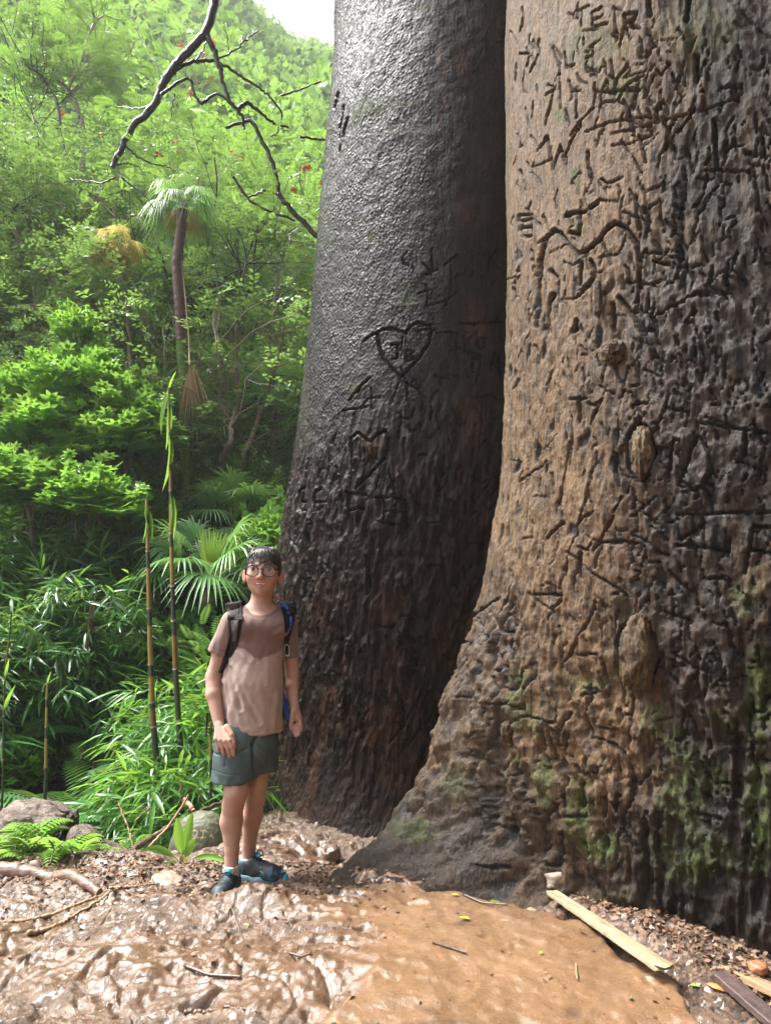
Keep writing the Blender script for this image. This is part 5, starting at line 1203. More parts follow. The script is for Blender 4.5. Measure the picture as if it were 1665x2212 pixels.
root('dark thin root in the middle of the mud', [(395,2195),(440,2205),(490,2212),(530,2222)], .007, 7, M_WETB)
# twigs lying on the mud
def twig(label, pts, r=.004, m=None, sd=1):
    P = []
    for u, v in pts:
        q = onz(u, v, .01); q[2] = ground_z(q[0], q[1]) + .006; P.append(q)
    P = np.array(P); mb = MB(); mb.tube(curve(P - P[0], 16, 1), r, 6); o = mb.build('ground_twig', m or M_WETB, None); o.location = P[0]; tag(o, label, 'twig', 'twigs lying on the mud')
twig('dark straight twig on the mud left of centre', [(187,2040),(215,2010),(240,1975)], .005)
twig('thin curved twig below the boy shoes', [(500,2000),(520,2030),(535,2065)], .003)
twig('long brown twig near the bottom centre', [(398,2108),(450,2125),(520,2135)], .005)
twig('short reddish twig right of the bottom centre', [(622,2090),(650,2102),(672,2110)], .004)
twig('dark twig lying on the orange rock', [(935,2090),(970,2096),(1008,2105)], .004)
twig('dark twig at the top edge of the orange rock', [(1000,1962),(1040,1975),(1095,1985)], .004)
twig('thin twig resting against the flaring root', [(922,1862),(950,1885),(975,1908)], .004)
twig('grey twig beside the lower end of the pale board', [(1355,2075),(1400,2095),(1450,2110)], .003)
twig('tiny pale twig standing out on the lower orange rock', [(1245,2120),(1246,2140),(1248,2155)], .003, M_STICKT)
# boards
s = NT('pale_board'); v = s.coord((2, 30, 30)); n1 = s.noise(v, 2.2, 6, .65); n2 = s.noise(s.coord(), 26, 5, .7)
c = s.ramp(n1, [(.3, (.18, .12, .07)), (.55, (.33, .26, .165)), (.8, (.44, .37, .25))]); c = s.mix(s.ramp(n2, [(.5, 0.0), (.68, .75)]), c, (.16, .09, .045))
s.set(col=c, rough=.6, nrm=s.bump(n1, .6, .006)); M_BOARD = s.m
s = NT('weathered_plank'); v = s.coord((2, 34, 34)); n1 = s.noise(v, 2.4, 6, .65); s.set(col=s.ramp(n1, [(.3, (.15, .085, .045)), (.6, (.36, .23, .125))]), rough=.65, nrm=s.bump(n1, .9, .01)); M_PLANK = s.m
def board(name, label, A, B, w, th, mat, seed, taper=(1, 1), dep=-.33):
    A = np.array(A); B = np.array(B); ax = B - A; L = np.linalg.norm(ax); ax /= L; g = np.random.RandomState(seed)
    sd = np.cross(ax, (0, -.25, 1)); sd /= np.linalg.norm(sd); up = np.cross(sd, ax)
    n = 60; t = np.linspace(0, 1, n); W = w * np.interp(t, [0, 1], taper) * (1 + .04 * pn(t * 12, 0, 0, seed)); V = []
    e0 = .03 * g.normal(size=4); prof = [(-1, -1), (-1, .7), (-.9, 1), (-.3, .9), (.3, 1.05), (.9, 1), (1, .7), (1, -1)]
    for i in range(n):
        for k, (a, b) in enumerate(prof):
            j = (.018 * math.sin(k * 2.3) if i in (0, n - 1) else 0)
            V.append(A * 0 + ax * (t[i] * L + j) + sd * a * W[i] + up * b * th * (1 + .15 * pn(t[i] * 20, k, 0, seed)))
    V = np.array(V); F = []
    idx = np.arange(n * 8).reshape(n, 8); nx = np.roll(idx, -1, 1)
    F = np.stack([idx[:-1], idx[1:], nx[1:], nx[:-1]], -1).reshape(-1, 4)
    R_ = Matrix((ax, sd, up)).transposed(); Vl = V @ np.array([ax, sd, up]).T
    o = mesh_np(name, Vl, [F, np.array([idx[0], idx[-1][::-1]])], mat, smooth=False); o.location = A; o.rotation_euler = R_.to_euler(); return tag(o, label, 'board', 'boards at the foot of the front tree')
def gp(u, v, h=0):
    q = onz(u, v, 0)
    for _ in range(4): q = onz(u, v, ground_z(q[0], q[1]) + h)
    return q
board('pale_board', 'pale split board leaning along the foot of the front tree', gp(1196, 1930, .045), gp(1437, 2092, .04), .036, .006, M_BOARD, 3, (.8, 1.1))
board('weathered_plank', 'brown weathered plank near the bottom right corner', gp(1478, 2052, .035), gp(1720, 2162, .045), .028, .010, M_PLANK, 4, (.35, 1.2))
board('dark_plank', 'dark rotten plank in the bottom right corner under the brown one', gp(1560, 2110, .02), gp(1700, 2230, .025), .03, .010, simple('rotten_wood', (.07, .045, .04), .6, 30, .5, .8, .01), 5)
# strap-leaved plant and small leaves
def strap_plant(label, p, seed, spec):
    g = np.random.RandomState(seed); rt_ = empty('broad_leaved_plant', p, label, 'plant')
    for dx, dz, L, wd, m_ in spec:
        t = np.linspace(0, 1, 14); d = np.array([dx, -.25 + .2 * g.normal(), 0]); C_ = np.outer(t * L * .9, d); C_[:, 2] = L * (dz * t - .55 * t * t * abs(dx))
        T = np.gradient(C_, axis=0); T /= np.linalg.norm(T, axis=1)[:, None]; S_ = np.cross(T, (0, -1, .35)); S_ /= np.linalg.norm(S_, axis=1)[:, None]; N_2 = np.cross(S_, T)
        w_ = wd * np.where(t < .3, .08 + .1 * t, np.sin(math.pi * np.clip((t - .2) / .8, 0, 1)) ** .7)
        V = np.concatenate([C_ + S_ * (w_ * q)[:, None] + N_2 * (abs(q) * w_ * .3)[:, None] for q in (-1, -.5, 0, .5, 1)])
        mesh_np('leaf', V, grid_faces(5, 14), m_, rt_, attrs=dict(rnd=np.full(len(V), .35 + .5 * g.random_sample())))
M_YEL = simple('yellow_spotted_leaf', (.55, .42, .04), .5, 40, .5)
strap_plant('broad-leaved plant with one yellow leaf in front of the mossy stone', gp(395, 1868, -.02), 4,
  [(-.12, 1.15, .22, .026, M_GLOSSY), (.22, 1.2, .24, .022, M_GLOSSY), (.42, .9, .22, .022, M_GLOSSY), (-.8, .75, .26, .018, M_GLOSSY), (.95, .62, .30, .014, M_GLOSSY), (-.6, .3, .2, .018, M_GLOSSY), (.9, .3, .2, .016, M_GLOSSY), (.32, .35, .12, .022, M_YEL), (-.05, .4, .13, .009, M_YEL)])
# foreground ferns by the logs
for a in [('fernY', 35, 1812, 3.86, 1.0, .3, 'bright fern clump in front of the large log, leftmost'), ('fernY', 85, 1830, 3.82, .85, 1.7, 'bright fern clump at the foot of the large log'), ('fernY', 130, 1822, 3.80, 1.05, 2.9, 'bright fern clump between the two logs'),
          ('fernY', 165, 1838, 3.78, .7, 4.3, 'small yellow-green fern in front of the split log'), ('fernY', 5, 1790, 4.1, 1.2, 5.1, 'bright fern behind the large log at the left edge'), ('fernY', 288, 1850, 3.95, .5, .9, 'tiny bright fern under the fallen branch')]:
    k, u_, v_, y_, s_, rz_, lab = a; q = at(u_, v_, y_); q[2] = ground_z(q[0], q[1]) - .02; put(k, q, s_ * 1.15, rz_, lab, 'bright ferns by the logs')
# dry fronds hanging from the palm
mb = MB(); g = np.random.RandomState(6); fan(mb, np.zeros(3), (.12, -.1, -1), (.2, -1, -.1), .72, g, 13, 15, .15, a=.3); fan(mb, np.array([.03, .06, .03]), (.1, -.1, -1), (.2, -1, -.1), .62, g, 10, 20, .2, a=.8)
do = mb.build('dry_frond', M_DEAD, None); do.location = at(410, 788, 8.7); do.scale = (1, 1, 1); do.scale = (.95, .95, .95); tag(do, 'dry tan palm frond hanging down beside the mossy palm trunk', 'palm frond')
mb = MB(); mb.tube([at(410, 788, 11) - at(410, 788, 11), at(409, 740, 11) - at(410, 788, 11), at(402, 660, 11.1) - at(410, 788, 11), at(396, 600, 11.1) - at(410, 788, 11)], .012, 6); mb.build('frond_stalk', M_STICKT, do)
# litter, fallen leaflets and small clods: nobody could count them
g = np.random.RandomState(8); n = 5200; X = g.uniform(-2.3, .1, n); Y = 3.72 - np.abs(g.normal(size=n)) * .26; 
n2 = 700; X = np.concatenate([X, g.uniform(-.2, .9, n2)]); Y = np.concatenate([Y, 3.40 + g.normal(size=n2) * .07]); n3 = 1800; t = g.random_sample(n3); a_ = onz(1215, 1950, 0); b_ = onz(1665, 2212, 0)
X = np.concatenate([X, a_[0] + (b_[0] - a_[0]) * t + np.abs(g.normal(size=n3)) * .13]); Y = np.concatenate([Y, a_[1] + (b_[1] - a_[1]) * t + g.normal(size=n3) * .05])
n4 = 260; X = np.concatenate([X, g.uniform(-1.6, 1.0, n4)]); Y = np.concatenate([Y, g.uniform(2.1, 3.4, n4)])
Z = gz(X, Y) + .004; mb = MB(); V, F = rhomb(.3); D = g.normal(size=(len(X), 3)); D[:, 2] *= .25
stamp(mb, V, F, np.stack([X, Y, Z], -1), D, g.uniform(.008, .030, len(X)), g, roll=.5)
s = NT('leaf_litter'); s.set(col=s.ramp(s.attr('rnd'), [(0, (.05, .03, .02)), (.4, (.16, .085, .05)), (.75, (.17, .10, .06)), (1, (.27, .18, .115))]), rough=.6, spec=.3); 
o = mb.build('leaf_litter', s.m); tag(o, 'brown wet leaf litter and wood chips strewn over the mud', 'leaf litter', kind='stuff')
M_YL = simple('fresh_yellow_leaf', (.55, .50, .05), .4, 30, .3); M_GL = simple('fresh_green_leaf', (.22, .40, .04), .4)
for i, (u, v, L, k, lab) in enumerate([(1058,1944,.075,1,'yellow-green compound leaf lying on the pink mud near the tree'),(1015,1985,.04,0,'thin yellow leaflet at the top of the orange rock'),(1525,2130,.05,1,'small green leaflet near the brown plank'),(1538,2145,.03,1,'tiny green leaf right of the small green leaflet'),
      (590,1915,.03,0,'tiny yellow leaf right of the boy shoes'),(527,1997,.02,0,'tiny yellow leaf below the boy shoes'),(262,2075,.025,0,'tiny orange-yellow leaf on the mud left of centre'),(990,1933,.03,0,'tiny yellow leaf beside the compound leaf'),(1380,2065,.02,0,'tiny yellow leaf under the pale board'),(1165,2060,.02,1,'tiny green leaf on the orange rock')]):
    q = gp(u, v, .006); mb = MB()
    if L > .06: stamp(mb, T_PIN[0], T_PIN[1], [np.zeros(3)], [(.8, -.5, 0)], L, g, roll=.05)
    else: V, F = oval(.25, .1, 4); stamp(mb, V, F, [np.zeros(3)], [(g.normal(), g.normal(), .1)], L, g, roll=.1)
    o = mb.build('fallen_leaf', M_GL if k else M_YL); o.location = q; tag(o, lab, 'leaf', 'fresh leaves fallen on the ground')
q = gp(1553, 2133, .01); lump('wood_chip', 'bright orange-brown flake of bark beside the brown plank', 'bark chip', q, (.035, .016, .006), 9, simple('orange_bark', (.55, .20, .06), .35, 30, .3), .1, 2, (0, .1, -.5))
# ============================================================ THE BOY
class Field:
    def __init__(s, lo, hi, h):
        s.lo = np.array(lo, float); s.h = h; s.n = np.ceil((np.array(hi) - s.lo) / h).astype(int) + 1
        s.D = np.full(s.n, .08, np.float32); s.ax = [s.lo[i] + h * np.arange(s.n[i]) for i in range(3)]
    def sub(s, a, b):
        i0 = np.clip(((np.array(a) - s.lo) / s.h).astype(int), 0, s.n - 1); i1 = np.clip(((np.array(b) - s.lo) / s.h).astype(int) + 2, 0, s.n)
        sl = tuple(slice(i0[k], i1[k]) for k in range(3))
        return sl, s.ax[0][sl[0]][:, None, None], s.ax[1][sl[1]][None, :, None], s.ax[2][sl[2]][None, None, :]
    def put(s, sl, d, k, op='u'):
        D = s.D[sl]
        if op == 'u':
            h = np.clip(.5 + .5 * (D - d) / k, 0, 1); s.D[sl] = D + (d - D) * h - k * h * (1 - h)
        elif op == 's':
            d = -d; h = np.clip(.5 - .5 * (D - d) / k, 0, 1); s.D[sl] = D + (d - D) * h + k * h * (1 - h)
    def cone(s, a, b, ra, rb, k=.012, op='u', sy=1.0, flat=False, cut=None):
        a = np.array(a, float); b = np.array(b, float); m = max(ra, rb) * max(1, sy) + k * 2 + .02
        sl, X, Y, Z = s.sub(np.minimum(a, b) - m, np.maximum(a, b) + m)
        d = b - a; L2 = d.dot(d) + 1e-9
        t0 = ((X - a[0]) * d[0] + (Y - a[1]) * d[1] + (Z - a[2]) * d[2]) / L2; t = np.clip(t0, 0, 1)
        r = ra + (rb - ra) * t
        q = np.sqrt((X - a[0] - t * d[0]) ** 2 + ((Y - a[1] - t * d[1]) / sy) ** 2 + (Z - a[2] - t * d[2]) ** 2) - r
        if flat: q = np.maximum(q, (t0 - 1) * math.sqrt(L2))
        if cut is not None:
            c, n = cut; q = np.maximum(q, (X - c[0]) * n[0] + (Y - c[1]) * n[1] + (Z - c[2]) * n[2])
        s.put(sl, q, k, op)
    def ell(s, c, r, k=.012, op='u', M=None):
        c = np.array(c, float); r = np.array(r, float); m = r.max() + k * 2 + .015
        sl, X, Y, Z = s.sub(c - m, c + m); x, y, z = X - c[0], Y - c[1], Z - c[2]
        if M is not None:
            M = np.asarray(M).T; x, y, z = [M[i][0] * x + M[i][1] * y + M[i][2] * z for i in range(3)]
        k0 = np.sqrt((x / r[0]) ** 2 + (y / r[1]) ** 2 + (z / r[2]) ** 2); k1 = np.sqrt((x / r[0]**2) ** 2 + (y / r[1]**2) ** 2 + (z / r[2]**2) ** 2) + 1e-9
        s.put(sl, k0 * (k0 - 1) / k1, k, op)
    def clip(s, c, n, k=.004):
        X, Y, Z = s.ax[0][:, None, None], s.ax[1][None, :, None], s.ax[2][None, None, :]
        q = (X - c[0]) * n[0] + (Y - c[1]) * n[1] + (Z - c[2]) * n[2]; s.D = np.maximum(s.D, q.astype(np.float32))
    def hit(s, u, v, y0=3.0, y1=3.9):
        d = ray(u, v); ys = np.linspace(y0, y1, 500); P = np.array([0, 0, CAMZ]) + d * (ys / d[1])[:, None]
        I = np.round((P - s.lo) / s.h).astype(int); ok = ((I >= 0) & (I < s.n)).all(1); I = np.clip(I, 0, s.n - 1)
        q = (s.D[I[:, 0], I[:, 1], I[:, 2]] < 0) & ok
        return P[np.argmax(q)] if q.any() else None
    def mesh(s):
        D = s.D; S_ = D < 0
        def c8(A): return [A[i:A.shape[0]-1+i, j:A.shape[1]-1+j, k:A.shape[2]-1+k] for i in (0, 1) for j in (0, 1) for k in (0, 1)]
        cs = c8(S_); cnt = sum(c.astype(np.int8) for c in cs); act = (cnt > 0) & (cnt < 8)
        idx = np.full(act.shape, -1, np.int64); I = np.argwhere(act); idx[act] = np.arange(len(I))
        dv = np.stack([c[act] for c in c8(D)], 1); off = np.array([[i, j, k] for i in (0, 1) for j in (0, 1) for k in (0, 1)], float)
        acc = np.zeros((len(I), 3)); n = np.zeros(len(I))
        for a in range(8):
            for b in range(a + 1, 8):
                if np.abs(off[a] - off[b]).sum() != 1: continue
                m = (dv[:, a] < 0) != (dv[:, b] < 0); t = dv[:, a] / np.where(m, dv[:, a] - dv[:, b], 1)
                acc += np.where(m[:, None], off[a] + (off[b] - off[a]) * t[:, None], 0); n += m
        V = s.lo + (I + acc / n[:, None]) * s.h; F = []
        for ax in range(3):
            o = [k for k in range(3) if k != ax]; A = np.moveaxis(S_, ax, 0); sg = A[:-1] != A[1:]
            sg[:, 0, :] = 0; sg[:, :, 0] = 0; sg[:, -1, :] = 0; sg[:, :, -1] = 0
            J = np.argwhere(sg); st = A[:-1][sg]; M_ = np.moveaxis(idx, ax, 0)
            q = np.stack([M_[J[:, 0], J[:, 1] - 1, J[:, 2] - 1], M_[J[:, 0], J[:, 1], J[:, 2] - 1], M_[J[:, 0], J[:, 1], J[:, 2]], M_[J[:, 0], J[:, 1] - 1, J[:, 2]]], 1)
            fl = st if ax != 1 else ~st
            q[~fl] = q[~fl][:, ::-1]; F.append(q)
        F = np.concatenate(F); F = F[(F >= 0).all(1)]
        return V, F
def relax(V, F, it=3, lam=.5):
    E = np.concatenate([F[:, [0, 1]], F[:, [1, 2]], F[:, [2, 3]], F[:, [3, 0]]]); n = len(V)
    cnt = np.bincount(E[:, 0], minlength=n) + np.bincount(E[:, 1], minlength=n)
    for _ in range(it):
        for l_ in (lam, -lam * .85):
            A = np.stack([np.bincount(E[:, 0], V[E[:, 1], k], n) + np.bincount(E[:, 1], V[E[:, 0], k], n) for k in range(3)], 1) / cnt[:, None]; V = V + l_ * (A - V)
    return V
def vnormals(V, F):
    N = np.cross(V[F[:, 2]] - V[F[:, 0]], V[F[:, 3]] - V[F[:, 1]]); o = np.zeros_like(V)
    for k in range(4): 
        for c in range(3): o[:, c] += np.bincount(F[:, k], N[:, c], len(V))
    return o / (np.linalg.norm(o, axis=1)[:, None] + 1e-12)
W = at
person = empty('person', (-.68, 3.47, 0), 'boy with glasses and wet dark hair in a brown T-shirt, standing before the rear trunk', 'person')
# head frame
HC = W(569, 1229, 3.47); tl = R(4); ty = R(4); ry = R(3)
HM = np.array(Matrix.Rotation(ry, 3, 'Z') @ Matrix.Rotation(R(2), 3, 'Y') @ Matrix.Rotation(tl, 3, 'X'))
def H(x, y, z): return HC + HM @ np.array([x, y, z])
BF = Field((-1.02, 3.22, -.02), (-.32, 3.80, 1.60), .003)
B = BF
# cranium, face
B.ell(H(0, .012, .018), (.079, .098, .082), .02, M=HM)
B.ell(H(0, -.022, -.045), (.0735, .070, .080), .025, M=HM)
B.ell(H(0, -.032, -.086), (.053, .052, .033), .022, M=HM)
B.ell(H(0, -.070, -.107), (.018, .014, .012), .018, M=HM)
for s_ in (1, -1):
    B.ell(H(.043 * s_, -.052, -.040), (.027, .026, .030), .02, M=HM)
    B.ell(H(.038 * s_, -.096, -.001), (.021, .012, .012), .012, 's', M=HM)
    B.cone(H(.016 * s_, -.089, .019), H(.060 * s_, -.068, .018), .0055, .0045, .012)
    B.ell(H(.0125 * s_, -.098, -.042), (.0085, .0095, .0075), .006, M=HM)
    e = H(.089 * s_, .004, -.038); EM = HM @ np.array(Matrix.Rotation(R(-38 * s_), 3, 'Z'))
    B.ell(e, (.0075, .021, .032), .005, M=EM); B.ell(H(.094 * s_, -.006, -.034), (.005, .012, .019), .004, 's', M=EM)
B.cone(H(0, -.088, .006), H(.001, -.110, -.036), .0075, .0105, .012)
B.ell(H(.001, -.107, -.039), (.011, .010, .008), .006, M=HM)
for s_ in (1, -1): B.ell(H(.006 * s_, -.106, -.047), (.0038, .005, .003), .002, 's', M=HM)
B.cone(H(-.032, -.074, -.0655), H(-.004, -.0880, -.0655), .0022, .0042, .006); B.cone(H(.032, -.074, -.0655), H(.004, -.0880, -.0655), .0022, .0042, .006)
B.cone(H(-.026, -.077, -.0755), H(0, -.0875, -.0820), .003, .0056, .006); B.cone(H(.026, -.077, -.0755), H(0, -.0875, -.0820), .003, .0056, .006)
B.cone(H(-.028, -.086, -.0690), H(0, -.097, -.0735), .0020, .0045, .002, 's'); B.cone(H(.028, -.086, -.0690), H(0, -.097, -.0735), .0020, .0045, .002, 's')
# neck, torso
nb = W(563, 1318, 3.50)
B.cone(H(0, .018, -.085), nb, .050, .054, .02)
SR = W(499, 1342, 3.49); SL = W(624, 1344, 3.53)
B.cone(W(545, 1322, 3.50), W(512, 1334, 3.50), .042, .036, .03); B.cone(W(580, 1322, 3.51), W(612, 1334, 3.52), .042, .036, .03)
B.cone(W(560, 1362, 3.50), W(548, 1480, 3.50), .108, .108, .04, sy=.66); B.cone(W(548, 1480, 3.50), W(536, 1590, 3.50), .105, .110, .03, sy=.7)
B.cone(W(530, 1350, 3.44), W(600, 1350, 3.46), .045, .045, .03, sy=.8)
# arms
ER = W(462, 1462, 3.50); WR = W(474, 1566, 3.42); EL = W(631, 1455, 3.60); WL = W(636, 1524, 3.56)
B.cone(SR, W(478, 1410, 3.50), .042, .040, .02); B.cone(W(478, 1410, 3.50), ER, .040, .037, .015); B.cone(ER, W(462, 1500, 3.47), .0375, .0375, .015); B.cone(W(462, 1500, 3.47), WR, .0365, .025, .012)
B.cone(SL, W(628, 1410, 3.57), .040, .035, .02); B.cone(W(628, 1410, 3.57), EL, .035, .0325, .015); B.cone(EL, W(631, 1480, 3.59), .0325, .031, .012); B.cone(W(631, 1480, 3.59), WL, .030, .021, .012)
# right hand, back towards the camera
def Q2(x, y, d): return W(403.2 + x * .1979, 1497.6 + y * .1979, d)
kn = [((322, 500), (352, 560), (350, 600), (352, 628)), ((368, 512), (392, 585), (400, 632), (408, 662)), ((420, 520), (446, 590), (462, 640), (470, 676)), ((468, 515), (494, 580), (510, 630), (514, 668))]
for i, f in enumerate(kn):
    y0 = 3.372 - .005 * i
    B.cone(WR + np.array([0, -.01, 0]), Q2(*f[0], y0), .0170, .0120, .008)
    rr = [.0112, .0104, .0096, .0084]; dd = [0, -.001, .004, .012]
    if i == 0: rr = [x * .86 for x in rr]
    for j in range(3): B.cone(Q2(*f[j], y0 + dd[j]), Q2(*f[j + 1], y0 + dd[j + 1]), rr[j], rr[j + 1], .0022)
B.cone(Q2(440, 370, 3.385), Q2(492, 455, 3.365), .015, .0125, .008); B.cone(Q2(492, 455, 3.365), Q2(516, 530, 3.36), .0115, .0104, .002); B.cone(Q2(516, 530, 3.36), Q2(522, 588, 3.365), .0102, .0082, .002)
# left hand, half open
B.cone(WL, Q2(1208, 275, 3.55), .019, .0165, .01); B.cone(WL, Q2(1236, 275, 3.56), .016, .013, .01)
B.cone(Q2(1165, 190, 3.54), Q2(1148, 290, 3.53), .0135, .0120, .012); B.cone(Q2(1148, 290, 3.53), Q2(1140, 345, 3.525), .0112, .0105, .003); B.cone(Q2(1140, 345, 3.525), Q2(1146, 392, 3.52), .0102, .0085, .003)
for k, f in enumerate([((1212, 285), (1222, 330), (1200, 352), (1176, 362)), ((1228, 290), (1238, 355), (1208, 388), (1170, 398)), ((1236, 290), (1244, 385), (1215, 420), (1172, 430)), ((1232, 300), (1238, 405), (1220, 442), (1190, 462))]):
    rr = [.0108, .0102, .0096, .0085]; dd = [.0, -.012, -.026, -.03]
    for j in range(3): B.cone(Q2(*f[j], 3.56 - .004 * k + dd[j]), Q2(*f[j + 1], 3.56 - .004 * k + dd[j + 1]), rr[j], rr[j + 1], .002)
# legs
HR = W(508, 1620, 3.46); KR = W(510, 1711, 3.41); AR = W(500, 1866, 3.44); HL = W(568, 1612, 3.54); KL = W(555, 1695, 3.52); AL = W(537, 1846, 3.60)
B.cone(HR, KR, .072, .052, .03); B.cone(KR, W(505, 1735, 3.43), .051, .047, .02); B.cone(W(504, 1735, 3.435), W(500, 1775, 3.46), .048, .050, .02); B.cone(W(500, 1775, 3.46), W(501, 1835, 3.45), .049, .033, .02); B.cone(W(501, 1835, 3.45), AR + [0, 0, -.08], .033, .031, .01)
B.ell(KR + [.004, -.038, .012], (.026, .018, .030), .012)
B.cone(HL, KL, .068, .046, .03); B.cone(KL, W(552, 1722, 3.53), .046, .044, .02); B.cone(W(552, 1722, 3.54), W(545, 1765, 3.575), .045, .046, .02); B.cone(W(545, 1765, 3.575), W(538, 1825, 3.595), .045, .032, .02); B.cone(W(538, 1825, 3.595), AL + [0, 0, -.06], .032, .032, .01)
B.ell(KL + [.010, -.034, .006], (.023, .016, .028), .012)
V, F = B.mesh(); V = relax(V, F, 2)
lipd = np.zeros(len(V)); hl = (V - HC) @ HM
lip = (1 - sst(.85, 1.25, np.hypot(hl[:, 0] / .032, (hl[:, 2] + .0735) / (.0130 - .005 * np.abs(hl[:, 0] / .032))))) * (hl[:, 1] < -.07)
mouth = (1 - sst(.6, 1.1, np.hypot(hl[:, 0] / .029, (hl[:, 2] + .0718 - 3.5 * hl[:, 0] ** 2) / .0045))) * (hl[:, 1] < -.06)
blush = .6 * np.exp(-((np.abs(hl[:, 0]) - .045) / .022) ** 2 - ((hl[:, 2] + .04) / .025) ** 2) * (hl[:, 1] < 0) + .8 * (np.abs(hl[:, 0]) > .078) * (np.abs(hl[:, 2] + .04) < .05) * (V[:, 2] > 1.2) \
    + .55 * np.exp(-(np.linalg.norm(hl - [0, -.11, -.038], axis=1) / .015) ** 2)
brow = np.zeros(len(V))
for s_ in (1, -1):
    X_ = hl[:, 0] * s_; t = np.clip((X_ - .016) / .045, 0, 1); zc = .0175 + .006 * np.sin(t * 2.2) ; brow = np.maximum(brow, (1 - sst(.6, 1.1, np.abs(hl[:, 2] - zc) / (.0042 - .002 * t))) * sst(.012, .018, X_) * (1 - sst(.058, .064, X_)) * (hl[:, 1] < -.04))
kneez = np.exp(-(np.linalg.norm(V - (KR + [0, -.05, .01]), axis=1) / .035) ** 2) + np.exp(-(np.linalg.norm(V - (KL + [0, -.04, .01]), axis=1) / .035) ** 2)
fing = sst(0, .02, WR[2] - .08 - V[:, 2]) * (V[:, 2] > .6) * (V[:, 0] < -.5) * (np.abs(V[:, 0] - WR[0]) < .09) * .0
s = NT('skin'); v = s.coord(); n1 = s.noise(v, 14, 4); n2 = s.noise(v, 160, 3)
c = s.mix(n1, (.37, .222, .165), (.49, .315, .245)); c = s.mix(s.math('MULTIPLY', n2, .35), c, (.42, .20, .14)); c = s.mix(s.math('MULTIPLY', s.attr('blush'), .55), c, (.50, .155, .11)); c = s.mix(s.attr('lip'), c, (.43, .165, .135))
c = s.mix(s.attr('brow'), c, (.055, .035, .028)); c = s.mix(s.attr('mouth'), c, (.09, .02, .02)); c = s.mix(s.ramp(s.vor(v, 26), [(.025, .8), (.05, 0.0)]), c, (.16, .06, .04))
s.set(col=c, rough=.48, sss=.12, nrm=s.bump(n2, .15, .001)); s.b.inputs['Subsurface Radius'].default_value = (1, .35, .2); s.b.inputs['Subsurface Scale'].default_value = .01
body = mesh_np('body', V, F, s.m, attrs=dict(lip=lip * (1 - mouth), mouth=mouth, blush=np.clip(blush, 0, 1), brow=brow)); reparent(body, person)
def own(name, V, F, mat, attrs=None, par=person, lab=None, smooth=True):
    o = mesh_np(name, V, F, mat, smooth=smooth, attrs=attrs); reparent(o, par)
    if lab: o['label'] = lab
    return o
# eyes, teeth
def uv_sphere(c, r, nu=20, nv=28, M=None):
    th = np.linspace(0, math.pi, nu)[:, None]; ph = np.linspace(0, 2 * math.pi, nv, endpoint=False)[None]
    P = np.stack([np.sin(th) * np.cos(ph) * r[0], np.sin(th) * np.sin(ph) * r[1], np.cos(th) * np.ones_like(ph) * r[2]], -1).reshape(-1, 3)
    if M is not None: P = P @ np.asarray(M).T
    i = np.arange(nu * nv).reshape(nu, nv); i = np.hstack([i, i[:, :1]])
    return P + c, np.stack([i[:-1, :-1], i[1:, :-1], i[1:, 1:], i[:-1, 1:]], -1).reshape(-1, 4)
s = NT('eye'); s.set(col=s.ramp(s.attr('iris'), [(.0, (.62, .58, .55)), (.40, (.62, .58, .55)), (.45, (.03, .018, .012)), (.72, (.055, .03, .018)), (.76, (.004, .004, .004))]), rough=.08); M_EYE = s.m
for s_ in (1, -1):
    c = H(.0385 * s_, -.0655, .0005); P, F_ = uv_sphere(c, (.0165,) * 3, 40, 48); n = HM @ np.array([.04, -1, -.14]); n /= np.linalg.norm(n)
    a = (P - c) @ n / .0165; own('eye', P, F_, M_EYE, dict(iris=np.clip(1 - np.arccos(np.clip(a, -1, 1)) / .95, 0, 1)))
    # upper lid
    mb = MB(); t = np.linspace(-1, 1, 12); mb.tube([H(.0385 * s_ + .0155 * k, -.0800 + .006 * k * k, .0075 - .0065 * k * k) for k in t], .0022 * (1.1 - .5 * t * t), 6); o = mb.build('eyelid', simple('lash_line', (.05, .03, .025), .5)); reparent(o, person)
mb = MB(); mb.tube([H(x, -.0905 + 18 * x * x * .6, -.0695) for x in np.linspace(-.021, .021, 9)], .0028, 6); o = mb.build('teeth', simple('tooth', (.75, .68, .62), .3)); reparent(o, person)
# hair: cap and wet strands
hp = Field(HC - .16, HC + .16, .003)
hp.ell(H(0, .018, .026), (.0835, .1015, .082), .01, M=HM); hp.ell(H(0, .045, -.01), (.080, .080, .075), .02, M=HM)
for s_ in (1, -1): hp.ell(H(.078 * s_, -.01, -.010), (.010, .022, .030), .012, M=HM)
hp.ell(H(.004, -.110, -.048), (.0660, .085, .116), .010, 's', M=HM)
hp.ell(H(.09, .0, -.055), (.02, .03, .035), .006, 's', M=HM); hp.ell(H(-.09, .0, -.055), (.02, .03, .035), .006, 's', M=HM)
V, F = hp.mesh(); V = relax(V, F, 2); N = vnormals(V, F); hl = (V - HC) @ HM; an = np.arctan2(hl[:, 0], -hl[:, 1] + .02)
V = V + N * (.0022 * pn(an * 16, hl[:, 2] * 14, 0, 5) + .0014 * pn(an * 40, hl[:, 2] * 25, 0, 6))[:, None]
s = NT('wet_black_hair'); v = s.coord(); n1 = s.noise(v, 120, 3); s.set(col=s.mix(n1, (.006, .0055, .007), (.03, .024, .024)), rough=.33, spec=.45, nrm=s.bump(n1, .5, .002)); M_HAIR = s.m
hair = own('hair', V, F, M_HAIR)
g = np.random.RandomState(17); mb = MB()
def strand(p, w):
    P = curve([H(*q) for q in p], 12, 2); t = np.linspace(0, 1, 12); mb.tube(P, w * (1 - .85 * t ** 2), 5, flat=.5)
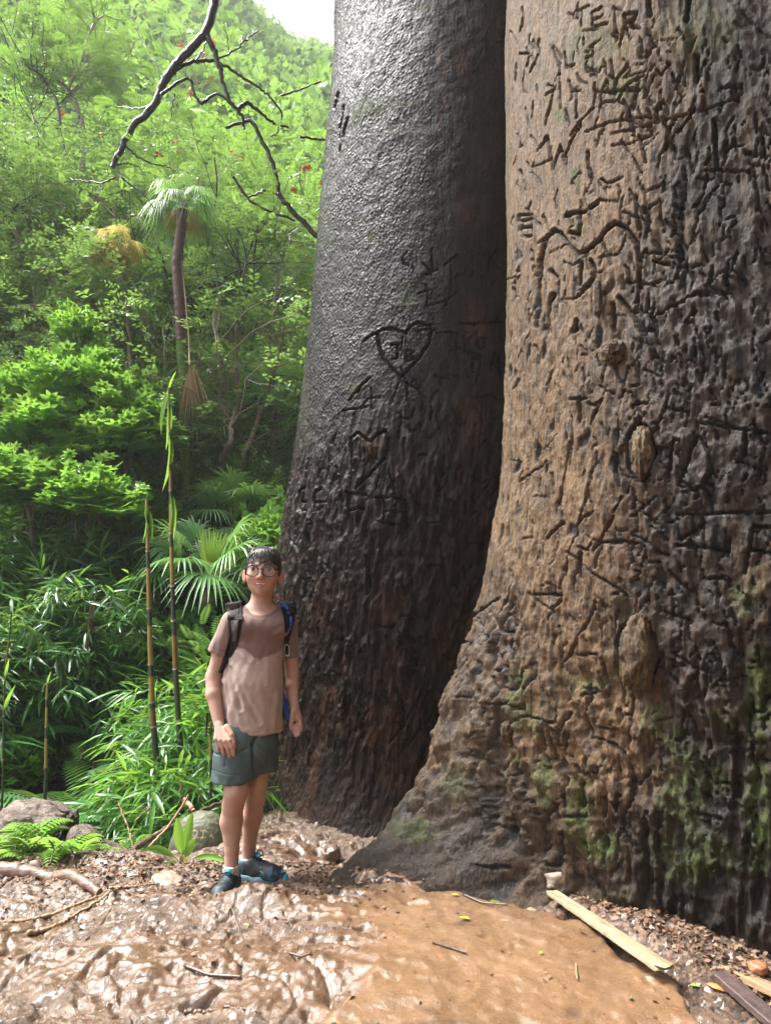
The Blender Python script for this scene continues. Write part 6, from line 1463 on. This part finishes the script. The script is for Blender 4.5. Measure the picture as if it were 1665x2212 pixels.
FH = lambda x, z: -math.sqrt(max(.04, 1 - (x / .083) ** 2 - max(0, (z - .018) / .105) ** 2)) * .1005 + .002   # front of the forehead and cap
for i in range(230):     # wet strands combed forward over the forehead, pointed, with gaps
    x0 = g.uniform(-.074, .074); x1 = x0 * .97 + .006 + g.normal() * .005
    if -.048 < x1 < -.020 and g.random_sample() < .62: continue
    if .030 < x1 < .048 and g.random_sample() < .7: continue
    zt = .040 + g.normal() * .006 - .026 * math.exp(-((x1 - .004) / .022) ** 2) * g.random_sample() ** .6 - .035 * max(0, abs(x1) - .050) / .02 * g.random_sample()
    p = [(x0 * .4, .0, .1095)]
    for k, zz in ((.35, .100), (.65, .082), (.85, .066), (1.0, .5 * (.060 + zt)), (1.02, zt)):
        x = x0 + (x1 - x0) * k if k < 1 else x1 + (k > 1) * (.004 + g.normal() * .004); p.append((x * (.6 + .4 * min(k * 1.3, 1)), FH(x, zz) - .004 - .0035 * (k > .9) + g.normal() * .0008, zz))
    strand(p, g.uniform(.0014, .0034))
for i in range(170):     # clumps lying over the top and back
    a = g.uniform(-1.3, 1.3); sgn = g.choice([-1, 1]); y = .09 * math.sin(a)
    P = [(.006 * sgn, y * .8 + .012, .1085 - .02 * abs(math.sin(a))), (.045 * sgn, y * .95 + .012, .098 - .02 * abs(math.sin(a))), (.072 * sgn, y + .012, .070 - .01 * abs(math.sin(a))), (.0835 * sgn, y * .9 + .012, .032)]
    strand([(q[0] * (1 - .25 * math.sin(a) ** 2), q[1], q[2] + .002) for q in P], g.uniform(.0018, .0036))
for s_ in (1, -1):
    for i in range(50):
        y = g.uniform(-.055, .05)
        k = math.sqrt(max(.1, 1 - (y / .10) ** 2))
        strand([(.050 * s_ * k, y * .8, .095), (.074 * s_ * k, y, .065), (.084 * s_ * k, y, .028), (.0845 * s_ * k, y - .004, .002 + g.normal() * .008 - (.012 if y > -.03 else 0))], g.uniform(.0016, .003))
sh = mb.build('fringe', M_HAIR); reparent(sh, person); sh.parent = hair; sh.matrix_parent_inverse = Matrix.Identity(4)
sh.parent = person; sh.matrix_parent_inverse = Matrix.Translation(person.location).inverted()
# glasses
M_RIM = simple('dark_brown_spectacle_rim', (.022, .008, .007), .25)
s = NT('lens_glass'); s.set(col=(.95, .97, 1.0), rough=.02, trans=1.0, ior=1.12, spec=.5); tr = s.n('BsdfTransparent'); gl = s.n('BsdfGlossy'); gl.inputs['Roughness'].default_value = .04; mx = s.n('MixShader'); mx.inputs[0].default_value = .10
s.l(tr.outputs[0], mx.inputs[1]); s.l(gl.outputs[0], mx.inputs[2]); s.l(mx.outputs[0], s.out.inputs['Surface']); M_LENS = s.m
gls = empty('glasses', HC, None, None); gls.parent = person; gls.matrix_parent_inverse = Matrix.Translation(person.location).inverted()
def glo(mb, name, mat):
    o = mb.build(name, mat); o.parent = gls; bpy.context.view_layer.update(); o.matrix_parent_inverse = gls.matrix_world.inverted(); return o
mb = MB()
for s_ in (1, -1):
    a = np.linspace(0, 2 * math.pi, 41); cx, cz = .0405 * s_, -.0105; rx, rz = .0300, .0255
    P = np.array([H(cx + rx * math.cos(q), -.1045 + .10 * abs(cx + rx * math.cos(q)) ** 1.0 * .14, cz + rz * math.sin(q) * (1.0 + .04 * math.sin(q))) for q in a])
    mb.tube(P, .0022 + .0012 * np.sin(a).clip(0, 1), 7, caps=False)
    lb = MB(); c = P[:-1].mean(0); lb.add(np.concatenate([P[:-1], [c + HM @ np.array([0, -.0025, 0])]]), np.array([(i, (i + 1) % 40, 40) for i in range(40)])); glo(lb, 'lens', M_LENS)
    mb.tube([H(.070 * s_, -.102, .0015), H(.078 * s_, -.094, .001), H(.083 * s_, -.06, -.004), H(.086 * s_, -.0, -.012)], [.004, .0036, .0018, .0014], 6)
mb.tube([H(-.0115, -.1045, -.001), H(-.005, -.108, .0015), H(.005, -.108, .0015), H(.0115, -.1045, -.001)], .0032, 7)
glo(mb, 'rim', M_RIM)
# T-shirt
sf = Field((-1.0, 3.20, .52), (-.34, 3.80, 1.36), .0035)
hemc = W(542, 1592, 3.37); hn = np.array([-.08, .16, -1.0]); hn /= np.linalg.norm(hn)
hemc2 = hemc
sf.cone(W(559, 1368, 3.50), W(546, 1480, 3.50), .122, .138, .04, sy=.70, ); sf.cone(W(546, 1480, 3.50), W(542, 1610, 3.50), .140, .150, .03, sy=.74, cut=(hemc, hn))
sf.cone(W(545, 1325, 3.50), W(505, 1342, 3.50), .050, .050, .03); sf.cone(W(582, 1325, 3.51), W(618, 1343, 3.52), .050, .050, .03)
sf.cone(W(528, 1355, 3.44), W(600, 1355, 3.46), .055, .055, .03, sy=.85)
a_ = W(500, 1345, 3.49); b_ = W(470, 1411, 3.50); sf.cone(a_, b_, .052, .052, .02, flat=True, sy=1.05)
a_ = W(622, 1347, 3.53); b_ = W(627, 1418, 3.57); sf.cone(a_, b_, .047, .043, .02, flat=True)
sf.cone(W(498, 1400, 3.5), W(470, 1455, 3.5), .004, .03, .012, 's'); 
sf.ell(W(565, 1297, 3.45), (.078, .11, .066), .006, 's'); sf.ell(W(563, 1288, 3.53), (.066, .12, .05), .006, 's')
V, F = sf.mesh(); V = relax(V, F, 2); N = vnormals(V, F); u, v = proj(V)
fold = .010 * np.abs(pn((V[:, 0] + V[:, 2] * .55) * 11, (V[:, 2] - V[:, 0] * .3) * 2.2, V[:, 1] * 3, 5)) * sst(1400, 1480, v) + .005 * pn((V[:, 0] - V[:, 2] * .25) * 24, V[:, 2] * 4, V[:, 1] * 4, 6) + .0025 * pn(V[:, 0] * 40, V[:, 2] * 22, V[:, 1] * 20, 8)
for (x0, y0), (x1, y1), a in [((488, 1425), (520, 1530), .006), ((500, 1445), (560, 1560), .005), ((480, 1480), (492, 1580), .006), ((515, 1500), (530, 1570), .003), ((600, 1500), (590, 1580), -.003), ((590, 1365), (610, 1350), .0015), ((510, 1395), (540, 1420), .004)]:
    dx, dy = x1 - x0, y1 - y0; t = np.clip(((u - x0) * dx + (v - y0) * dy) / (dx * dx + dy * dy), 0, 1); d = ((u - x0 - t * dx) * dy - (v - y0 - t * dy) * dx) / math.hypot(dx, dy)
    dd = np.hypot(u - x0 - t * dx, v - y0 - t * dy); fold = fold - a * np.exp(-(dd / 5.) ** 2) + a * .6 * np.exp(-((dd - 9) / 5.) ** 2)
nk0 = np.hypot((V[:, 0] - W(565, 1297, 3.45)[0]) / .078, (V[:, 2] - W(565, 1297, 3.45)[2]) / .066)
V = V + N * (fold * sst(1.05, 1.6, nk0) * (1 - sst(.2, .4, N[:, 1])))[:, None]
Z1 = lambda x, y: ((700 + x / 3.072) * .576, (1980 + y / 3.072) * .576)
bp = np.array([Z1(*q) for q in [(380, 1330), (560, 1365), (650, 1385), (700, 1430), (740, 1455), (780, 1490), (815, 1500), (838, 1535), (860, 1515), (885, 1488), (960, 1470), (1050, 1430), (1110, 1375), (1140, 1300)]])
bl = np.interp(u + 1.5 * pn(V[:, 0] * 40, V[:, 2] * 40, 0, 3), bp[:, 0], bp[:, 1]); stain = 1 - sst(-2.0, 2.0, v - bl + 3.0 * pn(V[:, 0] * 60, V[:, 2] * 60, 0, 4) + 2.0 * pn(V[:, 0] * 130, V[:, 2] * 130, 0, 7))
stain = np.where(u < 492, .45 + .25 * pn(V[:, 0] * 20, V[:, 2] * 20, 0, 9), stain); stain = np.where(u > 613, .9, stain); stain = np.where(N[:, 1] > .25, .4, stain)
stain = np.maximum(stain, .35 * np.exp(-((u - 478) / 12) ** 2) * (v > 1480))
seam = np.zeros(len(V))
nk = np.hypot((V[:, 0] - W(565, 1297, 3.45)[0]) / .078, (V[:, 2] - W(565, 1297, 3.45)[2]) / .066); seam = np.maximum(seam, np.exp(-((nk - 1.24) / .035) ** 2) * (N[:, 1] < .2) * (v < 1350))
seam = np.maximum(seam, np.exp(-((v - (1583 - .0 * u + (u - 542) * -.20 * .9)) / 1.2) ** 2) * (u > 470) * (u < 614) * .7)
for q in ([(1025, 1135), (1145, 1100)], [(1022, 1235), (1018, 1480)], [(1018, 1480), (1080, 1500)], [(1025, 1235), (1145, 1215)], [(262, 1372), (470, 1425)]):
    (x0, y0), (x1, y1) = Z1(*q[0]), Z1(*q[1]); dx, dy = x1 - x0, y1 - y0; t = np.clip(((u - x0) * dx + (v - y0) * dy) / (dx * dx + dy * dy), 0, 1); seam = np.maximum(seam, np.exp(-(np.hypot(u - x0 - t * dx, v - y0 - t * dy) / .9) ** 2) * (N[:, 1] < 0))
V = V - N * (seam * .0012)[:, None]
s = NT('brown_heather_cotton'); vv = s.coord(); n1 = s.noise(s.coord((1, 1, 2.6)), 150, 4, .8); n2 = s.noise(vv, 30, 4)
dry = s.mix(n1, (.20, .145, .125), (.54, .42, .37)); wetc = s.mix(n1, (.085, .050, .045), (.23, .145, .128)); c = s.mix(s.attr('stain'), dry, wetc); c = s.mix(s.math('MULTIPLY', n2, .25), c, (.2, .13, .11)); c = s.mix(s.math('MULTIPLY', s.attr('seam'), .4), c, (.09, .055, .045))
s.set(col=c, rough=.85, spec=.2, nrm=s.bump(n1, .3, .0015), sheen=.15)
shirt = own('shirt', V, F, s.m, dict(stain=stain, seam=seam))
# shorts
hf_ = Field((-.96, 3.22, .38), (-.42, 3.78, .82), .0035)
hf_.cone(W(537, 1560, 3.50), W(535, 1612, 3.49), .128, .135, .02, sy=.78)
e1 = W(503, 1688, 3.40); n1_ = np.array([.02, .14, -1.0]); n1_ /= np.linalg.norm(n1_); hf_.cone(W(510, 1600, 3.47), W(503, 1715, 3.44), .096, .106, .03, sy=.95, cut=(e1, n1_))
e2 = W(577, 1671, 3.46); n2_ = np.array([.02, .12, -1.0]); n2_ /= np.linalg.norm(n2_); hf_.cone(W(560, 1600, 3.52), W(566, 1705, 3.53), .086, .083, .025, sy=.95, cut=(e2, n2_))
V, F = hf_.mesh(); V = relax(V, F, 2); N = vnormals(V, F); u, v = proj(V)
fold = .005 * np.abs(pn((V[:, 0] + V[:, 2] * .7) * 16, (V[:, 2] - V[:, 0]) * 5, V[:, 1] * 4, 15)) + .003 * pn(V[:, 0] * 30, V[:, 2] * 16, V[:, 1] * 16, 16)
Z2_ = lambda x, y: (403.2 + x * .1979, 1497.6 + y * .1979)
dk = np.zeros(len(V))
for q, a, wd in ([[(760, 490), (715, 560), (725, 700), (740, 870)], .012, 3.2], [[(280, 630), (330, 665), (480, 700)], .004, 1.6], [[(430, 720), (420, 800)], .003, 1.5], [[(275, 830), (420, 880), (560, 900)], .002, 1.0], [[(660, 600), (560, 660)], .004, 3], [[(770, 520), (860, 640)], .004, 3], [[(740, 640), (840, 800)], .004, 3]):
    for (x0, y0), (x1, y1) in zip([Z2_(*p) for p in q[:-1]], [Z2_(*p) for p in q[1:]]):
        dx, dy = x1 - x0, y1 - y0; t = np.clip(((u - x0) * dx + (v - y0) * dy) / (dx * dx + dy * dy), 0, 1); dd = np.hypot(u - x0 - t * dx, v - y0 - t * dy)
        fold = fold - a * np.exp(-(dd / wd) ** 2) * (N[:, 1] < .2)
V = V + N * fold[:, None]
s = NT('grey_teal_fabric'); vv = s.coord(); nn = s.noise(vv, 200, 3); s.set(col=s.mix(nn, (.030, .052, .050), (.055, .085, .082)), rough=.7, nrm=s.bump(nn, .15, .001)); own('shorts', V, F, s.m)
# backpack (worn, so a thing of its own)
pack = empty('backpack', W(560, 1480, 3.66), 'black and blue backpack with mesh straps worn by the boy', 'backpack')
M_BLK = simple('black_webbing', (.005, .005, .006), .75, 90, .5, .4, .002, .2); M_BLUE = simple('blue_cord', (.015, .09, .50), .4)
s = NT('grey_mesh_fabric'); vv = s.coord((1, 1, 1)); w1 = s.vor(vv, 130, 'DISTANCE_TO_EDGE', 'Distance', .25); s.set(col=s.ramp(w1, [(.05, (.012, .012, .014)), (.14, (.085, .07, .066))]), rough=.85, spec=.2); M_MESH = s.m
def packo(V, F, name, mat, lab=None, sm=True):
    o = mesh_np(name, V, F, mat, smooth=sm, attrs=dict(rnd=np.full(len(V), .5))); reparent(o, pack)
    if lab: o['label'] = lab
    return o
pf = Field(W(560, 1480, 3.68) - .2, W(560, 1480, 3.68) + .26, .004)
pf.cone(W(556, 1380, 3.68), W(545, 1540, 3.70), .095, .105, .03, sy=.7); pf.cone(W(555, 1345, 3.66), W(556, 1400, 3.66), .08, .09, .03, sy=.6)
V, F = pf.mesh(); packo(relax(V, F, 2), F, 'pack_body', M_BLK)
def ribbon(ctr, wid, field, lift, th, name, mat, lab=None, pre=None, ny=9):
    C = np.array([Z1(*q) for q in ctr]); n = 40; d = np.concatenate([[0], np.cumsum(np.hypot(*np.diff(C, axis=0).T))]); t = np.linspace(0, d[-1], n)
    u_ = np.interp(t, d, C[:, 0]); v_ = np.interp(t, d, C[:, 1]); w_ = np.interp(t, d, np.array(wid) * .1875 / 2)
    for _ in range(3): u_[1:-1] = (u_[:-2] + 2 * u_[1:-1] + u_[2:]) / 4
    tu, tv = np.gradient(u_), np.gradient(v_); L = np.hypot(tu, tv); nu_, nv_ = -tv / L, tu / L; G = np.full((n, ny, 3), np.nan)
    for i in range(n):
        for j in range(ny):
            a = (j / (ny - 1) * 2 - 1) * w_[i]; h = field.hit(u_[i] + nu_[i] * a, v_[i] + nv_[i] * a)
            if h is not None: G[i, j] = h
    Yg = G[..., 1]; 
    for i in range(n):
        ok = ~np.isnan(Yg[i])
        if ok.any(): Yg[i] = np.interp(np.arange(ny), np.where(ok)[0], Yg[i][ok])
    okr = ~np.isnan(Yg[:, 0])
    if not okr.any(): Yg[:] = 3.50; okr[:] = True
    for j in range(ny): Yg[:, j] = np.interp(np.arange(n), np.where(okr)[0], Yg[okr, j])
    for _ in range(4): Yg[1:-1] = (Yg[:-2] + 2 * Yg[1:-1] + Yg[2:]) / 4
    for i in range(n):
        for j in range(ny):
            a = (j / (ny - 1) * 2 - 1) * w_[i]; G[i, j] = W(u_[i] + nu_[i] * a, v_[i] + nv_[i] * a, Yg[i, j] - lift - .004 * (1 - (j / (ny - 1) * 2 - 1) ** 2))
    if pre is not None: G = np.concatenate([[G[0] + np.array(p) for p in pre[::-1]], G])
    n = len(G); Bk = G + np.array([0, th, 0]); V = np.concatenate([G.reshape(-1, 3), Bk.reshape(-1, 3)]); A = grid_faces(n, ny); m = n * ny
    ed = []
    for a in ([i * ny for i in range(n)], [i * ny + ny - 1 for i in range(n)][::-1], list(range(ny))[::-1], [(n - 1) * ny + j for j in range(ny)]):
        ed += [(a[k], a[k] + m, a[k + 1] + m, a[k + 1]) for k in range(len(a) - 1)]
    packo(V, [np.concatenate([A, A[:, ::-1] + m, np.array(ed)])], name, mat, lab); return G
over = [(0, .03, .006), (0, .07, .002), (0, .11, -.02), (0, .15, -.06)]
ctrL = [(540, 862), (552, 940), (560, 1050), (556, 1150), (556, 1240), (520, 1370), (470, 1480), (425, 1580), (385, 1670)]
ribbon(ctrL, [185, 180, 165, 140, 115, 105, 80, 50, 40], sf, .006, .010, 'shoulder_strap', M_BLK, 'wide strap over the boy right shoulder', over)
ribbon([(540, 868), (548, 940), (552, 1005)], [112, 108, 96], sf, .0135, .006, 'mesh_panel', M_MESH, None, over)
ribbon([(553, 1065), (556, 1150), (556, 1230), (535, 1310)], [95, 80, 62, 40], sf, .0135, .006, 'mesh_panel', M_MESH)
ribbon([(470, 1030), (645, 1028)], [62, 62], sf, .0155, .004, 'strap_band', M_BLK)
ctrR = [(1150, 880), (1175, 960), (1185, 1060), (1175, 1160), (1160, 1260), (1150, 1360), (1148, 1450)]
ribbon(ctrR, [165, 150, 125, 95, 60, 45, 40], sf, .006, .010, 'shoulder_strap', M_BLK, 'wide strap over the boy left shoulder', over)
ribbon([(1175, 905), (1195, 960), (1205, 985)], [100, 95, 60], sf, .0135, .006, 'mesh_panel', M_MESH, None, over)
G = ribbon([(1060, 845), (1105, 865), (1150, 910), (1180, 965)], [22, 32, 34, 30], sf, .019, .006, 'blue_tube', M_BLUE, None)
G = ribbon([(1205, 1020), (1205, 1100), (1190, 1180)], [30, 30, 20], sf, .017, .004, 'blue_trim', M_BLUE, None)
ribbon([(1010, 790), (1045, 810), (1075, 822)], [20, 26, 18], sf, .012, .006, 'red_tab', simple('red_tab', (.5, .03, .02), .5))
mb = MB(); q0 = sf.hit(*Z1(1150, 1400)); yb = (q0[1] if q0 is not None else 3.45) - .02
mb.tube([W(*Z1(x, y), yb) for x, y in [(1130, 1400), (1135, 1350), (1160, 1340), (1180, 1370), (1185, 1440), (1175, 1475), (1140, 1470), (1128, 1440), (1130, 1400)]], .0022, 6, caps=False); o = mb.build('clip', simple('light_metal', (.35, .5, .6), .25, metal=1)); reparent(o, pack)
mb = MB(); mb.tube([W(*Z1(1100, 1850), 3.60), W(*Z1(1120, 1960), 3.60), W(*Z1(1128, 2040), 3.59)], [.006, .008, .010], 8); mb.tube([W(*Z1(1128, 2030), 3.59), W(*Z1(1150, 2110), 3.58), W(*Z1(1168, 2200), 3.58)], [.010, .013, .012], 10); o = mb.build('blue_cord', M_BLUE); reparent(o, pack)
mb = MB(); mb.tube([W(*Z1(376, 1650), 3.60), W(*Z1(368, 1720), 3.60)] , .008, 6); mb.tube([W(449, 1540, 3.60), W(446, 1575, 3.60), W(444, 1590, 3.58)], [.004, .005, .008], 6); o = mb.build('loose_strap', M_BLK); reparent(o, pack)
# socks and shoes
M_SOCK = simple('grey_white_sock', (.52, .50, .50), .85, 150, .2, .5, .002)
s = NT('black_shoe_mesh'); vv = s.coord((18, 18, 30)); n1 = s.noise(vv, 1.0, 3, .6, 1.5); s.set(col=s.mix(s.ramp(n1, [(.56, 0.0), (.62, 1.0)]), (.006, .009, .012), (.012, .10, .15)), rough=.6, nrm=s.bump(s.noise(s.coord(), 300), .4, .001)); M_UP = s.m; M_CYAN = simple('cyan_shoe_panel', (.02, .32, .55), .5, 80, .3); M_TEAL = simple('teal_shoe_panel', (.02, .14, .20), .55, 80, .3); M_SOLE = simple('pale_blue_sole', (.18, .33, .42), .6, 50, .15); M_GREEN = simple('bright_green_outline', (.05, .65, .25), .5); M_LACE = simple('black_lace', (.012, .014, .018), .7)
def Z22(x, y, d): return W(403.2 + x * .1979, 1497.6 + y * .1979, d)
def fld(c, r, h=.0028): return Field(np.array(c) - r, np.array(c) + r, h)
def part(f, name, mat, lab=None, par=person):
    V, F = f.mesh(); return own(name, relax(V, F, 2), F, mat, None, par, lab)
shoe_e = {}
def foot(heel, toe, ank, lab, side):
    heel = np.array(heel); toe = np.array(toe); d = toe - heel; L = np.linalg.norm(d); d = d / L; sd = np.cross(d, (0, 0, 1)); sd /= np.linalg.norm(sd); c = (heel + toe) / 2
    sh = empty('shoe', c, None, None); sh.parent = person; sh.matrix_parent_inverse = Matrix.Translation(person.location).inverted(); sh['label'] = lab
    def pt(a, b, z): return heel + d * (a * L) + sd * b + np.array([0, 0, z])
    f = fld(c, .19); f.cone(pt(.05, 0, .040), pt(.35, 0, .036), .036, .038, .01, cut=(pt(0, 0, .014), (0, 0, -1))); f.cone(pt(.35, 0, .036), pt(.70, .004, .030), .038, .042, .02, cut=(pt(0, 0, .014), (0, 0, -1))); f.cone(pt(.70, .004, .028), pt(.92, .0, .022), .040, .026, .02, cut=(pt(0, 0, .014), (0, 0, -1)))
    f.cone(pt(.08, 0, .06), pt(.20, 0, .072), .033, .036, .02); f.cone(pt(.28, 0, .068), pt(.60, 0, .045), .030, .026, .02)
    f.cone(np.array(ank) + [0, 0, .06], pt(.18, 0, .075), .03, .031, .004, 's')
    o = part(f, 'upper', M_UP); o.parent = sh; bpy.context.view_layer.update(); o.matrix_parent_inverse = sh.matrix_world.inverted()
    def sp(fn, nm, mt): o = part(fn, nm, mt); o.parent = sh; o.matrix_parent_inverse = sh.matrix_world.inverted(); return o
    f2 = fld(c, .19); f2.cone(pt(.04, 0, .010), pt(.45, 0, .008), .040, .038, .01, sy=1, cut=(pt(0, 0, .020), (0, 0, 1))); f2.cone(pt(.45, 0, .008), pt(.93, 0, .012), .040, .030, .02, cut=(pt(0, 0, .018), (0, 0, 1))); f2.clip(pt(0, 0, -.010), (0, 0, -1)); sp(f2, 'sole', M_SOLE)
    f3 = fld(c, .19); f3.cone(pt(.86, 0, .024), pt(.95, 0, .020), .032, .024, .01, cut=(pt(.84, 0, 0), -d)); sp(f3, 'toe_cap', M_CYAN)
    f4 = fld(c, .19); f4.cone(pt(.02, 0, .05), pt(.16, 0, .052), .034, .0375, .01, cut=(pt(.13, 0, .05), d * .8 + np.array([0, 0, .3]))); f4.cone(pt(.2, 0, .10), pt(.15, 0, .03), .03, .028, .003, 's'); sp(f4, 'heel_panel', M_TEAL)
    for k in range(5):
        a = .34 + .065 * k; zt = .098 - .0075 * k - .03 * (a - .3); mb = MB(); mb.tube([pt(a, -.026, zt - .016), pt(a + .01, -.01, zt + .003), pt(a, .01, zt + .003), pt(a + .01, .026, zt - .016)], .0032, 6); o = mb.build('lace', M_LACE); o.parent = sh; o.matrix_parent_inverse = sh.matrix_world.inverted()
    for q in (1, -1):
        mb = MB(); mb.tube([pt(.36, 0, .102), pt(.30, .02 * q, .122), pt(.36, .035 * q, .118), pt(.42, .03 * q, .098), pt(.37, .004 * q, .100)], .003, 6); o = mb.build('lace', M_LACE); o.parent = sh; o.matrix_parent_inverse = sh.matrix_world.inverted()
    mb = MB(); mb.tube([pt(.30, 0, .112), pt(.40, 0, .1)], [.012, .012], 8, flat=1); o = mb.build('tongue', M_CYAN); o.parent = sh; o.matrix_parent_inverse = sh.matrix_world.inverted()
    if side:
        for pl in ([(.36, .030), (.44, .022), (.66, .026), (.60, .042), (.50, .054), (.58, .038), (.48, .034), (.36, .030)],):
            P = [pt(a, side * (.0385 + .0035 * math.sin((a - .3) * 4)), z) for a, z in pl]; mb = MB(); mb.tube(curve(P, 40, 1), .0012, 5, caps=False); o = mb.build('emblem', M_GREEN); o.parent = sh; o.matrix_parent_inverse = sh.matrix_world.inverted()
    return sh
gl_ = lambda p: np.array([p[0], p[1], 0])
hL = W(524, 1884, 3.60); hL[2] = -.036; tL = W(618, 1889, 3.53); tL[2] = -.040
foot(hL, tL, AL, 'blue and black running shoe on the boy left foot, turned sideways', 1)
hR = np.array([AR[0] + .006, 3.485, -.055]); tR = np.array([AR[0] - .030, 3.27, -.05])
foot(hR, tR, AR, 'blue and black running shoe on the boy right foot, toe toward the camera', 0)
f = fld(AR, .12); f.cone(AR + [0, 0, -.010], AR + [0, .004, -.075], .0365, .037, .01, flat=False, cut=(AR + [0, 0, -.006], (0, -.05, 1))); part(f, 'sock', M_SOCK)
f = fld(AL, .12); f.cone(AL + [0, 0, -.012], AL + [0, .004, -.075], .0395, .038, .01, cut=(AL + [0, 0, -.008], (0, -.1, 1))); part(f, 'sock', M_SOCK)
